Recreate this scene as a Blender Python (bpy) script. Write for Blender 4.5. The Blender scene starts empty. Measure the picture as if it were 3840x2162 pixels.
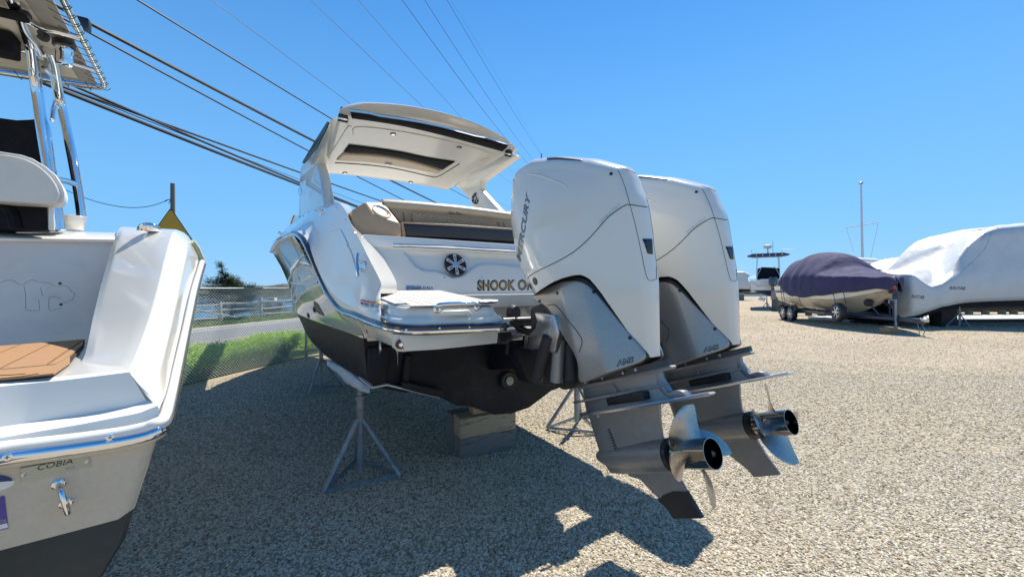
import bpy, bmesh, math, random
from mathutils import Vector, Matrix, noise
from mathutils.bvhtree import BVHTree
from mathutils.geometry import tessellate_polygon
random.seed(7)
S = bpy.context.scene
COL = S.collection

# ------------------------------------------------------------------ camera
# world axes follow the big motor boat: +x starboard, +y towards its bow, z up; metres
F_PX, TH, RO, CAM_H = 1500.0, math.radians(32.8), math.radians(0.35), 1.6
cam_data = bpy.data.cameras.new('camera')
cam = bpy.data.objects.new('camera', cam_data)
COL.objects.link(cam)
cam_data.sensor_width = 36.0
cam_data.lens = 36.0 * F_PX / 3840.0
cam_data.clip_start = 0.05
cam_data.clip_end = 6000
cam.matrix_world = Matrix.Translation((0, 0, CAM_H)) @ Matrix.Rotation(-TH, 4, 'Z') @ Matrix.Rotation(math.radians(90), 4, 'X') @ Matrix.Rotation(-RO, 4, 'Z')
S.camera = cam

# ------------------------------------------------------------------ sky and sun
SUN = Vector((0.53, 0.33, 1.0)).normalized()
W = bpy.data.worlds.new('World'); S.world = W; W.use_nodes = True
wn = W.node_tree.nodes; wl = W.node_tree.links
for n in list(wn): wn.remove(n)
sky = wn.new('ShaderNodeTexSky'); sky.sky_type = 'NISHITA'; sky.sun_disc = False
sky.sun_elevation = math.asin(SUN.z); sky.sun_rotation = math.atan2(SUN.x, SUN.y)
sky.altitude = 300; sky.air_density = 1.0; sky.dust_density = 0.0; sky.ozone_density = 4.0
bg = wn.new('ShaderNodeBackground'); bg.inputs[1].default_value = 0.125
wo = wn.new('ShaderNodeOutputWorld')
hs_ = wn.new('ShaderNodeHueSaturation'); hs_.inputs['Saturation'].default_value = 1.28
wl.new(sky.outputs[0], hs_.inputs['Color']); 
# the horizon band of a clear maritime day stays blue instead of cream, the same all the way round
tcs = wn.new('ShaderNodeTexCoord'); sxs = wn.new('ShaderNodeSeparateXYZ'); wl.new(tcs.outputs['Generated'], sxs.inputs[0])
mrs = wn.new('ShaderNodeMapRange'); mrs.interpolation_type = 'SMOOTHSTEP'; mrs.inputs[1].default_value = -0.05; mrs.inputs[2].default_value = 0.85; mrs.inputs[3].default_value = 0.88; mrs.inputs[4].default_value = 0.0
wl.new(sxs.outputs[2], mrs.inputs[0])
mxs = wn.new('ShaderNodeMix'); mxs.data_type = 'RGBA'; mxs.inputs[7].default_value = (1.2, 3.05, 5.4, 1)
wl.new(mrs.outputs[0], mxs.inputs[0]); wl.new(hs_.outputs[0], mxs.inputs[6]); wl.new(mxs.outputs[2], bg.inputs[0]); wl.new(bg.outputs[0], wo.inputs[0])
sd = bpy.data.lights.new('sun', 'SUN'); sd.energy = 5.0; sd.angle = math.radians(0.5); sd.color = (1.0, 0.935, 0.82)
so = bpy.data.objects.new('sun', sd); COL.objects.link(so)
so.rotation_euler = SUN.to_track_quat('Z', 'Y').to_euler(); so.location = (5, 5, 30)
S.view_settings.view_transform = 'Standard'; S.view_settings.look = 'None'
S.view_settings.exposure = 0.50; S.view_settings.gamma = 1.0; S.view_settings.use_curve_mapping = False
S.render.engine = 'CYCLES'
S.cycles.max_bounces = 8; S.cycles.diffuse_bounces = 3; S.cycles.glossy_bounces = 4
S.cycles.sample_clamp_indirect = 6.0
try:
    S.cycles.use_denoising = True; S.cycles.denoiser = 'OPENIMAGEDENOISE'
except Exception: pass

# ------------------------------------------------------------------ survey: measured image bearings -> places in the yard
_c, _s = math.cos(TH), math.sin(TH)
def ray(px, py):
    u = (px - 1920) / F_PX; v = -(py - 1081) / F_PX
    U = u * math.cos(RO) + v * math.sin(RO); V = -u * math.sin(RO) + v * math.cos(RO)
    return Vector((U * _c + _s, -U * _s + _c, V))
EYE = Vector((0, 0, CAM_H))
DN = Vector((0.707, 0.707, 0)); LN = Vector((-0.707, 0.707, 0))    # road direction and its left normal
def P(px, py, x=None, y=None, z=None, D=None, lat=None):
    r = ray(px, py)
    if x is not None: k = x / r.x
    elif y is not None: k = y / r.y
    elif z is not None: k = (z - CAM_H) / r.z
    elif lat is not None: k = lat / r.dot(LN)
    else: k = D
    return EYE + r * k
def CW(X, D, z=0.0):            # metres right of / in front of the camera -> world
    return Vector((X * _c + D * _s, -X * _s + D * _c, z))

# ------------------------------------------------------------------ materials
MATS = {}
def mat(name, col, rough=0.5, metal=0.0, var=0.06, scale=6.0, bump=0.0, bscale=80.0, coat=0.0, spec=0.5, dirt=None, dscale=2.0, damt=0.3, stretch=(1, 1, 1), coords='Object', sheen=0.0):
    if name in MATS: return MATS[name]
    m = bpy.data.materials.new(name); m.use_nodes = True; MATS[name] = m
    nt = m.node_tree; N = nt.nodes; L = nt.links; b = N['Principled BSDF']
    tc = N.new('ShaderNodeTexCoord'); mp = N.new('ShaderNodeMapping'); mp.inputs['Scale'].default_value = stretch
    L.new(tc.outputs[coords], mp.inputs[0])
    nz = N.new('ShaderNodeTexNoise'); nz.inputs['Scale'].default_value = scale; nz.inputs['Detail'].default_value = 5; nz.inputs['Roughness'].default_value = 0.6
    L.new(mp.outputs[0], nz.inputs['Vector'])
    rp = N.new('ShaderNodeValToRGB')
    c = Vector(col)
    rp.color_ramp.elements[0].position = 0.3; rp.color_ramp.elements[1].position = 0.7
    rp.color_ramp.elements[0].color = (*[max(0, v * (1 - var)) for v in c], 1)
    rp.color_ramp.elements[1].color = (*[min(1, v * (1 + var)) for v in c], 1)
    L.new(nz.outputs['Fac'], rp.inputs[0])
    out = rp.outputs[0]
    if dirt is not None:
        n2 = N.new('ShaderNodeTexNoise'); n2.inputs['Scale'].default_value = dscale; n2.inputs['Detail'].default_value = 8; n2.inputs['Roughness'].default_value = 0.7
        L.new(mp.outputs[0], n2.inputs['Vector'])
        r2 = N.new('ShaderNodeValToRGB'); r2.color_ramp.elements[0].position = 0.5; r2.color_ramp.elements[1].position = 0.72
        r2.color_ramp.elements[0].color = (0, 0, 0, 1); r2.color_ramp.elements[1].color = (damt, damt, damt, 1)
        L.new(n2.outputs['Fac'], r2.inputs[0])
        mx = N.new('ShaderNodeMix'); mx.data_type = 'RGBA'; mx.inputs[7].default_value = (*dirt, 1)
        L.new(r2.outputs[0], mx.inputs[0]); L.new(out, mx.inputs[6]); out = mx.outputs[2]
    L.new(out, b.inputs['Base Color'])
    rr = N.new('ShaderNodeMapRange'); rr.inputs[3].default_value = max(0.02, rough * 0.85); rr.inputs[4].default_value = min(1, rough * 1.2)
    n3 = N.new('ShaderNodeTexNoise'); n3.inputs['Scale'].default_value = scale * 2.3; n3.inputs['Detail'].default_value = 4
    L.new(mp.outputs[0], n3.inputs['Vector']); L.new(n3.outputs['Fac'], rr.inputs[0]); L.new(rr.outputs[0], b.inputs['Roughness'])
    b.inputs['Metallic'].default_value = metal
    b.inputs['Specular IOR Level'].default_value = spec
    b.inputs['Coat Weight'].default_value = coat; b.inputs['Coat Roughness'].default_value = 0.06
    if sheen: b.inputs['Sheen Weight'].default_value = sheen
    if bump > 0:
        nb = N.new('ShaderNodeTexNoise'); nb.inputs['Scale'].default_value = bscale; nb.inputs['Detail'].default_value = 6
        L.new(mp.outputs[0], nb.inputs['Vector'])
        bp = N.new('ShaderNodeBump'); bp.inputs['Strength'].default_value = 1.0; bp.inputs['Distance'].default_value = bump
        L.new(nb.outputs['Fac'], bp.inputs['Height']); L.new(bp.outputs[0], b.inputs['Normal'])
    return m

GEL = mat('white_gelcoat', (0.80, 0.765, 0.69), 0.16, coat=0.6, var=0.02, scale=2.0, bump=0.0006, bscale=3.0)
GELT = mat('cream_gelcoat', (0.68, 0.65, 0.58), 0.22, coat=0.4, var=0.025, scale=3.0, bump=0.0005, bscale=4.0, dirt=(0.42, 0.37, 0.28), dscale=1.6, damt=0.18)
GELM = mat('matt_white_moulding', (0.75, 0.72, 0.65), 0.3, var=0.02, scale=3.0, coat=0.2, bump=0.0004, bscale=6.0)
COWL = mat('pearl_white_cowl_paint', (0.76, 0.73, 0.655), 0.17, coat=0.7, var=0.015, scale=2.0, bump=0.0004, bscale=3.0)
GREY = mat('grey_metallic_paint', (0.34, 0.33, 0.32), 0.32, metal=0.6, var=0.05, scale=60, coat=0.3)
GREYD = mat('grey_casting_paint', (0.27, 0.265, 0.26), 0.38, metal=0.45, var=0.07, scale=30, bump=0.0005, bscale=120, dirt=(0.35, 0.35, 0.33), dscale=6, damt=0.3)
ALU = mat('brushed_bare_aluminium', (0.55, 0.56, 0.58), 0.28, metal=0.95, var=0.08, scale=12, bump=0.0003, bscale=60)
CHROME = mat('polished_stainless', (0.80, 0.81, 0.83), 0.07, metal=1.0, var=0.03, scale=10)
PROPM = mat('pitted_stainless_propeller', (0.43, 0.40, 0.375), 0.27, metal=1.0, var=0.08, scale=18, dirt=(0.10, 0.075, 0.06), dscale=120, damt=0.9)
BLACKP = mat('black_plastic', (0.018, 0.018, 0.02), 0.35, var=0.15, scale=20)
for n_ in PROPM.node_tree.nodes:
    if n_.type == 'VALTORGB' and abs(n_.color_ramp.elements[0].position - 0.5) < 1e-3: n_.color_ramp.elements[0].position = 0.60; n_.color_ramp.elements[1].position = 0.64
RUBBER = mat('black_rubber', (0.022, 0.022, 0.024), 0.55, var=0.2, scale=30, bump=0.0004, bscale=200)
HULLW = mat('glossy_cream_hull', (0.66, 0.635, 0.575), 0.05, coat=1.0, spec=0.8, var=0.02, scale=3.0, bump=0.0006, bscale=1.5)
WIRE = mat('bright_galvanised_wire', (0.80, 0.81, 0.80), 0.45, metal=0.25)
ANTIF = mat('black_antifouling_paint', (0.008, 0.010, 0.016), 0.5, spec=0.25, var=0.35, scale=5, bump=0.0012, bscale=25, dirt=(0.040, 0.044, 0.052), dscale=4.0, damt=0.4)
ANTIG = mat('worn_grey_antifouling', (0.030, 0.037, 0.037), 0.6, var=0.2, scale=6, bump=0.001, bscale=30, dirt=(0.06, 0.066, 0.065), dscale=5, damt=0.5)
BEIGE = mat('beige_vinyl', (0.38, 0.265, 0.165), 0.42, var=0.05, scale=8, bump=0.0006, bscale=160)
CREAMV = mat('pale_sand_vinyl', (0.50, 0.39, 0.265), 0.4, var=0.04, scale=8, bump=0.0006, bscale=160)
CHARV = mat('charcoal_vinyl', (0.022, 0.022, 0.026), 0.38, var=0.15, scale=10, bump=0.002, bscale=14)
WVINYL = mat('white_vinyl', (0.70, 0.70, 0.68), 0.45, var=0.04, scale=8, bump=0.0005, bscale=140)
BLACKF = mat('black_canvas', (0.010, 0.011, 0.015), 0.9, var=0.3, scale=14, bump=0.002, bscale=18, spec=0.2)
CANVAS = mat('cream_canvas', (0.62, 0.57, 0.47), 0.8, var=0.05, scale=10, bump=0.0006, bscale=300)
CANVG = mat('grey_canvas_trim', (0.33, 0.32, 0.29), 0.8, var=0.06, scale=10)
TEAKG = mat('weathered_grey_decking', (0.52, 0.50, 0.47), 0.7, var=0.08, scale=20, bump=0.0008, bscale=120)
TEAKO = mat('orange_faux_teak_pad', (0.36, 0.20, 0.095), 0.7, var=0.06, scale=20, bump=0.0008, bscale=180)
GALV = mat('galvanised_steel_tube', (0.28, 0.32, 0.36), 0.5, metal=0.55, var=0.25, scale=14, bump=0.0006, bscale=60, dirt=(0.17, 0.12, 0.08), dscale=6, damt=0.5)
GOLD = mat('gold_vinyl_letters', (0.42, 0.27, 0.10), 0.4, var=0.12, scale=30)
INK = mat('black_vinyl_ink', (0.012, 0.012, 0.014), 0.4)
SILV = mat('silver_grey_lettering', (0.50, 0.51, 0.53), 0.3, metal=0.5)
DKSILV = mat('slate_lettering', (0.19, 0.20, 0.23), 0.3, metal=0.4)
PRED = mat('red_print', (0.62, 0.05, 0.05), 0.4); PORA = mat('orange_print', (0.62, 0.19, 0.06), 0.4); PYEL = mat('yellow_print', (0.75, 0.52, 0.04), 0.4)
WHITEP = mat('white_print', (0.78, 0.78, 0.77), 0.4)
SHEET = mat('white_plastic_sheet', (0.58, 0.59, 0.61), 0.5, var=0.1, scale=5, bump=0.003, bscale=12, dirt=(0.3, 0.29, 0.27), dscale=7, damt=0.4)
WOODL = None
def wood(name, c1, c2, rough=0.75, sc=(1, 8, 8)):
    m = bpy.data.materials.new(name); m.use_nodes = True; MATS[name] = m
    nt = m.node_tree; N = nt.nodes; L = nt.links; b = N['Principled BSDF']
    tc = N.new('ShaderNodeTexCoord'); mp = N.new('ShaderNodeMapping'); mp.inputs['Scale'].default_value = sc
    L.new(tc.outputs['Object'], mp.inputs[0])
    nz = N.new('ShaderNodeTexNoise'); nz.inputs['Scale'].default_value = 4; nz.inputs['Detail'].default_value = 8; nz.inputs['Roughness'].default_value = 0.62; nz.inputs['Distortion'].default_value = 1.4
    L.new(mp.outputs[0], nz.inputs['Vector'])
    rp = N.new('ShaderNodeValToRGB'); rp.color_ramp.elements[0].position = 0.33; rp.color_ramp.elements[1].position = 0.46
    rp.color_ramp.elements[0].color = (*c1, 1); rp.color_ramp.elements[1].color = (*c2, 1)
    L.new(nz.outputs['Fac'], rp.inputs[0]); L.new(rp.outputs[0], b.inputs['Base Color'])
    bp = N.new('ShaderNodeBump'); bp.inputs['Distance'].default_value = 0.004; L.new(nz.outputs['Fac'], bp.inputs['Height']); L.new(bp.outputs[0], b.inputs['Normal'])
    b.inputs['Roughness'].default_value = rough
    return m
WOODL = wood('pale_sawn_timber', (0.10, 0.065, 0.04), (0.50, 0.36, 0.22))
WOODG = wood('weathered_grey_timber', (0.07, 0.062, 0.055), (0.20, 0.18, 0.16))
WOODF = wood('silver_grey_rail_wood', (0.16, 0.145, 0.13), (0.38, 0.36, 0.33))
WOODB = wood('brown_block_timber', (0.12, 0.07, 0.04), (0.36, 0.23, 0.13))

# ------------------------------------------------------------------ mesh builder
OFF = {}
BV = {}
class MB:
    def __init__(s): s.v = []; s.f = []
    def add(s, vs, fs):
        o = len(s.v); s.v += [Vector(v) for v in vs]; s.f += [tuple(i + o for i in f) for f in fs]; return s
    def box(s, c, size, ax=None):
        c = Vector(c); ax = ax or (Vector((1, 0, 0)), Vector((0, 1, 0)), Vector((0, 0, 1)))
        hx, hy, hz = [Vector(a) * d / 2 for a, d in zip(ax, size)]
        vs = [c + hx * i + hy * j + hz * k for k in (-1, 1) for j in (-1, 1) for i in (-1, 1)]
        return s.add(vs, [(0, 2, 3, 1), (4, 5, 7, 6), (0, 1, 5, 4), (2, 6, 7, 3), (0, 4, 6, 2), (1, 3, 7, 5)])
    def prism(s, poly, vec):
        n = len(poly); vec = Vector(vec); poly = [Vector(p) for p in poly]
        vs = poly + [p + vec for p in poly]
        fs = [(i, (i + 1) % n, (i + 1) % n + n, i + n) for i in range(n)]
        for t in tessellate_polygon([poly]): fs.append(tuple(t)); fs.append(tuple(i + n for i in reversed(t)))
        return s.add(vs, fs)
    def poly(s, pts): 
        pts = [Vector(p) for p in pts]
        return s.add(pts, [tuple(t) for t in tessellate_polygon([pts])])
    def loft(s, rings, closed=True, caps=True):
        n = len(rings[0]); vs = [p for r in rings for p in r]; fs = []
        for i in range(len(rings) - 1):
            for j in range(n if closed else n - 1):
                a = i * n + j; b = i * n + (j + 1) % n
                fs.append((a, b, b + n, a + n))
        if caps and closed:
            fs.append(tuple(range(n - 1, -1, -1))); fs.append(tuple(range((len(rings) - 1) * n, len(rings) * n)))
        return s.add(vs, fs)
    def tube(s, pts, r, n=10, r2=None, caps=True, closed=False, flat=1.0, upv=None):
        pts = [Vector(p) for p in pts]; rings = []
        m = len(pts); prev = None
        for i, p in enumerate(pts):
            if closed: t = (pts[(i + 1) % m] - pts[i - 1])
            else: t = (pts[min(i + 1, m - 1)] - pts[max(i - 1, 0)])
            if t.length < 1e-9: t = Vector((0, 0, 1))
            t.normalize()
            if upv is not None: ref = Vector(upv)
            elif prev is None:
                ref = Vector((0, 0, 1)) if abs(t.z) < 0.9 else Vector((1, 0, 0))
            else: ref = prev
            u = (ref - t * ref.dot(t))
            if u.length < 1e-6: u = t.orthogonal()
            u.normalize(); w = t.cross(u); prev = u
            rr = r if r2 is None else r + (r2 - r) * i / max(1, m - 1)
            if callable(r): rr = r(i / max(1, m - 1))
            rings.append([p + u * math.cos(a) * rr + w * math.sin(a) * rr * flat for a in [2 * math.pi * k / n for k in range(n)]])
        if closed: rings.append(rings[0]); return s.loft(rings, True, False)
        return s.loft(rings, True, caps)
    def lathe(s, o, ax, prof, n=24, caps=True):
        ax = Vector(ax).normalized(); u = ax.orthogonal().normalized(); w = ax.cross(u); o = Vector(o)
        rings = [[o + ax * h + (u * math.cos(a) + w * math.sin(a)) * r for a in [2 * math.pi * k / n for k in range(n)]] for r, h in prof]
        return s.loft(rings, True, caps)
    def grid(s, rows, closed=False): return s.loft(rows, closed, False)
    def build(s, name, m, parent=None, smooth=True, bevel=0.0, ang=35, seg=2, sub=0, solid=0.0, kind=None, label=None, merge=False, off=None):
        me = bpy.data.meshes.new(name)
        if off is None: off = OFF.get(parent, None)
        if off is None:
            xs = [v.x for v in s.v]; ys = [v.y for v in s.v]; zs = [v.z for v in s.v]
            off = Vector(((min(xs) + max(xs)) / 2, (min(ys) + max(ys)) / 2, min(zs)))
        me.from_pydata([tuple(v - off) for v in s.v], [], s.f); me.validate()
        bm = bmesh.new(); bm.from_mesh(me)
        if merge or sub: bmesh.ops.remove_doubles(bm, verts=bm.verts, dist=0.0004)
        bmesh.ops.recalc_face_normals(bm, faces=bm.faces)
        if bevel > 0:
            bmesh.ops.remove_doubles(bm, verts=bm.verts, dist=0.0002)
            bmesh.ops.dissolve_limit(bm, angle_limit=0.02, verts=bm.verts, edges=bm.edges)
            es = [e for e in bm.edges if len(e.link_faces) == 2 and e.calc_face_angle(0) > math.radians(ang)]
            if es: bmesh.ops.bevel(bm, geom=es, offset=bevel, offset_type='OFFSET', segments=seg, profile=0.5, affect='EDGES', clamp_overlap=True)
        bm.to_mesh(me); bm.free()
        o = bpy.data.objects.new(name, me); COL.objects.link(o)
        if isinstance(m, (list, tuple)):
            for q in m: me.materials.append(q)
        else: me.materials.append(m)
        if sub:
            md = o.modifiers.new('sub', 'SUBSURF'); md.levels = sub; md.render_levels = sub
        if solid:
            md = o.modifiers.new('solid', 'SOLIDIFY'); md.thickness = solid; md.offset = -1
        if smooth:
            for p in me.polygons: p.use_smooth = True
            if not sub: me.set_sharp_from_angle(angle=math.radians(ang))
        OFF[o] = off
        if parent is not None: o.parent = parent
        else: o.location = off
        if kind: o['kind'] = kind
        if label: o['label'] = label
        return o
def thing(name, label, cat, loc, group=None, rz=0.0):
    o = bpy.data.objects.new(name, None); COL.objects.link(o); o.location = loc; o.empty_display_size = 0.2
    o['label'] = label; o['category'] = cat
    if group: o['group'] = group
    o.rotation_euler.z = rz; OFF[o] = Vector(loc)
    return o
def tag(o, label, cat, group=None):
    o['label'] = label; o['category'] = cat
    if group: o['group'] = group
    return o
def kids(o): return [c for c in bpy.data.objects if c.parent == o]
def dup(o, label=None, parent=None):
    c = o.copy(); COL.objects.link(c); c.parent = parent
    OFF[c] = OFF.get(o, Vector())
    for k in CH.get(o, []) : 
        d = dup(k, None, c); CH.setdefault(c, []).append(d)
    if label: c['label'] = label
    return c
CH = {}
def index_children():
    CH.clear()
    for o in bpy.data.objects:
        if o.parent: CH.setdefault(o.parent, []).append(o)
def bvh(o):
    if o not in BV:
        if o.modifiers:
            dg = bpy.context.evaluated_depsgraph_get(); dg.update(); me = o.evaluated_get(dg).to_mesh()
        else: me = o.data
        BV[o] = BVHTree.FromPolygons([v.co + OFF[o] for v in me.vertices], [tuple(p.vertices) for p in me.polygons])
    return BV[o]
def hit(px, py, targets):
    best = None; r = ray(px, py).normalized()
    for t in targets:
        h = bvh(t).ray_cast(EYE, r)
        if h[0] is not None and (best is None or h[3] < best[2]):
            n = h[1]; n = n if n.dot(r) < 0 else -n
            best = (h[0], n, h[3])
    return best
def cr(pts, n=6):          # Catmull-Rom through points of any dimension
    pts = [Vector(p) for p in pts]; out = []
    for i in range(len(pts) - 1):
        p0 = pts[max(i - 1, 0)]; p1 = pts[i]; p2 = pts[i + 1]; p3 = pts[min(i + 2, len(pts) - 1)]
        for k in range(n):
            t = k / n
            out.append(0.5 * ((2 * p1) + (p2 - p0) * t + (2 * p0 - 5 * p1 + 4 * p2 - p3) * t * t + (3 * p1 - p0 - 3 * p2 + p3) * t ** 3))
    out.append(pts[-1]); return out
def resamp(pts, n):
    pts = [Vector(p) for p in pts]; d = [0]
    for a, b in zip(pts, pts[1:]): d.append(d[-1] + (b - a).length)
    out = []; j = 0
    for i in range(n):
        t = d[-1] * i / (n - 1)
        while j < len(d) - 2 and d[j + 1] < t: j += 1
        q = (t - d[j]) / max(1e-9, d[j + 1] - d[j]); out.append(pts[j].lerp(pts[j + 1], min(1, max(0, q))))
    return out
def line_on(name, pxs, targets, r, m, parent, n=5, lift=0.2, smooth=True):
    pts = cr([(a, b, 0) for a, b in pxs], n) if smooth else [Vector((a, b, 0)) for a, b in pxs]
    ws = []
    for p in pts:
        h = hit(p.x, p.y, targets)
        if h: ws.append(h[0] + h[1] * r * lift)
    if len(ws) < 2: print('line_on missed', name); return None
    return MB().tube(ws, r, 6).build(name, m, parent)
def poly_on(name, pxs, targets, m, parent, lift=0.002, th=0.0, smooth=False):
    ws = []; ns = Vector()
    for a, b in pxs:
        h = hit(a, b, targets)
        if not h: print('poly_on missed', name, a, b); continue
        ws.append(h[0] + h[1] * lift); ns += h[1]
    if len(ws) < 3: return None
    ns.normalize(); mb = MB()
    if th: mb.prism(ws, -ns * th)
    else: mb.prism(ws, -ns * lift * 0.5)
    return mb.build(name, m, parent, smooth=smooth)
def grid_on(name, quad, targets, m, parent, lift=0.003, n=8, th=0.001):
    rows = []
    for j in range(n + 1):
        row = []
        for i in range(n + 1):
            u, v = i / n, j / n
            a = Vector(quad[0]).lerp(Vector(quad[1]), u); b = Vector(quad[3]).lerp(Vector(quad[2]), u); w = a.lerp(b, v)
            h = hit(w.x, w.y, targets)
            if not h: print('grid_on missed', name, w); return None
            row.append(h[0] + h[1] * lift)
        rows.append(row)
    return MB().grid(rows).build(name, m, parent, ang=80)
def text_mesh(txt, off=0.0, shear=0.0, spacing=1.0):
    cu = bpy.data.curves.new('t', 'FONT'); cu.body = txt; cu.size = 1; cu.offset = off; cu.resolution_u = 3; cu.shear = shear; cu.space_character = spacing
    o = bpy.data.objects.new('t', cu); COL.objects.link(o)
    dg = bpy.context.evaluated_depsgraph_get(); dg.update()
    me = bpy.data.meshes.new_from_object(o.evaluated_get(dg))
    bpy.data.objects.remove(o); bpy.data.curves.remove(cu)
    return me
def text_on(name, txt, bl, br, tl, targets, m, parent, lift=0.002, off=0.0, shear=0.0, ref=None, spacing=1.0, mirror=False):
    me = text_mesh(txt, off, shear, spacing); rf = text_mesh(txt, 0, shear, spacing) if off else me
    xs = [v.co.x for v in rf.vertices]; ys = [v.co.y for v in rf.vertices]
    x0, x1, y0, y1 = min(xs), max(xs), min(ys), max(ys)
    vs = []; ok = True
    plane = None
    for v in me.vertices:
        a = (v.co.x - x0) / (x1 - x0); b = (v.co.y - y0) / (y1 - y0)
        px = bl[0] + (br[0] - bl[0]) * a + (tl[0] - bl[0]) * b; py = bl[1] + (br[1] - bl[1]) * a + (tl[1] - bl[1]) * b
        h = hit(px, py, targets)
        if h: plane = (h[0], h[1]); vs.append(h[0] + h[1] * lift)
        elif plane:
            r = ray(px, py); k = (plane[0] - EYE).dot(plane[1]) / r.dot(plane[1]); vs.append(EYE + r * k + plane[1] * lift)
        else: vs.append(None)
    if plane is None: print('text missed', name); return None
    vs = [v if v is not None else plane[0] for v in vs]
    mb = MB(); mb.add(vs, [tuple(p.vertices) for p in me.polygons])
    return mb.build(name, m, parent, smooth=False)

# ================================================================== THE BIG MOTOR BOAT
XC = 1.86
boat = thing('motor_boat', 'big white motor boat with hardtop and beige seats on stands, carrying two white outboards', 'motor boat', (XC, 3.0, 0.0))
def lerp(a, b, t): return a + (b - a) * t
def tab(tb, y):
    if y <= tb[0][0]: return tb[0][1]
    for (a, va), (b, vb) in zip(tb, tb[1:]):
        if y <= b:
            t = (y - a) / (b - a)
            return va + (vb - va) * t
    return tb[-1][1]
# half section of the bottom at the transom, keel -> chine, surveyed at y = 2.88
base = [P(px, py, y=2.88) for px, py in [(1912, 1553), (1858, 1556), (1757, 1521), (1716, 1522), (1648, 1487), (1560, 1466), (1520, 1470), (1400, 1448), (1375, 1412)]]
base[0].x = XC
SEC = [(abs(p.x - XC), p.z - base[0].z) for p in base]
ZK = base[0].z
KE = [(2.88, 0), (6.5, 0.0), (8, 0.10), (9.5, 0.45), (10.6, 1.05), (11.2, 1.7)]
HCs = [(2.88, 1.0), (4.5, 1.0), (6, 0.99), (7.5, 0.95), (8.6, 0.88), (9.6, 0.58), (10.4, 0.26), (11.2, 0.01)]
HWs = [(2.75, 1.245), (4.5, 1.33), (6, 1.37), (7.5, 1.30), (8.6, 1.12), (9.6, 0.72), (10.4, 0.33), (11.2, 0.02)]
HRs = [(1.9, 1.24), (2.5, 1.35), (2.8, 1.37), (3.0, 1.39), (3.2, 1.42), (3.5, 1.47), (4.0, 1.55), (4.8, 1.63), (6.2, 1.69), (7.6, 1.60), (9, 1.25), (10.3, 0.62), (11.2, 0.04)]
ZRs = [(1.9, 1.395), (2.5, 1.45), (2.8, 1.465), (3.0, 1.50), (3.2, 1.58), (3.35, 1.67), (3.55, 1.80), (3.8, 1.95), (4.1, 2.09), (4.6, 2.13), (6.2, 2.12), (9, 2.3), (11.2, 2.42)]
ys = [2.88, 3.1, 3.3, 3.5, 3.75, 4.1, 4.6, 5.2, 6.0, 6.8, 7.6, 8.4, 9.2, 10.0, 10.6, 11.2]
def bottom_ring(y, side):
    s = tab(HCs, y); zk = ZK + tab(KE, y); zc = lerp(SEC[-1][1], 1.0 - SEC[-1][1] * 0, 0); out = []
    chine = tab([(2.88, SEC[-1][1] + ZK), (4.0, 0.93), (5.2, 0.875), (7.2, 0.87), (8.6, 0.95), (9.6, 1.12), (11.2, 1.75)], y)
    for i, (dx, dz) in enumerate(SEC):
        k = (chine - zk) / (SEC[-1][1]); rake = 0.0
        yy = y if y > 2.88 else 2.90 - 0.10 * (dz)
        out.append(Vector((XC + side * dx * s, yy, zk + dz * k)))
    wlx = tab(HWs, y); yy = y if y > 2.88 else 2.77
    out.append(Vector((XC + side * wlx, yy, 1.275 + max(0, y - 7) * 0.05)))
    return out
def top_ring(y, side):
    wl = bottom_ring(y, side)[-1]; hr = tab(HRs, y); zr = tab(ZRs, y); yy = y if y > 2.88 else 2.77
    out = [wl]
    for t, bow in ((0.25, -0.02), (0.5, -0.045), (0.75, -0.035), (1.0, 0)):
        hx = lerp(abs(wl.x - XC), hr, t) + bow
        out.append(Vector((XC + side * hx, yy, lerp(wl.z, zr, t))))
    return out
mb = MB()
for sd_ in (-1, 1): mb.grid([bottom_ring(y, sd_) for y in ys])
L_ = bottom_ring(2.88, -1); R_ = bottom_ring(2.88, 1)
for i in range(len(L_) - 1): mb.add([L_[i], L_[i + 1], R_[i + 1], R_[i]], [(0, 1, 2, 3)])
hullb = mb.build('bottom_paint', ANTIF, boat, merge=True, ang=22)
mb = MB()
for sd_ in (-1, 1): mb.grid([top_ring(y, sd_) for y in ys])
tr_l = [Vector((XC - 1.245, 2.765, 1.275)), Vector((XC - 1.30, 2.755, 1.45)), Vector((XC - 1.1, 2.74, 1.56))]
mb.prism(tr_l + [Vector((XC + 1.1, 2.74, 1.56)), Vector((XC + 1.30, 2.755, 1.45)), Vector((XC + 1.245, 2.765, 1.275))], (0, 0.02, 0))
hullt = mb.build('topsides', HULLW, boat, merge=True, ang=30)
# lower lip of the white transom panel left of the engines
MB().prism([P(px, py, y=2.745) for px, py in [(1379, 1262), (1500, 1250), (1500, 1270), (1379, 1279)]], (0, 0.03, 0)).build('transom_panel', GELT, boat, bevel=0.004)
# foredeck and cockpit closing
mb = MB()
for a, b in zip([4.6, 5.2, 6.0, 6.8, 7.6, 8.4, 9.2, 10.0, 10.6], [5.2, 6.0, 6.8, 7.6, 8.4, 9.2, 10.0, 10.6, 11.2]):
    ra = [Vector((XC + s_ * (tab(HRs, a)), a, tab(ZRs, a) + 0.01 + h)) for s_, h in ((-1, 0), (-0.85, 0.11), (0.85, 0.11), (1, 0))]
    rb = [Vector((XC + s_ * (tab(HRs, b)), b, tab(ZRs, b) + 0.01 + h)) for s_, h in ((-1, 0), (-0.85, 0.11), (0.85, 0.11), (1, 0))]
    mb.grid([ra, rb])
mb.build('foredeck', GEL, boat, ang=50, merge=True)

mir3 = lambda v: Vector((3.26 - (v.x - 0.56) * 0.76, v.y, v.z))
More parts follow.
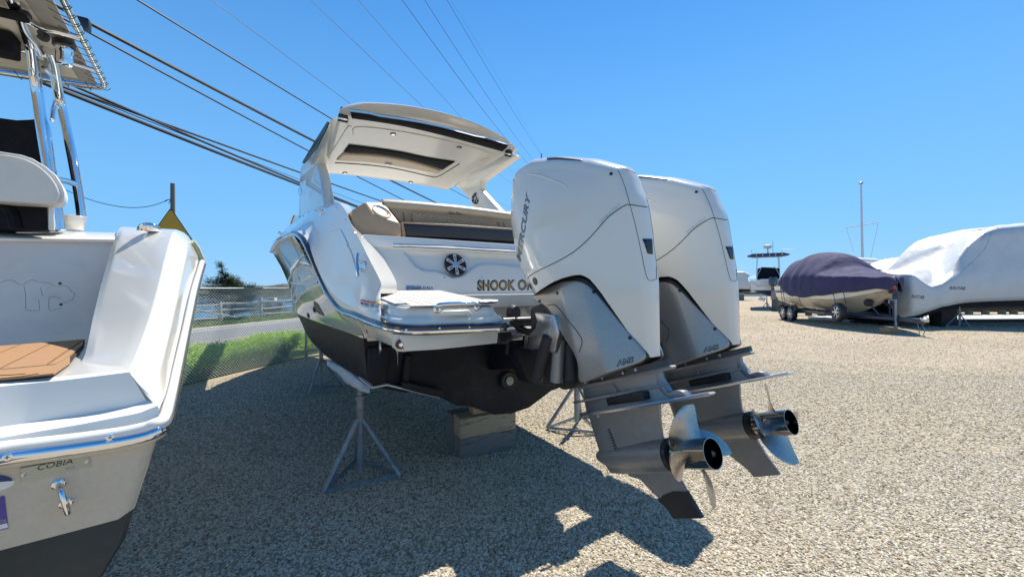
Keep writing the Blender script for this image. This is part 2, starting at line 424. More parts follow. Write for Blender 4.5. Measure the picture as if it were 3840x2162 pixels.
# ---- stern quarter moulding (port) between rub rail and inner coaming, surveyed curves
railp = [P(px, py, x=x) for px, py, x in [(1018, 943, .19), (1040, 905, .21), (1090, 880, .28), (1108, 876, .305), (1137, 897, .34), (1167, 958, .38), (1198, 1031, .42), (1228, 1094, .45), (1258, 1137, .47), (1286, 1163, .49), (1333, 1179, .51), (1380, 1198, .535), (1444, 1221, .56)]]
ridge = [P(px, py, x=x) for px, py, x in [(1022, 912, .30), (1050, 882, .36), (1085, 846, .42), (1119, 821, .46), (1158, 794, .50), (1222, 771, .54), (1264, 759, .56), (1296, 790, .57), (1316, 843, .565), (1349, 900, .575), (1388, 978, .59), (1427, 1056, .61), (1428, 1100, .615)]]
inner = [P(px, py, x=x) for px, py, x in [(1022, 908, .48), (1050, 878, .5), (1085, 843, .54), (1119, 819, .58), (1158, 792, .62), (1222, 770, .66), (1290, 761, .70), (1324, 790, .75), (1325, 822, .76), (1404, 912, .79), (1445, 980, .79), (1484, 1052, .80), (1487, 1100, .80)]]
def cc(l, n): return resamp(cr(l, 6), n)
NQ = 60
A = cc(railp, NQ); B = cc(ridge, NQ); C = cc(inner, NQ)
def arcmatch(c, key):   # resample by matching index fractions of the survey points
    out = []
    m = len(c) - 1
    for i in range(NQ):
        f = i / (NQ - 1) * m; j = min(int(f), m - 1); out.append((j, f - j))
    cv = cr(c, 6); return [cv[min(len(cv) - 1, int(round((j + t) * 6)))] for j, t in out]
A = arcmatch(railp, 0); B = arcmatch(ridge, 0); C = arcmatch(inner, 0)
rows = [A]
for t, o_ in ((0.05, 0.022), (0.12, 0.028), (0.3, 0.016), (0.5, 0.014), (0.7, 0.010), (0.9, 0.003)):
    rows.append([a.lerp(b, t) + Vector((-o_ * 0.8, -o_ * 0.1, o_ * 0.5)) for a, b in zip(A, B)])
rows.append(B)
mb = MB(); mb.grid([list(r) for r in rows])
quarter = mb.build('stern_quarter_moulding', GEL, boat, ang=60)
mb = MB(); mb.grid([[b + Vector((0, 0, 0.0005)) for b in B], C, [c + Vector((0.02, 0.05, -0.5)) for c in C]])
quarter_in = mb.build('quarter_coaming', GEL, boat, ang=25)
# starboard side, mirrored (mostly hidden by the engines, casts the starboard shadow)
mir = lambda v: Vector((2 * XC - v.x, v.y, v.z))
mb = MB(); mb.grid([[mir(v) for v in r] for r in rows] + [[mir(v) for v in C], [mir(c) + Vector((-0.02, 0.05, -0.5)) for c in C]])
mb.build('stern_quarter_moulding', GEL, boat, ang=45)
# crescent highlight crease and moulded chamfers
line_on('moulded_crease', [(1240, 868), (1275, 862), (1300, 905), (1322, 960), (1337, 1010)], [quarter], 0.006, GEL, boat)
# screws on the quarter
for q in [(1137, 810), (1158, 797), (1183, 784), (1223, 772), (1263, 780), (1295, 824), (1331, 876), (1303, 924), (1071, 869)]:
    h = hit(*q, [quarter, quarter_in])
    if h: MB().lathe(h[0] + h[1] * 0.001, h[1], [(0.009, -0.002), (0.009, 0.003), (0.005, 0.006)], 10).build('screw', CHROME, boat)
# rub rail: black insert with chrome band
dz = Vector((0, 0, 1))
plat = [P(1444, 1221, x=.56), Vector((.60, 2.0, 1.405)), Vector((.64, 1.94, 1.40)), Vector((.72, 1.915, 1.397)), Vector((.88, 1.90, 1.395)), Vector((1.08, 1.865, 1.392)), Vector((1.15, 1.87, 1.392)), Vector((1.20, 1.93, 1.395)), Vector((1.215, 2.05, 1.40)), Vector((1.22, 2.7, 1.44))]
rc = cr(railp + plat[1:], 6)
MB().tube([v + Vector((0, 0, 0.004)) for v in rc], 0.021, 10, flat=1.0).build('rub_rail', mat('navy_black_rubber', (0.02, 0.024, 0.035), 0.16, coat=0.6), boat)
MB().tube([v + Vector((-0.012, -0.010, -0.009)) for v in rc], 0.0105, 10).build('chrome_rail_band', CHROME, boat)
MB().tube([mir(v) if v.y > 2.75 else mir3(v) for v in rc], 0.022, 8).build('rub_rail', RUBBER, boat)

# ---- swim platform (port half, around the engine well) + starboard half, flipped and narrowed to shape its ground shadow
def zt(y): return 1.572 - 0.068 * (2.72 - y) / 0.8
ring = [(0.50, 2.90), (0.555, 2.2), (0.595, 2.02), (0.63, 1.965), (0.70, 1.935), (0.88, 1.925), (1.07, 1.89), (1.14, 1.895), (1.185, 1.945), (1.20, 2.05), (1.205, 2.90)]
cx, cy = 0.88, 2.4
def rr(k, z_off, base_z=None):
    return [Vector((cx + (x - cx) * (1 - k / 0.35), (cy + (y - cy) * (1 - k / 0.5)) if y < 2.85 else y, (zt(y) if base_z is None else base_z + (y - 1.9) * 0.05) + z_off)) for x, y in ring]
lev = [rr(0.06, 0, 1.390), rr(0.0, 0, 1.396), rr(-0.002, 0, 1.425), rr(0.006, 0, 1.445), rr(0.030, 0, 1.455), rr(0.036, -0.03), rr(0.044, -0.006), rr(0.056, 0.0)]
mb = MB(); mb.loft(lev, True, True)
platform = mb.build('swim_platform', GEL, boat, ang=50, bevel=0)
mb = MB(); mb.loft([[mir3(v) for v in r] for r in lev], True, True); mb.build('swim_platform', GEL, boat, ang=50)
MB().box((XC, 2.78, 1.505), (1.4, 0.24, 0.10)).build('well_deck', GELT, boat, bevel=0.01)
# grey decking planks on the platform, one object each
for i in range(9):
    x0 = 0.615 + i * 0.063; y0 = 2.0 if i else 2.09
    c_ = MB(); z0 = zt(y0) + 0.002; z1 = zt(2.84) + 0.002
    c_.add([(x0, y0, z0), (x0 + 0.058, y0, z0), (x0 + 0.058, 2.84, z1), (x0, 2.84, z1), (x0, y0, z0 + .006), (x0 + 0.058, y0, z0 + .006), (x0 + 0.058, 2.84, z1 + .006), (x0, 2.84, z1 + .006)],
           [(0, 1, 2, 3), (4, 5, 6, 7), (0, 1, 5, 4), (1, 2, 6, 5), (2, 3, 7, 6), (3, 0, 4, 7)])
    c_.build('plank', TEAKG, boat, smooth=False)
for (x0, x1, y0, y1) in ((0.61, 1.185, 1.958, 1.985),):
    MB().prism([(x0 + .05, y0, zt(y0) + .003), (x1 - .04, y0 - .03, zt(y0) + .002), (x1 - .03, y1, zt(y1) + .003), (x0, y1 + .03, zt(y1) + .004)], (0, 0, .006)).build('decking_border', TEAKG, boat, smooth=False)
# crumpled plastic at the corner of the platform
mb = MB(); random.seed(3)
for k in range(5):
    rs = [P(lerp(1795, 1868, i / 9), 1131 - k * 2.2 + random.uniform(-2.5, 2.5), y=1.93 + k * 0.03) for i in range(10)]
    mb.v += rs
mb.f = [(k * 10 + i, k * 10 + i + 1, (k + 1) * 10 + i + 1, (k + 1) * 10 + i) for k in range(4) for i in range(9)]
tag(mb.build('plastic_bag', 'x', smooth=False) if False else mb.build('crumpled_plastic', SHEET, None, solid=0.002), 'crumpled clear plastic lying on the corner of the swim platform', 'plastic wrap')
# grab handle
hp = [P(1641, 1158, y=1.93), P(1641, 1150, y=1.885), P(1650, 1143, y=1.87), P(1700, 1139, y=1.865), P(1770, 1138, y=1.86), P(1786, 1143, y=1.87), P(1793, 1150, y=1.92)]
hd = MB().tube(cr(hp, 5), 0.0115, 12).build('grab_handle', CHROME, boat)
for q in (hp[0], hp[-1]): MB().lathe(q + Vector((0, 0.012, 0)), (0, -1, 0), [(0.021, 0), (0.021, 0.006), (0.012, 0.012)], 16).build('handle_base', CHROME, hd)
# moulded pocket under the handle
MB().prism([P(px, py, y=1.93) for px, py in [(1655, 1162), (1752, 1158), (1762, 1180), (1642, 1184)]], (0, -0.035, 0)).build('moulded_pocket', GEL, boat, bevel=0.012, seg=3)
# rail screws
for q in [(1523, 1236), (1648, 1230), (1760, 1226), (1860, 1221)]:
    p = P(*q, y=1.865); MB().lathe(p, (0, -1, 0), [(0.006, 0), (0.006, 0.004), (0.003, 0.006)], 8).build('screw', CHROME, boat)
# ladder box under the platform
box = [P(px, py, y=1.965) for px, py in [(1497, 1254), (1600, 1256), (1750, 1248), (1869, 1235), (1865, 1286), (1780, 1296), (1640, 1310), (1519, 1317)]]
mb = MB(); mb.prism(box, (0, 0.74, 0.0)); mb.build('ladder_locker', GELT, boat, bevel=0.004)
MB().prism([P(px, py, y=1.985) for px, py in [(1476, 1253), (1500, 1252), (1522, 1318), (1493, 1317), (1479, 1304)]], (0, 0.04, 0)).build('bracket_plate', GELT, boat)
RUST = mat('rusty_steel', (0.16, 0.08, 0.045), 0.55, metal=0.6, var=0.5, scale=50)
for q, y in (((1386, 1238), 2.74), ((1501, 1290), 1.98)):
    p = P(*q, y=y)
    b_ = MB().lathe(p, (0, -1, 0), [(0.024, 0), (0.024, 0.004), (0.017, 0.008)], 20).build('bolt_washer', RUST, boat)
    MB().lathe(p, (0, -1, 0), [(0.012, 0), (0.012, 0.016), (0.008, 0.019)], 12).build('bolt', CHROME, b_)
MB().prism([P(px, py, y=2.742) for px, py in [(1370, 1213), (1405, 1222), (1424, 1234), (1402, 1256), (1385, 1258), (1370, 1250)]], (0, 0.02, 0)).build('hinge_pad', GELT, boat, bevel=0.004)
# stern eye
e = P(1419, 1297, y=2.79)
MB().tube([e + Vector((0, -0.012 - 0.034 * math.sin(a), 0.048 * math.cos(a))) for a in [math.pi * i / 12 for i in range(13)]], 0.0085, 8).build('stern_eye', ALU, boat)
# transom recess shapes, drain, plug, trim tab
tr = hullb
d = P(1905, 1426, y=2.845)
dp = MB().lathe(d, (0, -1, 0.12), [(0.075, 0), (0.075, 0.02), (0.066, 0.028), (0.045, 0.022)], 32).build('transducer_ring', RUBBER, boat)
MB().lathe(d + Vector((0, -0.026, 0.002)), (0, -1, 0.12), [(0.034, 0), (0.034, 0.006), (0.030, 0.008)], 28).build('pale_disc', mat('pale_disc', (0.48, 0.50, 0.42), 0.5), boat)
for a, b in ((0, .016), (0, -.016), (.016, 0), (-.016, 0)):
    MB().box(d + Vector((a, -0.036, b)), (.009, .003, .009)).build('disc_slot', mat('slot_olive', (0.18, 0.19, 0.13), 0.6), boat)
p = P(1936, 1307, y=2.60)
MB().lathe(p, (0, -1, 0), [(0.026, 0), (0.026, 0.012), (0.018, 0.014), (0.016, 0.004)], 20).build('drain_fitting', GELT, boat)
MB().tube([P(1530, 1330, y=2.80), P(1515, 1455, y=2.83)], 0.028, 12).build('trim_tab_ram', ANTIF, boat)
MB().prism([P(px, py, y=2.82) for px, py in [(1500, 1425), (1655, 1458), (1655, 1483), (1645, 1486), (1560, 1466), (1500, 1450)]], (0, -0.05, 0)).build('trim_tab', ANTIF, boat, bevel=0.004)
MB().prism([P(px, py, y=2.80) for px, py in [(1376, 1300), (1462, 1296), (1440, 1436), (1395, 1446), (1378, 1410)]], (0, -0.03, 0)).build('transom_step', ANTIF, boat, bevel=0.01)
# engine pod: black bracket carrying the outboards
pod = MB()
for xa, xb in ((1.60, 2.30),):
    pod.prism([(xa, 2.86, 0.93), (xa, 2.42, 1.02), (xa, 2.36, 1.24), (xa, 2.76, 1.30)], (xb - xa, 0, 0))
pod.build('engine_pod', ANTIF, boat, bevel=0.02)
MB().prism([P(px, py, y=2.33) for px, py in [(1885, 1240), (2020, 1224), (2020, 1254), (1885, 1264)]], (0, 0.14, 0)).build('aluminium_crossbeam', ALU, boat, bevel=0.006)
MB().prism([P(px, py, y=2.25) for px, py in [(1868, 1244), (1921, 1243), (1922, 1276), (1900, 1290), (1868, 1290)]], (0, 0.12, 0)).build('trim_pump', BLACKP, boat, bevel=0.01)
MB().prism([P(px, py, y=2.27) for px, py in [(1922, 1252), (1962, 1247), (1960, 1273), (1922, 1276)]], (0, 0.05, 0)).build('mounting_rail', ALU, boat, bevel=0.004)

# ---- transom wall with scalloped recess, speaker, name, badge
def wall_pt(x, t, d=0.0):       # t 0..1 from deck to ledge
    return Vector((x, 2.86 + 0.12 * t + 0.945 * d, 1.560 + 0.345 * t - 0.33 * d))
def onwall(px, py):
    # intersect the wall plane
    n = Vector((0, -0.345, 0.12)).normalized(); r = ray(px, py); o = wall_pt(0, 0)
    k = (o - EYE).dot(n) / r.dot(n); return EYE + r * k
curve = [onwall(*q) for q in [(1500, 926), (1530, 962), (1560, 1000), (1590, 1018), (1640, 1020), (1670, 1030), (1700, 1044), (1735, 1038), (1765, 1015), (1800, 994), (1850, 992), (1960, 1003), (2200, 1010)]]
rowsW = []
NXW, NZW = 150, 44
for j in range(NZW + 1):
    t = j / NZW; row = []
    for i in range(NXW + 1):
        x = lerp(0.70, 2.92, i / NXW); p0 = wall_pt(x, t)
        zc = None
        if x <= curve[0].x: dd = 0
        else:
            zc = curve[-1].z
            for a, b in zip(curve, curve[1:]):
                if a.x <= x <= b.x: zc = lerp(a.z, b.z, (x - a.x) / (b.x - a.x)); break
            s_ = (p0.z - zc) / 0.028; s_ = max(0, min(1, s_)); dd = 0.030 * s_ * s_ * (3 - 2 * s_)
            s2 = max(0, min(1, (1.888 - p0.z) / 0.012)); dd *= s2
        row.append(wall_pt(x, t, dd))
    rowsW.append(row)
wall = MB().grid(rowsW).build('transom_wall', GELM, boat, ang=70)
BV.clear()
# seam down the left of the recess
line_on('panel_seam', [(1411, 921), (1470, 923)], [wall], 0.002, BLACKP, boat)
wn_ = Vector((0, -0.345, 0.30)).normalized(); wn_ = Vector((0, -0.945, 0.33))
sc = onwall(1709, 992) + wn_ * -0.012
spk = MB().lathe(sc, wn_, [(0.094, 0.0), (0.094, 0.012), (0.088, 0.018), (0.082, 0.012), (0.08, 0.004)], 40).build('speaker', BLACKP, boat)
su = Vector((1, 0, 0)); sv = wn_.cross(su).normalized()
MB().lathe(sc, wn_, [(0.080, 0.005), (0.03, -0.004 + 0.006)], 32).build('speaker_cone', BLACKP, spk)
MB().lathe(sc, wn_, [(0.026, 0.008), (0.026, 0.016), (0.022, 0.019)], 24).build('speaker_hub', ALU, spk)
mbx = MB()
for k in range(6):
    a = math.pi / 6 + k * math.pi / 3
    for da in (-0.13, 0.13):
        d0 = su * math.cos(a + da * 1.6) + sv * math.sin(a + da * 1.6); d1 = su * math.cos(a + da) + sv * math.sin(a + da)
        mbx.tube([sc + d0 * 0.024 + wn_ * 0.016, sc + d1 * 0.084 + wn_ * 0.017], 0.0042, 6)
    d1 = su * math.cos(a) + sv * math.sin(a)
    mbx.lathe(sc + d1 * 0.080 + wn_ * 0.012, wn_, [(0.009, 0), (0.009, 0.008)], 8)
mbx.build('speaker_spokes', mat('satin_silver_spokes', (0.62, 0.63, 0.65), 0.35, metal=0.3), spk)
text_on('boat_name_outline', 'SHOOK ONE', (1791, 1087.5), (2024, 1085), (1791, 1052), [wall], INK, boat, lift=0.002, off=0.050, spacing=1.05)
text_on('boat_name', 'SHOOK ONE', (1794, 1085), (2021, 1083), (1794, 1055), [wall], GOLD, boat, lift=0.0045, off=0.012, spacing=1.05)
poly_on('badge', [(1522, 1071), (1624, 1070), (1624, 1088), (1522, 1089)], [wall], CHROME, boat, lift=0.006, th=0.005)
poly_on('badge_field', [(1524, 1073), (1622, 1072), (1622, 1086), (1524, 1087)], [wall], mat('badge_slate', (0.16, 0.20, 0.27), 0.25, metal=0.5), boat, lift=0.0075, th=0.001)
text_on('badge_lettering', 'quiet', (1526, 1084.5), (1573, 1084), (1526, 1074), [wall], SILV, boat, lift=0.010)
text_on('badge_lettering', 'RIDE', (1577, 1084.5), (1620, 1084), (1577, 1074), [wall], WHITEP, boat, lift=0.010, off=0.01)
for q in [(1666, 1040), (1808, 1040), (1958, 1045)]:
    h = hit(*q, [wall]); MB().lathe(h[0], h[1], [(0.007, 0), (0.007, 0.003)], 10).build('snap_button', CHROME, boat)
# ledge, chrome strip
MB().prism([(0.66, 2.965, 1.905), (0.66, 2.985, 1.995), (0.66, 3.30, 2.0), (0.66, 3.30, 1.90)], (2.26, 0, 0)).build('ledge', GEL, boat, bevel=0.008)
st = [P(1474, 918, y=2.972), P(1600, 921.5, y=2.972), P(1750, 928.5, y=2.972), P(1944, 940, y=2.972), P(2100, 948, y=2.972)]
strip = MB().tube(cr(st, 4), 0.011, 10, upv=(0, 0, 1)).build('chrome_strip', CHROME, boat)
MB().tube([v + Vector((0, -0.003, -0.013)) for v in cr(st, 4)], 0.004, 6).build('strip_gasket', BLACKP, boat)
# ---- seating
def slab(name, pxs, y, dy, m, bevel=0.012, par=boat, tilt=0.0, sub=0):
    ps = [P(px, py, y=y) for px, py in pxs]
    if tilt:
        z0 = min(p.z for p in ps)
        ps = [p + Vector((0, (p.z - z0) * tilt, 0)) for p in ps]
    return MB().prism(ps, (0, dy, 0)).build(name, m, par, bevel=bevel, seg=4, ang=25)
slab('seat_cushion', [(1523, 886), (1700, 893), (1937, 908), (2100, 918), (2100, 872), (1937, 861), (1700, 845), (1514, 837)], 3.20, 0.35, CHARV, 0.02)
slab('cushion_welt', [(1508, 886), (1523, 886), (1514, 837), (1600, 841), (1700, 846), (1937, 863), (2100, 874), (2100, 868), (1937, 857), (1700, 840), (1506, 832)], 3.205, 0.25, BEIGE, 0.006)
slab('seat_back', [(1455, 776), (1505, 834), (1700, 842), (1937, 860), (2150, 876), (2150, 850), (1937, 828), (1700, 800)], 3.30, 0.2, BEIGE, 0.01)
# top roll of the seat back
roll = cr([P(1432, 770, y=3.36), P(1475, 772, y=3.36), P(1600, 781, y=3.36), P(1760, 796, y=3.36), P(1940, 819, y=3.36), P(2150, 842, y=3.36)], 5)
MB().tube(roll, 0.052, 18, flat=1.5, upv=(0, 0, 1)).build('seat_back_roll', CREAMV, boat)
BV.clear()
# quilted panel with diamond tufts
q0, q1, q2, q3 = P(1545, 798, y=3.285), P(1862, 829, y=3.285), P(1862, 855, y=3.285), P(1547, 834, y=3.285)
NU, NV = 180, 16
rowsQ = []
for j in range(NV + 1):
    v = j / NV; row = []
    for i in range(NU + 1):
        u = i / NU; p = (q0.lerp(q1, u)).lerp(q3.lerp(q2, u), v)
        a = (u * 17 + v * 2) % 1; b = (u * 17 - v * 2) % 1
        h = min(a, 1 - a, b, 1 - b) * 2
        row.append(p + Vector((0, -0.013 * min(1, h * 1.2) ** 0.8 + 0.004, 0)))
    rowsQ.append(row)
MB().grid(rowsQ).build('quilted_panel', BEIGE, boat, ang=80)
for q in [(1513, 795, 1517, 834), (1870, 832, 1874, 856), (1889, 834, 1893, 858)]:
    MB().tube([P(q[0], q[1], y=3.288), P(q[2], q[3], y=3.288)], 0.004, 6).build('seat_seam', mat('dark_stitching', (0.16, 0.11, 0.07), 0.7), boat)
nm = MB(); nm_t = cr([P(px, py, y=3.30) for px, py in [(1455, 768), (2100, 835)]], 2)
rollo = [o for o in bpy.data.objects if o.name.startswith('seat_back_roll')][0]
text_on('embroidered_name', 'Sea Ray', (1679, 802), (1734, 808), (1680, 790), [rollo], INK, boat, lift=0.003, shear=0.4)
# armrest with cup holder
A_, B_, C_, D_, E_, F_, G1, G2 = (1321, 788), (1371, 756), (1437, 757), (1501, 838), (1506, 885), (1397, 891), (1400, 801), (1444, 820)
Yf = 3.12
fr = [P(*q, y=Yf) for q in (A_, B_, G1, G2, D_, E_, F_, (1396, 925), (1345, 885), (1316, 830))]
MB().prism(fr, (0, 0.45, 0)).build('armrest_box', BEIGE, boat, bevel=0.012, seg=3)
up = [P(*B_, y=Yf + 0.08), P(*G1, y=Yf - 0.001), P(*G2, y=Yf - 0.001), P(*D_, y=Yf - 0.001), P(*C_, y=Yf + 0.20)]
arm = MB().prism(up, (0, 0.12, -0.06)).build('armrest_top', CREAMV, boat, bevel=0.010, seg=3)
BV.clear()
hn = (P(*G2, y=Yf) - P(*G1, y=Yf)).cross(P(*C_, y=Yf + .2) - P(*G1, y=Yf)).normalized()
hn = hn if hn.dot(ray(1432, 792)) < 0 else -hn
hh = hit(1430, 794, [arm])
cu = MB().lathe(hh[0] + hn * 0.001, hn, [(0.080, 0), (0.080, 0.008), (0.072, 0.010), (0.064, 0.003)], 28).build('cup_holder', BEIGE, boat)
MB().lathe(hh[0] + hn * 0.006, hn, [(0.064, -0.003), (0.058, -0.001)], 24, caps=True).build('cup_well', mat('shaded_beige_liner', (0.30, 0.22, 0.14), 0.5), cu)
MB().tube([hh[0] + hn * .008 + (P(*D_, y=Yf) - P(*G2, y=Yf)).normalized() * 0.055 * math.cos(a) + hn.cross((P(*D_, y=Yf) - P(*G2, y=Yf)).normalized()) * 0.055 * math.sin(a) for a in [0.2 * k for k in range(14)]], 0.004, 6).build('cup_holder_ring', CHROME, cu)

# ---- hardtop
HT = thing  # (parts go straight under the boat)
ya, yf = 4.5, 6.55
pa_l, pa_r = P(1275, 400, y=ya), P(1942, 556, y=ya)
pf_l = P(1192, 646, y=yf - 0.45); pf_r = P(1712, 706, y=yf + 0.1)
def ht(u, v, dz_=0.0, inset=0.0):
    l = pa_l.lerp(Vector((pa_l.x + 0.12, yf, 3.36)), v); r = pa_r.lerp(Vector((pa_r.x - 0.12, yf, 3.36)), v)
    p = l.lerp(r, u)
    s_ = 1 - (2 * u - 1) ** 2
    p.z += 0.155 * s_ ** 0.75 * (1 - 0.62 * v) - 0.01 * (v ** 3) + 0.03 * math.sin(math.pi * v) + dz_
    p.y += -0.13 * s_ * (1 - v) + 0.10 * s_ * v
    p.z -= 0.10 * max(0, abs(2 * u - 1) - 0.8) / 0.2 * 0.3 * (1 - v)
    return p
NU, NV = 40, 24
top = [[ht(i / NU, j / NV, 0.055 if 0 < i < NU and 0 < j < NV else 0.0) for i in range(NU + 1)] for j in range(NV + 1)]
bot = [[ht(i / NU, j / NV, -0.05 if 0 < i < NU and 0 < j < NV else 0.0) for i in range(NU + 1)] for j in range(NV + 1)]
mb = MB(); mb.grid(top); mb.grid(bot)
roof = mb.build('hardtop', GELT, boat, merge=True, ang=60)
BV.clear()
# dark shade cassette, chrome rail along the aft edge
def strip_on(name, top_px, bot_px, targets, m, par, lift=0.004, n=24, th=0.01):
    a = resamp([(x, y, 0) for x, y in cr([(x, y, 0) for x, y in top_px], 5) and [(v.x, v.y) for v in cr([(x, y, 0) for x, y in top_px], 5)]], n)
    b = resamp([(v.x, v.y, 0) for v in cr([(x, y, 0) for x, y in bot_px], 5)], n)
    r1, r2, r3, r4 = [], [], [], []
    for p, q in zip(a, b):
        row = []
        for t in (0, 0.33, 0.66, 1):
            w = p.lerp(q, t); h = hit(w.x, w.y, targets)
            if h: row.append(h[0] + h[1] * lift)
            else: row.append(None)
        if None in row: continue
        r1.append(row)
    if len(r1) < 2: print('strip missed', name); return None
    mb = MB(); mb.grid(r1)
    return mb.build(name, m, par, ang=60, solid=th)
strip_on('sunshade', [(1313, 415), (1500, 443), (1700, 486), (1900, 540), (1932, 549)], [(1317, 437), (1500, 465), (1700, 512), (1880, 562), (1912, 568)], [roof], BLACKF, boat, lift=0.012)
line_on('chrome_rail', [(1300, 404), (1450, 425), (1600, 450), (1750, 487), (1900, 532), (1942, 551)], [roof], 0.0125, CHROME, boat, lift=3.2)
for q in [(1287, 436), (1908, 570)]:
    h = hit(*q, [roof])
    if h:
        g_ = MB().lathe(h[0], (0, -0.4, 1), [(0.05, -0.06), (0.055, -0.02), (0.05, 0.0), (0.035, 0.06), (0.03, 0.09)], 18).build('rail_mount', BLACKP, boat)
        MB().lathe(h[0] + Vector((0, 0, -0.03)), (0, -0.4, 1), [(0.057, -0.008), (0.057, 0.008)], 18).build('mount_ring', CHROME, g_)
strip_on('skylight_shade', [(1309, 541), (1400, 552), (1500, 567), (1600, 588), (1706, 604)], [(1289, 567), (1400, 573), (1500, 588), (1580, 608), (1660, 634)], [roof], BLACKF, boat, lift=0.004)
strip_on('skylight_hatch', [(1288, 571), (1400, 577), (1500, 592), (1580, 612), (1655, 638)], [(1262, 598), (1400, 607), (1500, 622), (1600, 640), (1640, 646)], [roof], CREAMV, boat, lift=0.004)
line_on('skylight_gasket', [(1256, 610), (1300, 612), (1400, 620), (1500, 635), (1600, 658), (1640, 662), (1680, 640), (1724, 613)], [roof], 0.008, mat('brown_gasket', (0.10, 0.07, 0.05), 0.6), boat)
line_on('moulded_groove', [(1325, 505), (1340, 475), (1500, 492), (1700, 532), (1845, 577), (1800, 602)], [roof], 0.007, GELT, boat)
line_on('moulded_groove', [(1210, 620), (1250, 560), (1300, 480), (1318, 474)], [roof], 0.007, GELT, boat)
MB().box(hit(1457, 611, [roof])[0] + Vector((0, 0, -0.02)), (0.10, 0.05, 0.03)).build('hatch_latch', ALU, boat, bevel=0.006)
for q in [(1474, 502), (1722, 552), (1293, 648), (1540, 683)]:
    h = hit(*q, [roof])
    if h:
        g_ = MB().lathe(h[0] + h[1] * 0.001, h[1], [(0.036, 0), (0.036, 0.006), (0.024, 0.009)], 20).build('downlight', BLACKP, boat)
        MB().lathe(h[0] + h[1] * 0.006, h[1], [(0.022, 0), (0.022, 0.006)], 18).build('lens', CHROME, g_)
# port arm
arm_p = [(1119, 822, .56), (1122, 700, .58), (1126, 636, .60), (1133, 612, .62), (1180, 534, .68), (1228, 455, .76), (1262, 432, .84), (1225, 520, .80), (1189, 613, .74), (1200, 659, .72), (1212, 740, .70), (1222, 805, .68)]
pts = [P(a, b, x=x) for a, b, x in arm_p]
MB().prism(pts, (0.13, 0.02, 0.0)).build('hardtop_arm', GEL, boat, bevel=0.022, seg=4)
gl = [(1132, 610, .60), (1178, 532, .66), (1226, 456, .74), (1233, 458, .745), (1216, 498, .72), (1186, 556, .68), (1140, 613, .62)]
MB().prism([P(a, b, x=x - .012) for a, b, x in gl], (0.012, 0, 0)).build('arm_trim', BLACKP, boat, smooth=False)
sp = P(1126, 718, x=0.555)
MB().lathe(sp, (-1, -0.35, 0), [(0.055, 0), (0.055, 0.012), (0.03, 0.014)], 24).build('speaker', CHROME, boat)
# starboard arm
arm_s = [(1640, 682, 2.86), (1688, 690, 2.9), (1722, 706, 2.95), (1755, 738, 3.0), (1790, 805, 3.04), (1893, 812, 3.04), (1799, 709, 3.02), (1804, 678, 3.0), (1868, 632, 2.98), (1932, 582, 2.95), (1900, 568, 2.93), (1800, 620, 2.9)]
pts = [P(a, b, x=x) for a, b, x in arm_s]
arms = MB().prism(pts, (0.11, 0.0, 0.0)).build('hardtop_arm', GEL, boat, bevel=0.02, seg=4)
MB().tube([P(1812, 676, x=3.14), P(1868, 630, x=3.14), P(1915, 598, x=3.12)], 0.02, 8).build('arm_trim', BLACKP, boat)
sp = P(1785, 744, x=3.02); sn = Vector((-1, -0.25, 0)).normalized()
s2 = MB().lathe(sp, sn, [(0.092, 0), (0.092, 0.012), (0.085, 0.016), (0.078, 0.006)], 32).build('speaker', BLACKP, boat)
mbx = MB(); su = Vector((0, 0, 1)); sv = sn.cross(su)
for k in range(6):
    a = k * math.pi / 3 + 0.5; d1 = su * math.cos(a) + sv * math.sin(a); mbx.tube([sp + d1 * 0.02 + sn * 0.014, sp + d1 * 0.085 + sn * 0.014], 0.006, 6)
mbx.lathe(sp, sn, [(0.026, 0.006), (0.026, 0.018)], 16); mbx.build('speaker_spokes', ALU, s2)
# windscreen corner
MB().prism([P(1085, 850, x=.5), P(1100, 806, x=.56), P(1120, 812, x=.56), P(1120, 818, x=.56)], (0.03, 0, 0)).build('windscreen', mat('tinted_glass', (0.06, 0.12, 0.17), 0.05, coat=1.0), boat, smooth=False)
MB().tube([P(1084, 850, x=.49), P(1100, 805, x=.55), P(1121, 811, x=.55)], 0.012, 8).build('windscreen_frame', CHROME, boat)
# cleats
def cleat(px, py, x, d1, L=0.10):
    h = hit(px, py, [quarter, quarter_in])
    c = h[0]; n = h[1]; d1 = (d1 - n * d1.dot(n)).normalized()
    o = MB().tube([c + n * 0.033 - d1 * L * .85, c + n * 0.038 - d1 * L * 0.45, c + n * 0.038 + d1 * L * 0.45, c + n * 0.033 + d1 * L * .85], 0.0095, 10).build('cleat', CHROME, boat)
    MB().tube([c - d1 * 0.03, c - d1 * 0.028 + n * 0.038], 0.008, 8).tube([c + d1 * 0.03, c + d1 * 0.028 + n * 0.038], 0.008, 8).lathe(c, n, [(0.036, 0), (0.033, 0.004)], 20).build('cleat_base', CHROME, o)
cleat(1362, 998, 0, Vector((0, -0.6, -1.0)))
cleat(1204, 795, 0, Vector((0, 1.0, 0.0)))
cleat(1056, 879, 0, Vector((0, 1.0, 0.0)), 0.08)
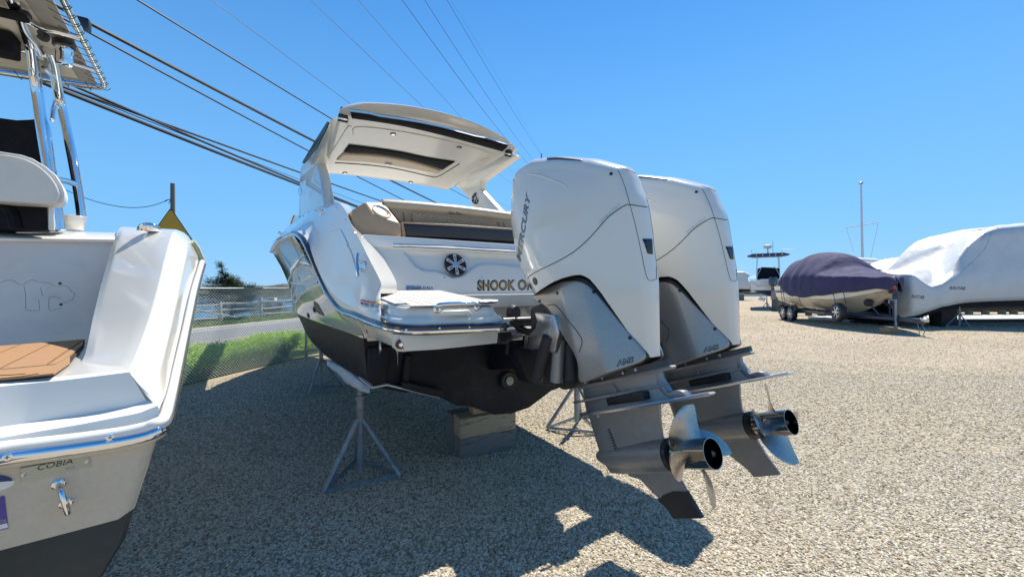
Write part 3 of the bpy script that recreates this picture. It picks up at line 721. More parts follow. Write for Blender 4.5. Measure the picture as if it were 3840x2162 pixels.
# warning labels on the platform side
quad = [(1355, 1122), (1431, 1134), (1427, 1163), (1352, 1149)]
def qp(u, v): 
    a = Vector(quad[0]).lerp(Vector(quad[1]), u); b = Vector(quad[3]).lerp(Vector(quad[2]), u); w = a.lerp(b, v); return (w.x, w.y)
tg = [platform, quarter]
lab = grid_on('warning_label', [qp(0, 0), qp(1, 0), qp(1, 1), qp(0, 1)], tg, WHITEP, boat, lift=0.003, n=12)
if lab:
    for (u0, u1, m_) in ((0, .47, PRED), (.48, .73, PORA), (.74, 1, PYEL)):
        grid_on('label_band', [qp(u0, .03), qp(u1, .03), qp(u1, .27), qp(u0, .27)], tg, m_, lab, lift=0.005, n=6)
    for u0, u1 in ((.2, .45), (.5, .72), (.77, .97)):
        for v in (.4, .52, .64, .78):
            line_on('label_text_line', [qp(u0, v), qp(u1, v)], tg, 0.0011, INK, lab, n=2, lift=6)
    line_on('label_symbol', [qp(.05, .5), qp(.1, .62), qp(.16, .5)], tg, 0.004, INK, lab, n=2, lift=1.6)
for k in range(4):
    y0 = 1143 + k * 5.0
    line_on('notice_text_line', [(1438, y0), (1457, y0 + 2.6)], tg, 0.0016, INK, boat, n=2, lift=2)
# hull side graphics: dark emblem, moulded window outline, through fittings
line_on('hull_recess_outline', [(1076, 1062), (1100, 1015), (1135, 960), (1150, 950), (1165, 990), (1190, 1045), (1192, 1052), (1180, 1062), (1120, 1064), (1090, 1060)], [hullt], 0.008, GELT, boat)
for q in [(1180, 1160), (1157, 1182)]:
    h = hit(*q, [hullt, hullb])
    if h: MB().lathe(h[0], h[1], [(0.03, 0), (0.03, 0.01), (0.012, 0.016)], 14).build('through_hull_fitting', BLACKP, boat)
poly_on('hull_emblem', [(1177, 1128), (1190, 1136), (1205, 1162), (1217, 1184), (1196, 1176), (1181, 1160)], [hullt], INK, boat, lift=0.004)

# ================================================================== OUTBOARD MOTORS
TT = math.radians(20); EX = 1.555
EU = Vector((0, math.sin(TT), math.cos(TT))); EA = Vector((0, -math.cos(TT), math.sin(TT)))
EO = Vector((EX, 2.0, 1.6))
def Q(a, h, x=0.0): return EO + EA * a + EU * h + Vector((x, 0, 0))
def PX(px, py, x):      # surveyed point on a fore-and-aft plane, x relative to engine centre
    return P(px, py, x=EX + x)
ob = thing('outboard_motor', 'nearer of the two white outboards, whole stern face in view, scuffed black skeg tip', 'outboard motor', (EX, 2.05, 0.0), 'twin outboards on the motor boat')
def htop(a): return tab([(-0.05, 0.50), (0.0, 0.585), (0.08, 0.66), (0.16, 0.695), (0.25, 0.71), (0.36, 0.70), (0.52, 0.605), (0.70, 0.465), (0.80, 0.362), (0.86, 0.30)], a)
def hbot(a): return tab([(-0.05, -0.035), (0.03, -0.06), (0.10, -0.09), (0.33, -0.085), (0.43, -0.10), (0.52, -0.13), (0.565, -0.165), (0.595, -0.24), (0.665, -0.455), (0.715, -0.59), (0.9, -0.59)], a)
def afr(h): return tab([(-0.1, 0.045), (0.0, 0.005), (0.1, -0.02), (0.25, -0.04), (0.4, -0.03), (0.52, 0.02), (0.64, 0.10), (0.70, 0.20)], h)
def aaf(h): return tab([(-0.6, 0.672), (-0.26, 0.787), (0.08, 0.85), (0.14, 0.854), (0.28, 0.845), (0.36, 0.80), (0.5, 0.70), (0.7, 0.5)], h)
def waft(h): return tab([(-0.6, 0.036), (-0.26, 0.048), (0.1, 0.066), (0.36, 0.078)], h)
def wmid(h): return tab([(-0.6, 0.13), (-0.3, 0.22), (0.0, 0.275), (0.2, 0.285), (0.45, 0.265), (0.7, 0.22)], h)
NA, NH = 40, 34
def fwid(f, h):       # half width at fraction f (0 front .. 1 aft)
    wm = wmid(h); wa = waft(h)
    if f < 0.32: return wm * (1 - (1 - f / 0.32) ** 2.3) ** 0.5 if f > 0 else 0.0
    t = (f - 0.32) / 0.68
    if f > 0.962: return (wm + (wa - wm) * (t ** 1.55)) * (1 - 0.42 * ((f - 0.962) / 0.038) ** 2)
    return wm + (wa - wm) * (t ** 1.55)
def skew(a): return -0.035 * max(0, a) / 0.85
# survey of the lower arch of the cowl on the real flank
archpx = [(2010, 1102), (2040, 1078), (2073, 1057), (2110, 1042), (2146, 1032), (2179, 1029), (2208, 1042), (2247, 1086), (2300, 1163), (2353, 1240), (2400, 1298), (2440, 1340)]
HB = []
for q_ in archpx:
    x_ = EX - 0.2
    for _ in range(12):
        p_ = P(*q_, x=x_); v_ = p_ - EO; a_ = v_.dot(EA); h_ = v_.dot(EU)
        f_ = min(1, max(0, (a_ - afr(h_)) / (aaf(h_) - afr(h_)))); x_ = 0.5 * x_ + 0.5 * (EX - fwid(f_, h_) + skew(a_))
    HB.append((a_, h_))
HB = sorted(HB); HB = [(HB[0][0] - 0.08, HB[0][1] + 0.02)] + HB + [(HB[-1][0] + 0.02, HB[-1][1] - 0.0), (0.9, HB[-1][1])]
print('HB', [(round(a, 3), round(h, 3)) for a, h in HB])
def hbot(a): return tab(HB, a)
def cowl_rows():
    cols = []
    fr_ = [0, .006, .02, .045, .08, .12, .17, .23, .3] + [0.3 + 0.66 * i / 26 for i in range(1, 27)] + [.972, .982, .991, 1.0]
    for side in (-1, 1):
        for f in (fr_ if side == -1 else fr_[::-1][:-1]):
            a = lerp(afr(0.1), aaf(0.1), f); col = []; R = 0.10
            for k in range(NH + 1):
                t = k / NH
                for _ in range(8):
                    h = lerp(hbot(a), htop(a) - R, t); a = 0.5 * a + 0.5 * lerp(afr(h), aaf(h), f)
                w = fwid(f, h); col.append(Q(a, h, side * w + skew(a)))
            h0 = h; w0 = w; a0 = a
            for k in range(1, 7):
                th = math.pi / 2 * k / 6; hh_ = h0 + R * 0.8 * math.sin(th); ws = w0 * (1 - 0.40 * (1 - math.cos(th)))
                col.append(Q(a0, hh_, side * ws + skew(a0)))
            for s_, up_ in ((0.7, 0.008), (0.35, 0.013), (0.0, 0.014)):
                col.append(Q(a0, hh_ + up_, side * ws * s_ + skew(a0)))
            cols.append(col)
    return cols
cols = cowl_rows()
mb = MB(); mb.grid(cols + [cols[0]])
cowl = mb.build('cowl', COWL, ob, merge=True, ang=62)
# dark underside lip / gasket band following the arch
BV.clear()
def prof(name, ah, hw, m, parent=ob, bevel=0.02, seg=3, taper=None, ang=25):
    poly = [Q(a, h, -hw) for a, h in ah]
    return MB().prism(poly, (2 * hw, 0, 0)).build(name, m, parent, bevel=bevel, seg=seg, ang=ang)
def hwp(a): return tab([(0.0, .15), (.08, .185), (.35, .19), (.5, .155), (.65, .075), (.72, .042), (.80, .012)], a)
def flank(pxs, fn):
    out = []
    for q_ in pxs:
        x_ = EX - 0.15
        for _ in range(14):
            v_ = P(*q_, x=x_) - EO; a_ = v_.dot(EA); h_ = v_.dot(EU); x_ = .5 * x_ + .5 * (EX - fn(a_) + skew(a_))
        out.append((a_, h_))
    return out
def soften(ah, n=70):
    d_ = resamp([(a, h, 0) for a, h in ah + [ah[0]]], n)[:-1]; o_ = []
    for i in range(len(d_)):
        v = (d_[i - 2] + d_[i - 1] * 2 + d_[i] * 3 + d_[(i + 1) % len(d_)] * 2 + d_[(i + 2) % len(d_)]) / 9; o_.append((v.x, v.y))
    return o_
def tshell(name, ah, fn, ch, m, parent=ob):
    W_ = 0.19; n = len(ah); bm = bmesh.new()
    vs = [bm.verts.new((a, -W_, h)) for a, h in ah]; ws = [bm.verts.new((a, W_, h)) for a, h in ah]
    bm.faces.new(vs); bm.faces.new(ws[::-1])
    for i in range(n): bm.faces.new((vs[i], vs[(i + 1) % n], ws[(i + 1) % n], ws[i]))
    bmesh.ops.recalc_face_normals(bm, faces=bm.faces)
    rim = [e for e in bm.edges if abs(e.verts[0].co.y - e.verts[1].co.y) < 1e-6]
    bmesh.ops.bevel(bm, geom=rim, offset=ch, offset_type='OFFSET', segments=4, profile=0.6, affect='EDGES', clamp_overlap=True)
    for k in range(24):
        bmesh.ops.bisect_plane(bm, geom=bm.verts[:] + bm.edges[:] + bm.faces[:], plane_co=(0.02 + k * 0.033, 0, 0), plane_no=(1, 0, 0))
    mb = MB(); bm.verts.index_update()
    mb.add([Q(v.co.x, v.co.z, v.co.y / W_ * fn(v.co.x) + skew(v.co.x)) for v in bm.verts], [tuple(v.index for v in f.verts) for f in bm.faces]); bm.free()
    return mb.build(name, m, parent, ang=42)
gpx = [(1994, 1112), (2060, 1072), (2110, 1053), (2165, 1049), (2200, 1060), (2238, 1100), (2330, 1214), (2380, 1275), (2425, 1334), (2428, 1348), (2320, 1385), (2168, 1440), (2165, 1420), (2168, 1370), (2150, 1320), (2110, 1262), (2080, 1195), (2050, 1150), (2010, 1128)]
gp = soften(flank(gpx, hwp), 90)
kpx = [(2000, 1108), (2073, 1060), (2146, 1035), (2179, 1033), (2208, 1046), (2247, 1090), (2353, 1244), (2438, 1338), (2440, 1346), (2330, 1380), (2180, 1425), (2175, 1370), (2110, 1260), (2040, 1150)]
tshell('gasket', soften(flank(kpx, lambda a: hwp(a) - .012), 90), lambda a: hwp(a) - .012, .010, BLACKP)
midc = tshell('midsection_cover', gp, hwp, 0.032, GREY)
rs_top = None
BV.clear()
# lower trim: swivel housing panel seam, fasteners
line_on('panel_seam', [(2052, 1145), (2075, 1142), (2092, 1152), (2130, 1200), (2170, 1250), (2183, 1280), (2172, 1320)], [midc], 0.0022, BLACKP, ob)
for q in [(2090, 1099), (2227, 1094), (2363, 1266), (2024, 1128)]:
    h = hit(*q, [midc])
    if h: MB().lathe(h[0], h[1], [(0.009, 0), (0.009, 0.003), (0.004, 0.004)], 12).build('fastener', BLACKP, ob)
text_on('badge_lettering_outline', 'AMS', (2316, 1371), (2377, 1355), (2312, 1353), [midc], INK, ob, lift=0.0015, off=0.07, shear=0.2)
text_on('badge_lettering', 'AMS', (2318, 1370), (2376, 1354), (2314, 1354), [midc], GREY, ob, lift=0.003, off=0.0, shear=0.2)
# cowl graphics and seams
seam = [(1979, 1043), (1992, 1030), (2020, 1014), (2060, 995), (2100, 975), (2150, 945), (2200, 903), (2240, 860), (2280, 815), (2320, 785), (2347, 769), (2366, 768), (2400, 773), (2438, 778)]
line_on('cowl_seam', seam, [cowl], 0.0022, BLACKP, ob)
line_on('cowl_seam', [(2317, 639), (2330, 665), (2348, 715), (2362, 766), (2384, 850), (2404, 940), (2428, 1044), (2462, 1046)], [cowl], 0.0013, BLACKP, ob)
line_on('cowl_seam', [(2399, 658), (2412, 700), (2432, 774), (2446, 850), (2452, 920), (2461, 990), (2462, 1046)], [cowl], 0.0013, BLACKP, ob)
line_on('cowl_seam', [(2395, 655), (2360, 640), (2318, 625)], [cowl], 0.0013, BLACKP, ob)
line_on('cowl_crease', [(1978, 652), (2010, 655), (2050, 666), (2090, 682), (2128, 700)], [cowl], 0.004, COWL, ob, lift=0.0)
strip_on('top_vent', [(2052, 592), (2090, 590), (2130, 593), (2185, 601)], [(2052, 600), (2090, 598), (2130, 600), (2184, 604)], [cowl], BLACKP, ob, lift=0.003, th=0.004)
strip_on('pull_handle', [(2410, 896), (2444, 896)], [(2428, 950), (2446, 953)], [cowl], BLACKP, ob, lift=0.004, th=0.02, n=6)
for q, r_ in (((2292, 652), 0.008), ((2007, 1054), 0.022), ((1989, 1071), 0.018)):
    h = hit(*q, [cowl])
    if h: MB().lathe(h[0], h[1], [(r_, -0.002), (r_, 0.003), (r_ * 0.6, 0.004)], 16).build('plug', BLACKP, ob)
text_on('maker_lettering', 'MERCURY', (1952, 980), (1990, 730), (1936, 972), [cowl], DKSILV, ob, lift=0.002, off=0.03, shear=0.35)
text_on('model_lettering', 'VERADO', (2252, 843), (2328, 774), (2246, 828), [cowl], SILV, ob, lift=0.001, off=-0.005, shear=0.2)

# exhaust / mid housing, flanges
def foil(h, a0, a1, hw, n=14, fr_=0.3):
    pts = []
    for k in range(n + 1):
        f = k / n; w = hw * (4 * f * (1 - f)) ** 0.5 if f < 0.5 else hw * (1 - ((f - 0.5) / 0.5) ** 2.2) 
        if f < fr_: w = hw * math.sin(math.pi / 2 * (f / fr_)) ** 0.6
        elif f >= fr_: w = hw * (1 - ((f - fr_) / (1 - fr_)) ** 2.0 * 0.85)
        pts.append((lerp(a0, a1, f), w))
    return [Q(a, h, -w) for a, w in pts] + [Q(a, h, w) for a, w in pts[::-1] if w > 1e-6]
def foil_loft(name, levels, m, par=ob, ang=40):
    return MB().loft([foil(*l) for l in levels], True, True).build(name, m, par, ang=ang)
foil_loft('upper_joint', [(-.600, .22, .72, .105), (-.635, .16, .72, .10)], mat('dark_joint', (0.06, 0.065, 0.07), 0.4, metal=0.5))
foil_loft('mid_flange', [(-.628, .112, .72, .112), (-.636, .108, .73, .116), (-.645, .112, .72, .11)], GREYD)
foil_loft('lower_housing', [(-.64, .125, .655, .092), (-.69, .11, .65, .082), (-.73, .10, .66, .078), (-.765, .095, .70, .078)], GREYD)
foil_loft('splash_plate', [(-.700, .035, .655, .125), (-.706, .03, .66, .127), (-.711, .035, .655, .122)], GREYD)
foil_loft('anti_ventilation_plate', [(-.765, .05, .86, .135), (-.771, .045, .87, .138), (-.779, .05, .86, .13)], ALU)
# curved tail of the plate
MB().prism([Q(.655, -.765, -.02), Q(.76, -.765, -.02), Q(.745, -.742, -.02), Q(.72, -.735, -.02), Q(.67, -.74, -.02), Q(.65, -.69, -.02), Q(.64, -.66, -.02), Q(.62, -.64, -.02), Q(.62, -.7, -.02)], (0.05, 0, 0)).build('trailing_fin', GREYD, ob, bevel=0.006)
prof('intake_slot', [(.35, -.715), (.585, -.715), (.585, -.750), (.35, -.750)], 0.0835, BLACKP, bevel=0.004)
foil_loft('gear_strut', [(-.775, .10, .60, .060), (-.85, .105, .575, .052), (-.92, .11, .56, .050), (-.98, .118, .57, .052), (-1.02, .12, .575, .045), (-1.08, .16, .57, .025)], GREYD)
for a in (.15, .235):
    MB().box(Q(a, -.79, -.052), (0.03, 0.03, 0.022), (Vector((1, 0, 0)), EA, EU)).build('joint_bolt', ALU, ob, bevel=0.004)
for a in (.25, .38, .52, .60):
    MB().lathe(Q(a, -.615, -.098), (-1, 0, 0), [(0.008, 0), (0.008, 0.006), (0.004, 0.008)], 10).build('joint_bolt', ALU, ob)
MB().tube([Q(.42, -.655, -.088), Q(.43, -.675, -.086), Q(.425, -.70, -.084)], 0.004, 6).build('casting_rib', GREYD, ob)
# torpedo
ctr = [(.095, 0.010), (.11, .026), (.15, .043), (.22, .060), (.32, .068), (.45, .070), (.575, .069)]
HP = -1.0
MB().loft([[Q(a, HP + math.sin(t) * r, math.cos(t) * r) for t in [2 * math.pi * k / 24 for k in range(24)]] for a, r in ctr], True, True).build('gearcase', GREYD, ob, ang=50)
# skeg
sk = [(.25, -1.04), (.30, -1.095), (.36, -1.105), (.48, -1.225), (.50, -1.262), (.645, -1.245), (.60, -1.13), (.572, -1.04)]
MB().loft([[Q(a, h, s_ * w * (0.35 if i in (3, 4, 5) else 1)) for i, (a, h) in enumerate(sk)] for s_, w in ((-1, .008), (1, .008))], True, True).build('skeg', GREYD, ob, smooth=False)
tip = [(.435, -1.188), (.46, -1.183), (.475, -1.17), (.54, -1.150), (.608, -1.148), (.647, -1.247), (.499, -1.264), (.478, -1.225)]
scuff = MB().loft([[Q(a, h, s_ * .0095) for a, h in tip] for s_ in (-1, 1)], True, True).build('scuffed_skeg_tip', BLACKP, ob, smooth=False, label='scuffed black skeg tip')
for k in range(9):
    h0 = -.865 - k * .0125
    MB().box(Q(.285 + k * .002, h0, -.053), (0.008, 0.012, 0.005), (Vector((1, 0, 0)), EA, EU)).build('intake_slit', BLACKP, ob, smooth=False)
# propeller
PR = thing('propeller', 'x', 'x', (EX, 2.05, 0)); del PR['label']; del PR['category']; PR.parent = ob; PR.location = (0, 0, 0); OFF[PR] = OFF[ob]
MB().loft([[Q(a, HP + math.sin(t) * r, math.cos(t) * r) for t in [2 * math.pi * k / 30 for k in range(30)]] for a, r in ((.578, .066), (.582, .0715), (.60, .0715), (.603, .064))], True, True).build('hub_seal', BLACKP, PR, ang=40)
MB().loft([[Q(a, HP + math.sin(t) * r, math.cos(t) * r) for t in [2 * math.pi * k / 36 for k in range(36)]] for a, r in ((.60, .055), (.62, .0585), (.70, .060), (.775, .061), (.785, .0615), (.785, .058), (.70, .055), (.64, .053))], True, False).build('hub', mat('dark_polished_hub', (0.30, 0.29, 0.28), 0.09, metal=1.0, var=0.1), PR, ang=40)
MB().loft([[Q(a, HP + math.sin(t) * r, math.cos(t) * r) for t in [2 * math.pi * k / 24 for k in range(24)]] for a, r in ((.655, .054), (.65, .02))], True, True).build('hub_core', BLACKP, PR)
MB().loft([[Q(a, HP + math.sin(t) * r, math.cos(t) * r) for t in [2 * math.pi * k / 12 for k in range(12)]] for a, r in ((.65, .016), (.715, .014), (.72, .008))], True, True).build('shaft_nut', ALU, PR)
def blade(phi, hand):
    rows_ = []
    R0, R1 = .055, .198; n = 12; mC = 10
    for i in range(n + 1):
        f = i / n; r = lerp(R0, R1, f)
        chord = 0.150 * (math.sin(math.pi * min(1, (0.28 + 0.69 * f))) ** 0.5)
        pitch = math.atan2(0.42 / (2 * math.pi), r)
        skw = 0.50 * f ** 1.5; rake = 0.045 * f ** 1.6
        row = []
        for j in range(mC + 1):
            c = (j / mC - 0.5) * chord
            row.append((0.685 + rake + c * math.sin(pitch), r, phi + hand * (skw + c * math.cos(pitch) / r), 0.0035 * (1 - (2 * j / mC - 1) ** 2) + 0.0006))
        rows_.append(row)
    m1 = MB()
    F = [[Q(a + t_, HP + math.sin(g) * r, math.cos(g) * r) for a, r, g, t_ in row] for row in rows_]
    Bk = [[Q(a - t_, HP + math.sin(g) * r, math.cos(g) * r) for a, r, g, t_ in row] for row in rows_]
    m1.grid([f_ + b_[::-1] for f_, b_ in zip(F, Bk)], closed=True)
    m1.add(F[-1] + Bk[-1][::-1], [tuple(range(len(F[-1]) * 2))])
    return m1
for k in range(4): blade(math.radians(113 - 90 * k), -1).build('blade', PROPM, PR, ang=60)
# clamp bracket, swivel, trim rams
brk = MB(); bp_ = [P(px, py, x=EX - 0.215) for px, py in [(2003, 1172), (2013, 1205), (2006, 1232), (1990, 1248), (1966, 1262), (1961, 1307), (2040, 1311), (2076, 1326), (2092, 1250), (2080, 1180)]]
brk.prism(bp_, (0.04, 0, 0)); MB().prism([p + Vector((0.39, 0, 0)) for p in bp_], (0.04, 0, 0)).build('clamp_bracket', ALU, ob, bevel=0.008)
cbk = brk.build('clamp_bracket', ALU, ob, bevel=0.008)
for k in range(4):
    h = hit(1985 - k * 1.5, 1256 + k * 11, [cbk])
    if h: MB().lathe(h[0], h[1], [(0.0075, 0), (0.0075, 0.001)], 10).build('bolt_hole', BLACKP, ob)
MB().prism([EO + Vector((-0.1, 0.06, -0.12)), EO + Vector((-0.1, -0.1, -0.08)), EO + Vector((-0.1, -0.34, -0.5)), EO + Vector((-0.1, -0.26, -0.58)), EO + Vector((-0.1, 0.04, -0.5))], (0.2, 0, 0)).build('swivel_housing', RUBBER, ob, bevel=0.02)
MB().prism([P(px, py, y=2.22) for px, py in [(1942, 1306), (1946, 1350), (1958, 1385), (1982, 1438), (2060, 1446), (2150, 1440), (2230, 1380), (2230, 1306)]], (0, 0.14, 0)).build('lower_bracket', ANTIF, ob, bevel=0.02)
for i, (t0, b0) in enumerate((((2058, 1262), (2012, 1425)), ((2098, 1270), (2086, 1430)), ((2140, 1290), (2142, 1425)))):
    a_, b_ = P(*t0, x=EX - 0.21 + 0.05 * i), P(*b0, x=EX - 0.22 + 0.05 * i)
    MB().tube([a_, b_], 0.036, 14).build('trim_ram', RUBBER if i != 1 else GREYD, ob)
    d_ = (a_ - b_).normalized(); MB().tube([a_, a_ + d_ * 0.06], 0.008, 8).build('ram_rod', CHROME, ob)
# steering cylinder forward of the cowl
a_, b_ = P(1930, 1206, y=2.28), P(2010, 1203, y=2.28)
MB().lathe(a_, b_ - a_, [(0.026, 0), (0.031, 0.008), (0.033, 0.03), (0.033, 0.18)], 18).build('steering_cylinder', BLACKP, ob, ang=30)
MB().tube([a_ + Vector((-0.09, 0, 0.02)), a_ + Vector((0.0, 0, 0.02))], 0.009, 8).build('steering_rod', ALU, ob)
MB().tube(cr([a_ + Vector((-0.06, 0.1, 0.02)), a_ + Vector((-0.03, 0.05, -0.1)), a_ + Vector((-0.05, 0.02, -0.22))], 4), 0.014, 8).build('hose', RUBBER, ob)
MB().tube(cr([a_ + Vector((0.02, 0.08, 0.0)), a_ + Vector((0.1, 0.02, -0.07)), a_ + Vector((0.22, 0.0, -0.1))], 5), 0.024, 10).build('hose', RUBBER, ob)
MB().lathe(P(1915, 1172, y=2.4), (0.4, -1, 0), [(0.055, 0), (0.06, 0.02), (0.05, 0.05)], 18).build('hose_boot', RUBBER, ob)

index_children()
ob2 = dup(ob, 'farther of the two white outboards, partly hidden behind its twin, grey skeg with light scratches')
ob2.location = ob.location + Vector((0.685, 0, 0))
def drop(root, base):
    for c in list(bpy.data.objects):
        if c.parent == root and c.name.startswith(base): bpy.data.objects.remove(c, do_unlink=True)
drop(ob2, 'scuffed_skeg_tip')

PR2 = [c for c in bpy.data.objects if c.parent == ob2 and c.name.startswith('propeller')][0]
drop(PR2, 'blade'); OFF[PR2] = OFF[ob]
for k in range(4): blade(math.radians(62 - 90 * k), 1).build('blade', PROPM, PR2, ang=60)

# ================================================================== BOAT STANDS AND TIMBER
def make_stand(label, loc, top_h, R=0.36, group='galvanised boat stands', rz=0.0, r=0.020, screw=0.1):
    st_ = thing('boat_stand', label, 'boat stand', loc, group, rz)
    o = Vector(loc); hub = Vector((0, 0, top_h * 0.52)) + o
    feet = [o + Vector((R * math.cos(a), R * math.sin(a), 0.02)) for a in (math.radians(90), math.radians(210), math.radians(330))]
    MB().tube([o + Vector((0, 0, 0.06)), o + Vector((0, 0, top_h * 0.72))], r * 1.45, 12).build('post', GALV, st_)
    MB().tube([o + Vector((0, 0, top_h * 0.7)), o + Vector((0, 0, top_h))], r * 1.1, 12).build('screw_post', GALV, st_)
    MB().lathe(o + Vector((0, 0, top_h * 0.70)), (0, 0, 1), [(r * 1.9, 0), (r * 1.9, 0.03)], 12).build('collar', GALV, st_)
    for i, f in enumerate(feet):
        MB().tube([hub + (f - o) * 0.06, f], r, 10).build('leg', GALV, st_)
    for i in range(3):
        a, b = feet[i], feet[(i + 1) % 3]
        d = (b - a).normalized(); MB().box((a + b) / 2 + Vector((0, 0, 0.005)), ((b - a).length, 0.006, 0.032), (d, d.cross(Vector((0, 0, 1))), Vector((0, 0, 1)))).build('base_bar', GALV, st_, smooth=False)
    return st_
def put_stand(src, label, loc, rz=0.0, sc=1.0):
    index_children(); s_ = dup(src, label); s_.location = loc; s_.rotation_euler.z = rz; s_.scale = (sc, sc, sc); return s_
g1 = P(1352, 1788, z=0)
stand1 = make_stand('galvanised stand under the near port corner of the motor boat, in its shadow', tuple(g1), 0.95, R=0.335, rz=math.radians(-125))
g2 = P(1205, 1462, z=0)
stand2 = put_stand(stand1, 'galvanised stand further forward under the port side, next to the fence post', g2, 0.4)
g3 = P(2163, 1600, z=0)
stand3 = make_stand('galvanised stand standing in the sun behind the nearer outboard leg', tuple(g3), 0.93, R=0.36, rz=math.radians(70))
# white plastic sheet between pad and hull
rows_ = []; random.seed(31)
shp = [(1228, 1350, 1229, 1374), (1243, 1352, 1243, 1386), (1262, 1358, 1262, 1398), (1283, 1368, 1281, 1412), (1305, 1383, 1302, 1438), (1326, 1400, 1324, 1452), (1345, 1417, 1345, 1462), (1368, 1436, 1368, 1469), (1388, 1450, 1385, 1471), (1394, 1453, 1394, 1470)]
shp = [tuple(v) for v in [(lerp(a[0], b[0], t), lerp(a[1], b[1], t), lerp(a[2], b[2], t), lerp(a[3], b[3], t)) for a, b in zip(shp, shp[1:]) for t in (0, .5)]]
for k, (tx, ty, bx, by) in enumerate(shp):
    x = 0.74 - 0.03 * k / len(shp); a = P(tx, ty, x=x); b = P(bx + random.uniform(-2, 2), by + random.uniform(-3.5, 3.5), x=x - 0.05)
    rows_.append([a.lerp(b, t) + Vector((random.uniform(-.006, .006), 0, random.uniform(-.003, .003))) for t in (0, .33, .66, 1)])
sheet = MB().grid(rows_).build('plastic_sheet', SHEET, None, ang=18, solid=0.002)
tag(sheet, 'torn white plastic sheet hanging between hull and near boat stand', 'plastic sheet')
ed = [P(1392, 1451, y=2.80), P(1452, 1440, y=2.80), P(1560, 1466, y=2.80), P(1650, 1487, y=2.82)]
MB().prism(ed + [e_ + Vector((0, 0, -0.010)) for e_ in ed[::-1]], (0, 0.4, 0.0)).build('sheet_edge', SHEET, sheet, smooth=False)
# keel blocks
def timber(label, near, far, z0, z1, depth, m, off=0.0):
    a, b = Vector(near), Vector(far); a.z = b.z = z0; d = (b - a).normalized(); n = Vector((-d.y, d.x, 0))
    c = (a + b) / 2 + n * (depth / 2 + off); L = (b - a).length
    o = MB().box((0, 0, 0), (L, depth, z1 - z0)).build('timber_block', m, None, bevel=0.006, off=Vector((0, 0, 0)))
    o.location = c + Vector((0, 0, (z1 - z0) / 2)); o.rotation_euler.z = math.atan2(d.y, d.x)
    OFF[o] = Vector((0, 0, 0)); tag(o, label, 'timber block', 'timbers under the keel'); return o
na, fa = P(1727, 1721, z=0), P(1935, 1678, z=0)
timber('weathered grey timber block at the bottom of the keel stack', na, fa, 0.0, 0.188, 0.20, WOODG)
timber('pale cracked timber block lying on the grey one under the keel', na, fa, 0.189, 0.376, 0.20, WOODL, 0.0)
dd = (fa - na)
timber('small pale timber block wedged directly against the keel', na + dd * 0.26, na + dd * 0.75, 0.377, 0.49, 0.12, WOODL, 0.06)
nb = Vector((-dd.y, dd.x, 0)).normalized() * 0.205
timber('dark timber block behind the keel stack', na + nb - dd * 0.02, fa + nb, 0.0, 0.36, 0.19, WOODG)

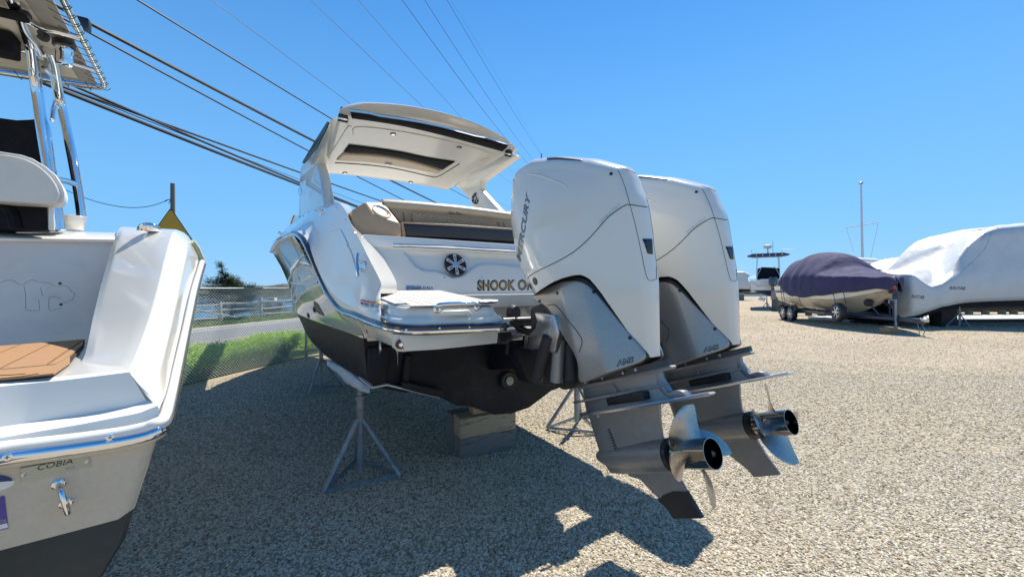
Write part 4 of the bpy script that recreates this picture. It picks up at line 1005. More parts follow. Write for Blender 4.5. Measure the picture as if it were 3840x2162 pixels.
# ================================================================== GROUND
def ground_mat(name, light=False):
    m = bpy.data.materials.new(name); m.use_nodes = True
    nt = m.node_tree; N = nt.nodes; L = nt.links; b = N['Principled BSDF']
    tc = N.new('ShaderNodeTexCoord')
    vo = N.new('ShaderNodeTexVoronoi'); vo.inputs['Scale'].default_value = 42; vo.inputs['Randomness'].default_value = 1
    v2 = N.new('ShaderNodeTexVoronoi'); v2.inputs['Scale'].default_value = 13
    nz = N.new('ShaderNodeTexNoise'); nz.inputs['Scale'].default_value = 0.35; nz.inputs['Detail'].default_value = 6
    n2 = N.new('ShaderNodeTexNoise'); n2.inputs['Scale'].default_value = 9; n2.inputs['Detail'].default_value = 8; n2.inputs['Roughness'].default_value = 0.7
    for n in (vo, v2, nz, n2): L.new(tc.outputs['Object'], n.inputs['Vector'])
    r1 = N.new('ShaderNodeValToRGB'); e = r1.color_ramp
    e.elements[0].position = 0.0; e.elements[0].color = (0.13, 0.10, 0.07, 1); e.elements[1].position = 1.0; e.elements[1].color = (0.52, 0.44, 0.32, 1)
    for p_, c_ in ((0.3, (0.28, 0.225, 0.155, 1)), (0.6, (0.42, 0.35, 0.25, 1))): q = e.elements.new(p_); q.color = c_
    sx = N.new('ShaderNodeSeparateColor'); L.new(vo.outputs['Color'], sx.inputs[0]); L.new(sx.outputs[0], r1.inputs[0])
    r2 = N.new('ShaderNodeValToRGB'); r2.color_ramp.elements[0].position = 0.42; r2.color_ramp.elements[1].position = 0.62
    r2.color_ramp.elements[0].color = (0.40, 0.325, 0.225, 1); r2.color_ramp.elements[1].color = (0.50, 0.43, 0.32, 1)
    L.new(n2.outputs['Fac'], r2.inputs[0])
    r3 = N.new('ShaderNodeValToRGB'); r3.color_ramp.elements[0].position = 0.4; r3.color_ramp.elements[1].position = 0.65
    r3.color_ramp.elements[0].color = (0.3, 0.3, 0.3, 1); r3.color_ramp.elements[1].color = (0.85, 0.85, 0.85, 1)
    L.new(nz.outputs['Fac'], r3.inputs[0])
    mx = N.new('ShaderNodeMix'); mx.data_type = 'RGBA'; L.new(r3.outputs[0], mx.inputs[0]); L.new(r1.outputs[0], mx.inputs[6]); L.new(r2.outputs[0], mx.inputs[7])
    # fines painted darker as the shade in the gaps between loose stones; pale packed dirt on the track and far off
    geo = N.new('ShaderNodeNewGeometry'); dpn = N.new('ShaderNodeVectorMath'); dpn.operation = 'DOT_PRODUCT'; dpn.inputs[1].default_value = (-0.38, 0.92, 0); L.new(geo.outputs['Position'], dpn.inputs[0])
    a1 = N.new('ShaderNodeMath'); a1.operation = 'ADD'; a1.inputs[1].default_value = 1.9; L.new(dpn.outputs['Value'], a1.inputs[0]); a2 = N.new('ShaderNodeMath'); a2.operation = 'ABSOLUTE'; L.new(a1.outputs[0], a2.inputs[0])
    m1 = N.new('ShaderNodeMapRange'); m1.inputs[1].default_value = 0.8; m1.inputs[2].default_value = 3.4; m1.inputs[3].default_value = 1.0; m1.inputs[4].default_value = 0.0; L.new(a2.outputs[0], m1.inputs[0])
    spn = N.new('ShaderNodeSeparateXYZ'); L.new(geo.outputs['Position'], spn.inputs[0]); m2 = N.new('ShaderNodeMapRange'); m2.inputs[1].default_value = 4.2; m2.inputs[2].default_value = 6.5; L.new(spn.outputs[0], m2.inputs[0])
    m3 = N.new('ShaderNodeMath'); m3.operation = 'MULTIPLY'; L.new(m1.outputs[0], m3.inputs[0]); L.new(m2.outputs[0], m3.inputs[1])
    ln = N.new('ShaderNodeVectorMath'); ln.operation = 'LENGTH'; L.new(geo.outputs['Position'], ln.inputs[0]); m4 = N.new('ShaderNodeMapRange'); m4.inputs[1].default_value = 5.0; m4.inputs[2].default_value = 12.5; L.new(ln.outputs['Value'], m4.inputs[0])
    m5 = N.new('ShaderNodeMath'); m5.operation = 'MAXIMUM'; L.new(m3.outputs[0], m5.inputs[0]); L.new(m4.outputs[0], m5.inputs[1])
    fx = N.new('ShaderNodeMix'); fx.data_type = 'RGBA'; fx.inputs[6].default_value = (0.36, 0.31, 0.235, 1); L.new(m5.outputs[0], fx.inputs[0]); L.new(mx.outputs[2], fx.inputs[7])
    L.new(fx.outputs[2], b.inputs['Base Color']); b.inputs['Roughness'].default_value = 0.95; b.inputs['Specular IOR Level'].default_value = 0.15
    bp = N.new('ShaderNodeBump'); bp.inputs['Distance'].default_value = 0.010; bp.inputs['Strength'].default_value = 0.7
    mt = N.new('ShaderNodeMath'); mt.operation = 'ADD'; L.new(vo.outputs['Distance'], mt.inputs[0]); L.new(n2.outputs['Fac'], mt.inputs[1])
    iv = N.new('ShaderNodeMath'); iv.operation = 'MULTIPLY'; iv.inputs[1].default_value = -1.0; L.new(mt.outputs[0], iv.inputs[0]); L.new(iv.outputs[0], bp.inputs['Height'])
    L.new(bp.outputs[0], b.inputs['Normal'])
    return m
GRND = ground_mat('gravel_yard')
def LD(l, d, z=0.0): return LN * l + DN * d + Vector((0, 0, z))
FL = 6.85           # fence line, road-parallel offset
mb = MB()
# yard: everything on the near side of the fence line, out to the shore on the right
ls = [FL, 3, 0, -4, -10, -20, -40, -70, -110]; dsx = [-30, -10, 0, 5, 10, 16, 24, 34, 50, 75]
mb.grid([[LD(l, d, 0.0) for d in dsx] for l in ls])
yard = mb.build('gravel_yard_ground', GRND, None, kind='structure', off=Vector((0, 0, 0)))
# far terrain edges: drop to the water
GRASS = mat('rough_grass', (0.085, 0.13, 0.03), 0.9, var=0.4, scale=5, bump=0.02, bscale=22, dirt=(0.19, 0.16, 0.08), dscale=1.5, damt=0.5)
ASPH = mat('old_asphalt', (0.17, 0.17, 0.172), 0.9, var=0.12, scale=3, bump=0.002, bscale=200, dirt=(0.26, 0.25, 0.23), dscale=2.0, damt=0.4)
def band(name, l0, l1, z0, z1, m, d0=-30, d1=90, n=1, kind='structure'):
    nn = 24; rows = [[LD(lerp(l0, l1, k / n), d0 + (d1 - d0) * i / nn, lerp(z0, z1, k / n)) for i in range(nn + 1)] for k in range(n + 1)]
    return MB().grid(rows).build(name, m, None, kind=kind, off=Vector((0, 0, 0)))
band('verge_near_road', FL, 9.35, 0.0, -0.03, GRASS)
band('road', 9.35, 16.25, -0.03, -0.02, ASPH)
SANDY = mat('sandy_shoulder', (0.42, 0.36, 0.27), 0.95, var=0.15, scale=8, bump=0.01, bscale=40)
band('sand_shoulder', 16.25, 16.75, -0.02, 0.0, SANDY)
band('grass_verge_far', 16.75, 21.0, 0.0, 0.05, GRASS)
band('shore_bank', 21.0, 26.0, 0.05, -2.9, GRASS)
band('yellow_centre_line', 12.02, 12.12, -0.020, -0.020, PYEL, kind='structure')
band('white_edge_line', 15.45, 15.58, -0.0165, -0.0165, WHITEP, kind='structure')
band('white_edge_line', 9.75, 9.87, -0.0245, -0.0245, WHITEP, kind='structure')
# yard end slope and water
mb = MB(); mb.grid([[LD(FL, 75, 0), LD(-110, 75, 0)], [LD(FL, 80, -2.9), LD(-110, 80, -2.9)]]); mb.grid([[LD(-110, -30, 0), LD(-110, 75, 0)], [LD(-115, -30, -2.9), LD(-115, 80, -2.9)]])
mb.build('yard_bank', SANDY, None, kind='structure', off=Vector((0, 0, 0)))
WAT = bpy.data.materials.new('harbour_water'); WAT.use_nodes = True
b = WAT.node_tree.nodes['Principled BSDF']; b.inputs['Base Color'].default_value = (0.015, 0.075, 0.15, 1); b.inputs['Roughness'].default_value = 0.14
nn_ = WAT.node_tree.nodes.new('ShaderNodeTexNoise'); nn_.inputs['Scale'].default_value = 0.9; nn_.inputs['Detail'].default_value = 6
tcw = WAT.node_tree.nodes.new('ShaderNodeTexCoord'); bpw = WAT.node_tree.nodes.new('ShaderNodeBump'); bpw.inputs['Distance'].default_value = 0.25
WAT.node_tree.links.new(tcw.outputs['Object'], nn_.inputs['Vector']); WAT.node_tree.links.new(nn_.outputs['Fac'], bpw.inputs['Height']); WAT.node_tree.links.new(bpw.outputs[0], b.inputs['Normal'])
mb = MB(); mb.add([(-3000, -3000, -2.5), (3000, -3000, -2.5), (3000, 3000, -2.5), (-3000, 3000, -2.5)], [(0, 1, 2, 3)])
mb.build('harbour_water', WAT, None, kind='structure', off=Vector((0, 0, -2.5)))

# gravel stones: real pebbles scattered with geometry nodes
stones = []
scol = bpy.data.collections.new('pebble_shapes')
SM = bpy.data.materials.new('pebble_stone'); SM.use_nodes = True
nt = SM.node_tree; N = nt.nodes; L = nt.links; b = N['Principled BSDF']
oi = N.new('ShaderNodeObjectInfo'); rp = N.new('ShaderNodeValToRGB'); e = rp.color_ramp
e.elements[0].position = 0; e.elements[0].color = (0.17, 0.135, 0.095, 1); e.elements[1].position = 1; e.elements[1].color = (0.72, 0.63, 0.47, 1)
for p_, c_ in ((0.12, (0.28, 0.235, 0.175, 1)), (0.3, (0.47, 0.38, 0.255, 1)), (0.5, (0.64, 0.565, 0.43, 1)), (0.7, (0.50, 0.46, 0.39, 1)), (0.85, (0.66, 0.61, 0.50, 1))): q = e.elements.new(p_); q.color = c_
L.new(oi.outputs['Random'], rp.inputs[0])
nz = N.new('ShaderNodeTexNoise'); nz.inputs['Scale'].default_value = 60; tcn = N.new('ShaderNodeTexCoord'); L.new(tcn.outputs['Object'], nz.inputs['Vector'])
mr = N.new('ShaderNodeMapRange'); mr.inputs[3].default_value = 0.82; mr.inputs[4].default_value = 1.12; L.new(nz.outputs['Fac'], mr.inputs[0])
mm = N.new('ShaderNodeMix'); mm.data_type = 'RGBA'; mm.blend_type = 'MULTIPLY'; mm.inputs[0].default_value = 1; L.new(rp.outputs[0], mm.inputs[6]); L.new(mr.outputs[0], mm.inputs[7])
L.new(mm.outputs[2], b.inputs['Base Color']); b.inputs['Roughness'].default_value = 0.85; b.inputs['Specular IOR Level'].default_value = 0.25
random.seed(11)
for k in range(8):
    bm = bmesh.new(); bmesh.ops.create_icosphere(bm, subdivisions=2, radius=1.0)
    pl = [(Vector([random.gauss(0, 1) for _ in range(3)]).normalized(), random.uniform(0.55, 0.85)) for _ in range(9)]
    sc_ = Vector((random.uniform(0.9, 1.35), random.uniform(0.75, 1.05), random.uniform(0.45, 0.75)))
    for v in bm.verts:
        for n_, d_ in pl:
            t_ = v.co.dot(n_)
            if t_ > d_: v.co -= n_ * (t_ - d_)
        v.co = Vector((v.co.x * sc_.x, v.co.y * sc_.y, v.co.z * sc_.z))
    me = bpy.data.meshes.new('pebble'); bm.to_mesh(me); bm.free(); me.materials.append(SM)
    o = bpy.data.objects.new('pebble', me); scol.objects.link(o)
def scatter(name, poly, dens, smin, smax, label, seed, fall=(50, 60, 1.0)):
    mb = MB(); mb.add(poly, [tuple(range(len(poly)))])
    o = mb.build(name, SM, None, kind='stuff', label=label, off=Vector((0, 0, 0)), smooth=False)
    ng = bpy.data.node_groups.new(name, 'GeometryNodeTree')
    ng.interface.new_socket('Geometry', in_out='INPUT', socket_type='NodeSocketGeometry'); ng.interface.new_socket('Geometry', in_out='OUTPUT', socket_type='NodeSocketGeometry')
    n = ng.nodes; l = ng.links
    gi = n.new('NodeGroupInput'); go = n.new('NodeGroupOutput')
    dp_ = n.new('GeometryNodeDistributePointsOnFaces'); dp_.distribute_method = 'RANDOM'; dp_.inputs['Density'].default_value = dens; dp_.inputs['Seed'].default_value = seed
    ci = n.new('GeometryNodeCollectionInfo'); ci.inputs['Collection'].default_value = scol; ci.inputs['Separate Children'].default_value = True; ci.inputs['Reset Children'].default_value = True
    ip = n.new('GeometryNodeInstanceOnPoints'); ip.inputs['Pick Instance'].default_value = True
    rv = n.new('FunctionNodeRandomValue'); rv.data_type = 'FLOAT_VECTOR'; rv.inputs[0].default_value = (-0.5, -0.5, 0); rv.inputs[1].default_value = (0.5, 0.5, 6.28)
    rs = n.new('FunctionNodeRandomValue'); rs.data_type = 'FLOAT'; rs.inputs[2].default_value = smin; rs.inputs[3].default_value = smax
    # patchiness: fewer stones where the yard is packed dirt
    nzt = n.new('ShaderNodeTexNoise'); nzt.inputs['Scale'].default_value = 0.5; nzt.inputs['Detail'].default_value = 3
    mrr = n.new('ShaderNodeMapRange'); mrr.inputs[1].default_value = 0.42; mrr.inputs[2].default_value = 0.62; mrr.inputs[3].default_value = dens; mrr.inputs[4].default_value = dens * 0.72
    # worn vehicle track crossing the yard: hardly any loose stone along it
    ps = n.new('GeometryNodeInputPosition'); dt = n.new('ShaderNodeVectorMath'); dt.operation = 'DOT_PRODUCT'; dt.inputs[1].default_value = (-0.38, 0.92, 0)
    l.new(ps.outputs[0], dt.inputs[0]); ad = n.new('ShaderNodeMath'); ad.operation = 'ADD'; ad.inputs[1].default_value = 1.9; l.new(dt.outputs['Value'], ad.inputs[0])
    ab = n.new('ShaderNodeMath'); ab.operation = 'ABSOLUTE'; l.new(ad.outputs[0], ab.inputs[0])
    mt_ = n.new('ShaderNodeMapRange'); mt_.interpolation_type = 'SMOOTHSTEP'; mt_.inputs[1].default_value = 0.8; mt_.inputs[2].default_value = 3.4; mt_.inputs[3].default_value = 0.10; mt_.inputs[4].default_value = 1.0; l.new(ab.outputs[0], mt_.inputs[0])
    sp3 = n.new('ShaderNodeSeparateXYZ'); l.new(ps.outputs[0], sp3.inputs[0]); mx3 = n.new('ShaderNodeMapRange'); mx3.inputs[1].default_value = 4.2; mx3.inputs[2].default_value = 6.5; mx3.inputs[3].default_value = 1.0; mx3.inputs[4].default_value = 0.0; l.new(sp3.outputs[0], mx3.inputs[0])
    mm3 = n.new('ShaderNodeMath'); mm3.operation = 'MAXIMUM'; l.new(mt_.outputs[0], mm3.inputs[0]); l.new(mx3.outputs[0], mm3.inputs[1])
    ml = n.new('ShaderNodeMath'); ml.operation = 'MULTIPLY'; l.new(nzt.outputs[0], mrr.inputs[0]); l.new(mrr.outputs[0], ml.inputs[0]); l.new(mm3.outputs[0], ml.inputs[1]); 
    lr = n.new('ShaderNodeVectorMath'); lr.operation = 'LENGTH'; l.new(ps.outputs[0], lr.inputs[0]); fo = n.new('ShaderNodeMapRange'); fo.interpolation_type = 'SMOOTHSTEP'; fo.inputs[1].default_value = fall[0]; fo.inputs[2].default_value = fall[1]; fo.inputs[3].default_value = 1.0; fo.inputs[4].default_value = fall[2]; l.new(lr.outputs['Value'], fo.inputs[0])
    mlf = n.new('ShaderNodeMath'); mlf.operation = 'MULTIPLY'; l.new(ml.outputs[0], mlf.inputs[0]); l.new(fo.outputs[0], mlf.inputs[1]); l.new(mlf.outputs[0], dp_.inputs['Density'])
    l.new(gi.outputs[0], dp_.inputs['Mesh']); l.new(dp_.outputs['Points'], ip.inputs['Points']); l.new(ci.outputs[0], ip.inputs['Instance'])
    l.new(rv.outputs[0], ip.inputs['Rotation']); l.new(rs.outputs[1], ip.inputs['Scale']); l.new(ip.outputs[0], go.inputs[0])
    md = o.modifiers.new('scatter', 'NODES'); md.node_group = ng
    return o
zg = 0.001
def fan(Ds, u0=-1.55, u1=1.45): 
    a, b_ = Ds
    return [CW(u0 * a, a, zg), CW(u1 * a, a, zg), CW(u1 * b_, b_, zg), CW(u0 * b_, b_, zg)]
scatter('gravel', fan((1.3, 3.8), -1.7, 2.3), 7800, 0.0048, 0.0118, 'pale crushed gravel close to the camera', 1)
scatter('gravel', fan((3.8, 6.6), -1.25, 1.95), 5200, 0.0055, 0.0135, 'pale crushed gravel under and beside the motor boat', 2, (5.5, 13, 0.08))
mid = [CW(u * D, D, zg) for u, D in ((-.8, 6.6), (1.8, 6.6), (1.6, 12), (-.25, 12), (-.55, 9.2))]
scatter('gravel', mid, 5200, 0.0055, 0.0135, 'thinner gravel over packed dirt further off', 3, (5.5, 13, 0.08))
scatter('gravel', [CW(u * D, D, zg) for u, D in ((-.12, 12), (1.33, 12), (1.33, 20), (.3, 24), (.1, 24))], 90, 0.010, 0.022, 'scattered stones on the packed yard far off', 4)

# sparse weeds in the gravel
LEAF = mat('weed_green', (0.10, 0.15, 0.03), 0.7, var=0.35, scale=40)
mb = MB(); random.seed(5)
for k in range(170):
    D = random.uniform(2.0, 7.5); u = random.uniform(-0.5, 1.2)
    if random.random() < 0.5: D = random.uniform(2.6, 5.0); u = random.uniform(-0.3, 0.4)
    c = CW(u * D, D, 0.0)
    for j in range(random.randint(3, 8)):
        a = random.uniform(0, 6.28); l_ = random.uniform(0.012, 0.035); w = random.uniform(0.002, 0.004)
        q = c + Vector((random.gauss(0, .02), random.gauss(0, .02), 0.006)); t_ = q + Vector((math.cos(a) * l_ * .7, math.sin(a) * l_ * .7, l_)); s_ = Vector((-math.sin(a), math.cos(a), 0)) * w
        mb.add([q - s_, q + s_, t_], [(0, 1, 2)])
mb.build('small_weeds', LEAF, None, smooth=False, kind='stuff', label='tiny weeds between the gravel stones')

# ================================================================== FENCE, ROADSIDE, SHORE
def chain_fence(name, a, b, h, label, posts, cell=0.060, r=0.0042, mesh_from=0.0):
    a = Vector(a); b = Vector(b); d = b - a; Lf = d.length; d.normalize(); up = Vector((0, 0, 1)); nrm = d.cross(up)
    f = thing(name, label, 'fence', tuple(a), 'chain link fence runs')
    for t in posts: MB().tube([a + d * t, a + d * t + up * (h + 0.03)], 0.028, 12).build('post', GALV, f)
    MB().tube([a + up * h, b + up * h], 0.021, 10).build('top_rail', GALV, f)
    mb = MB(); n = int(Lf / cell)
    # zigzag wires, each a 4 sided tube
    nz_ = int(2 * h / cell)
    for i in range(n + 1):
        pts = []
        for j in range(nz_ + 1):
            s_ = (i + (0.5 if (j % 2) else -0.0)) * cell
            pts.append(a + d * min(Lf, max(0, s_)) + up * (0.02 + j * (h - 0.02) / nz_) + nrm * (r * (1 if j % 2 else -1)))
        mb.tube(pts, r, 4, caps=False)
        pts2 = [a + d * min(Lf, max(0, (i + (1.0 if (j % 2 == 0) else 0.5)) * cell)) + up * (0.02 + j * (h - 0.02) / nz_) + nrm * (r * (-1 if j % 2 else 1)) for j in range(nz_ + 1)]
        mb.tube(pts2, r, 4, caps=False)
        tp = a + d * min(Lf, (i + (0.5 if nz_ % 2 else 0)) * cell) + up * (h + 0.0)
    w = mb.build('wire_mesh', WIRE, f, smooth=False, kind='stuff')
    return f
A0 = LD(FL, 3.6); B0 = LD(FL, 8.35)
chain_fence('chain_link_fence', A0, B0, 1.63, 'galvanised chain link fence between the yard and the road', [0.1, 4.72])
chain_fence('chain_link_fence', LD(FL, 8.38), LD(FL - 1.1, 10.6), 1.63, 'short chain link fence run angling away behind the port bow stand', [2.4], cell=0.06)
# leafy bank behind the fence
def leaf_mass(name, region_pts, n, size, m, label, top=None, seed=1, kind='stuff'):
    random.seed(seed); mb = MB()
    for k in range(n):
        c = region_pts()
        a = random.uniform(0, 6.28); tl = random.uniform(-0.9, 0.9); s_ = size * random.uniform(0.6, 1.4)
        u = Vector((math.cos(a), math.sin(a), tl)).normalized(); w = u.cross(Vector((random.gauss(0, .5), random.gauss(0, .5), 1))).normalized() * 0.42
        mb.add([c, c + u * s_ * .5 + w * s_, c + u * s_ * 1.15, c + u * s_ * .5 - w * s_], [(0, 1, 2, 3)])
    return mb.build(name, m, None, smooth=False, kind=kind, label=label)
def leafmat(name, c1, c2):
    m = bpy.data.materials.new(name); m.use_nodes = True; nt = m.node_tree; N = nt.nodes; L = nt.links; b = N['Principled BSDF']
    g = N.new('ShaderNodeNewGeometry'); r = N.new('ShaderNodeValToRGB'); r.color_ramp.elements[0].color = (*c1, 1); r.color_ramp.elements[1].color = (*c2, 1)
    L.new(g.outputs['Random Per Island'], r.inputs[0]); L.new(r.outputs[0], b.inputs['Base Color']); b.inputs['Roughness'].default_value = 0.6
    b.inputs['Specular IOR Level'].default_value = 0.2
    tr = N.new('ShaderNodeBsdfTranslucent'); L.new(r.outputs[0], tr.inputs[0]); ms = N.new('ShaderNodeMixShader'); ms.inputs[0].default_value = 0.35
    L.new(b.outputs[0], ms.inputs[1]); L.new(tr.outputs[0], ms.inputs[2]); L.new(ms.outputs[0], N['Material Output'].inputs[0])
    return m
KN = leafmat('bright_leaves', (0.15, 0.32, 0.015), (0.50, 0.70, 0.05))
def rg():
    while True:
        d = random.uniform(2.6, 9.4); l = random.uniform(FL + 0.12, FL + 2.1)
        hmax = 0.20 + 0.22 * noise.noise(Vector((d * 1.1, l * 1.3, 0))) + 0.16 * min(1, max(0, (d - 4.5) / 3))
        hmax = (0.14 + max(0.05, hmax) * min(1.0, (l - FL) / 0.5 + 0.35)) * tab([(2.6, .35), (4.0, .5), (5.4, .8), (7, 1.0)], d)
        if l > FL + 1.5: hmax *= max(0, (FL + 2.15 - l) / 0.65)
        return LD(l, d, random.uniform(0.3, 1.0) ** 0.6 * hmax)
leaf_mass('knotweed_bank', rg, 34000, 0.046, KN, 'dense bright green leafy growth behind the fence', seed=4)
# a taller leafy shrub at the fence post
def shrub(name, c, R, H, n, size, m, label, cat, group=None, seed=1, stem=True, squash=1.0):
    s_ = thing(name, label, cat, tuple(c), group)
    random.seed(seed); mb = MB(); cl = [(Vector((random.gauss(0, .42) * R, random.gauss(0, .42) * R, H * random.uniform(.3, .85))), random.uniform(.22, .42) * min(R, H)) for _ in range(14)]
    for k in range(n):
        cc_, rr_ = random.choice(cl); v = Vector([random.gauss(0, 1) for _ in range(3)]).normalized() * rr_ * random.uniform(.5, 1.05)
        p = Vector(c) + cc_ + v; 
        if p.z < c.z: continue
        a = random.uniform(0, 6.28); u = Vector((math.cos(a), math.sin(a), random.uniform(-.6, .8))).normalized(); w = u.cross(Vector((0, 0, 1))).normalized() * .4; z_ = size * random.uniform(.6, 1.3)
        mb.add([p, p + u * z_ * .5 + w * z_, p + u * z_ * 1.1, p + u * z_ * .5 - w * z_], [(0, 1, 2, 3)])
    mb.build('foliage', m, s_, smooth=False)
    mb = MB()
    for cc_, rr_ in cl: mb.tube([Vector(c), Vector(c) + cc_ * .5 + Vector((0, 0, .02)), Vector(c) + cc_], 0.012 * max(1, R), 5)
    mb.build('stems', WOODG, s_)
    return s_
shrub('leafy_shrub', LD(FL + 0.35, 8.1, 0), 0.5, 0.62, 1500, 0.055, KN, 'bright leafy shrub clustered round the fence corner post', 'shrub', seed=9)
# white tank behind the fence
tk = MB(); cpt = LD(FL + 0.55, 9.55, 0)
tk.box(cpt + Vector((0, 0, 0.24)), (0.62, 0.5, 0.48), (DN, LN, Vector((0, 0, 1))))
tag(tk.build('storage_tub', WVINYL, None, bevel=0.07, seg=4), 'pale plastic tub standing behind the fence corner', 'tub')
# split rail fence on the far verge
rf = thing('split_rail_fence', 'silver grey split rail fence on the grass beyond the road', 'fence', tuple(LD(17.6, 12, 0.0)))
random.seed(8); pd = [11.0 + 2.35 * i for i in range(9)]; pl_ = []
for i, d in enumerate(pd):
    zt_ = 1.1 + random.uniform(-.08, .08); ln = random.uniform(-.04, .04)
    MB().prism([LD(17.55, d - .06), LD(17.55, d + .06), LD(17.67, d + .05), LD(17.67, d - .05)], (ln, ln, zt_)).build('post', WOODF, rf, bevel=0.01)
for i in range(8):
    for z_ in (0.30, 0.62, 0.95):
        a_ = LD(17.6, pd[i] - .1, z_ + random.uniform(-.04, .04)); b_ = LD(17.6, pd[i + 1] + .1, z_ + random.uniform(-.05, .05))
        m_ = a_.lerp(b_, .5) + Vector((0, 0, random.uniform(-.04, .02)))
        MB().tube(cr([a_, m_, b_], 3), 0.042, 6).build('rail', WOODF, rf, ang=20)
a_, b_ = LD(17.4, 13.5, 0.95), LD(17.4, 16.4, 0.25); MB().tube([a_, b_], 0.035, 6).build('fallen_rail', WOODF, rf)
# cedar beyond the rails
CED = leafmat('dark_cedar_needles', (0.02, 0.04, 0.014), (0.10, 0.12, 0.04))
cd = thing('cedar_tree', 'dark wind-shaped cedar tree rising behind the chain link fence', 'tree', tuple(P(868, 1200, lat=18.4)))
bc = P(868, 1190, lat=18.9); bc.z = 0.0; cd.location = bc; OFF[cd] = Vector(bc)
random.seed(21); mb = MB(); tb = MB()
Ht = 2.55
tb.tube([bc, bc + Vector((0.05, 0, 1.4)), bc + Vector((-0.35, -0.35, Ht))], 0.11, 7, r2=0.02)
for k in range(150):
    z_ = random.uniform(0.15, 1.0) * 2.1; a = random.uniform(0, 6.28); L_b = (1.75 * (1 - (z_ / 2.5) ** 2.2) + 0.25) * random.uniform(.5, 1.05)
    if k < 22: z_ = random.uniform(1.9, 2.9); L_b = max(0.12, (3.0 - z_) * 0.5) * random.uniform(.5, 1); 
    tr_ = bc + Vector((-0.35, -0.35, 0)) * max(0, (z_ - 1.4) / 1.2) + Vector((0, 0, z_))
    e_ = tr_ + Vector((math.cos(a) * L_b, math.sin(a) * L_b, 0.16 * L_b + random.uniform(-.1, .15)))
    tb.tube([tr_, e_], 0.012, 4)
    for j in range(int(90 + 90 * L_b)):
        t_ = random.uniform(.25, 1.05); p = tr_.lerp(e_, t_) + Vector([random.gauss(0, .07) for _ in range(3)])
        a2 = a + random.gauss(0, .9); u = Vector((math.cos(a2), math.sin(a2), random.uniform(-.1, .7))).normalized(); w = u.cross(Vector((0, 0, 1))).normalized() * .22; z2 = random.uniform(.05, .12)
        mb.add([p, p + u * z2 * .5 + w * z2, p + u * z2, p + u * z2 * .5 - w * z2], [(0, 1, 2, 3)])
tb.tube([bc + Vector((-0.35, -0.35, Ht)), bc + Vector((-.42, -.4, 3.05))], 0.02, 4)
mb.build('crown', CED, cd, smooth=False); tb.build('trunk', WOODG, cd)
# bushes along the shore
shrub('shore_bush', LD(19.3, 12.0, 0), 1.3, 0.9, 2600, 0.09, CED, 'dark bush left of the cedar on the shore', 'bush', 'bushes along the shore', seed=3)
shrub('shore_bush', LD(19.6, 20.8, 0), 1.3, 0.75, 2600, 0.09, CED, 'dark bush right of the cedar by the fence rails', 'bush', 'bushes along the shore', seed=13)
def rgr():
    return LD(random.uniform(16.8, 20.5), random.uniform(9, 24), random.uniform(0, .13))
leaf_mass('verge_grass', rgr, 9000, 0.11, leafmat('verge_blades', (0.06, 0.13, 0.02), (0.20, 0.30, 0.06)), 'long grass on the far verge', seed=6)
# far shore with low wooded hills, houses and moored boats
HILL = mat('far_wooded_shore', (0.075, 0.085, 0.06), 0.95, var=0.45, scale=0.12, dirt=(0.26, 0.24, 0.22), dscale=0.5, damt=0.6)
hl = []; random.seed(2)
for i in range(260):
    az = math.radians(-75 + i * 0.62); R_ = 250 + 12 * math.sin(i * .13)
    x_, y_ = math.sin(az) * R_, math.cos(az) * R_
    hgt = 5.2 + 2.6 * noise.noise(Vector((i * .045, 0, 0))) + 1.3 * noise.noise(Vector((i * .35, 2, 0))) + 0.5 * random.random()
    hl.append([CW(x_, y_, -2.7), CW(x_ * 1.01, y_ * 1.01, -1.2), CW(x_ * 1.03, y_ * 1.03, -1.8 + hgt * .7), CW(x_ * 1.05, y_ * 1.05, -1.9 + hgt), CW(x_ * 1.5, y_ * 1.5, -2)])
MB().grid(hl).build('far_hills', HILL, None, kind='structure', off=Vector((0, 0, 0)))
HR = mat('shingle_grey_roof', (0.20, 0.17, 0.155), 0.9, var=0.2, scale=1); HW = mat('house_wall', (0.55, 0.52, 0.48), 0.8, var=0.2, scale=.4)
WIN = mat('far_window', (0.05, 0.06, 0.08), 0.2)
for i in range(13):
    u_ = -0.86 + i * 0.0275 + random.uniform(-.006, .006); D = 243 + random.uniform(0, 14); c = CW(u_ * D, D, -0.4 + random.uniform(0, 1.4)); w_ = random.uniform(4.5, 8)
    hs = thing('far_house', f'{["small grey","long pale","squat brown","tall pale"][i % 4]} house on the far shore, number of roofs seen over the water', 'house', tuple(c), 'houses across the harbour')
    hs['label'] = 'small gabled house on the wooded far shore across the harbour'
    ax = (Vector((_c, -_s, 0)), Vector((_s, _c, 0)), Vector((0, 0, 1)))
    MB().box(c + Vector((0, 0, 1.2)), (w_, 5, 2.4), ax).build('wall', HW, hs, smooth=False)
    r0 = c + Vector((0, 0, 2.4)); X = ax[0]; Y = ax[1]
    MB().prism([r0 - X * (w_ / 2 + .3) - Y * 2.8, r0 - X * (w_ / 2 + .3) + Y * 2.8, r0 - X * (w_ / 2 + .3) + Vector((0, 0, 1.5))], X * (w_ + .6)).build('roof', HR, hs, smooth=False)
    MB().box(c - Y * 2.52 + Vector((0, 0, 1.3)), (w_ * .4, .05, 1), ax).build('window', WIN, hs, smooth=False)
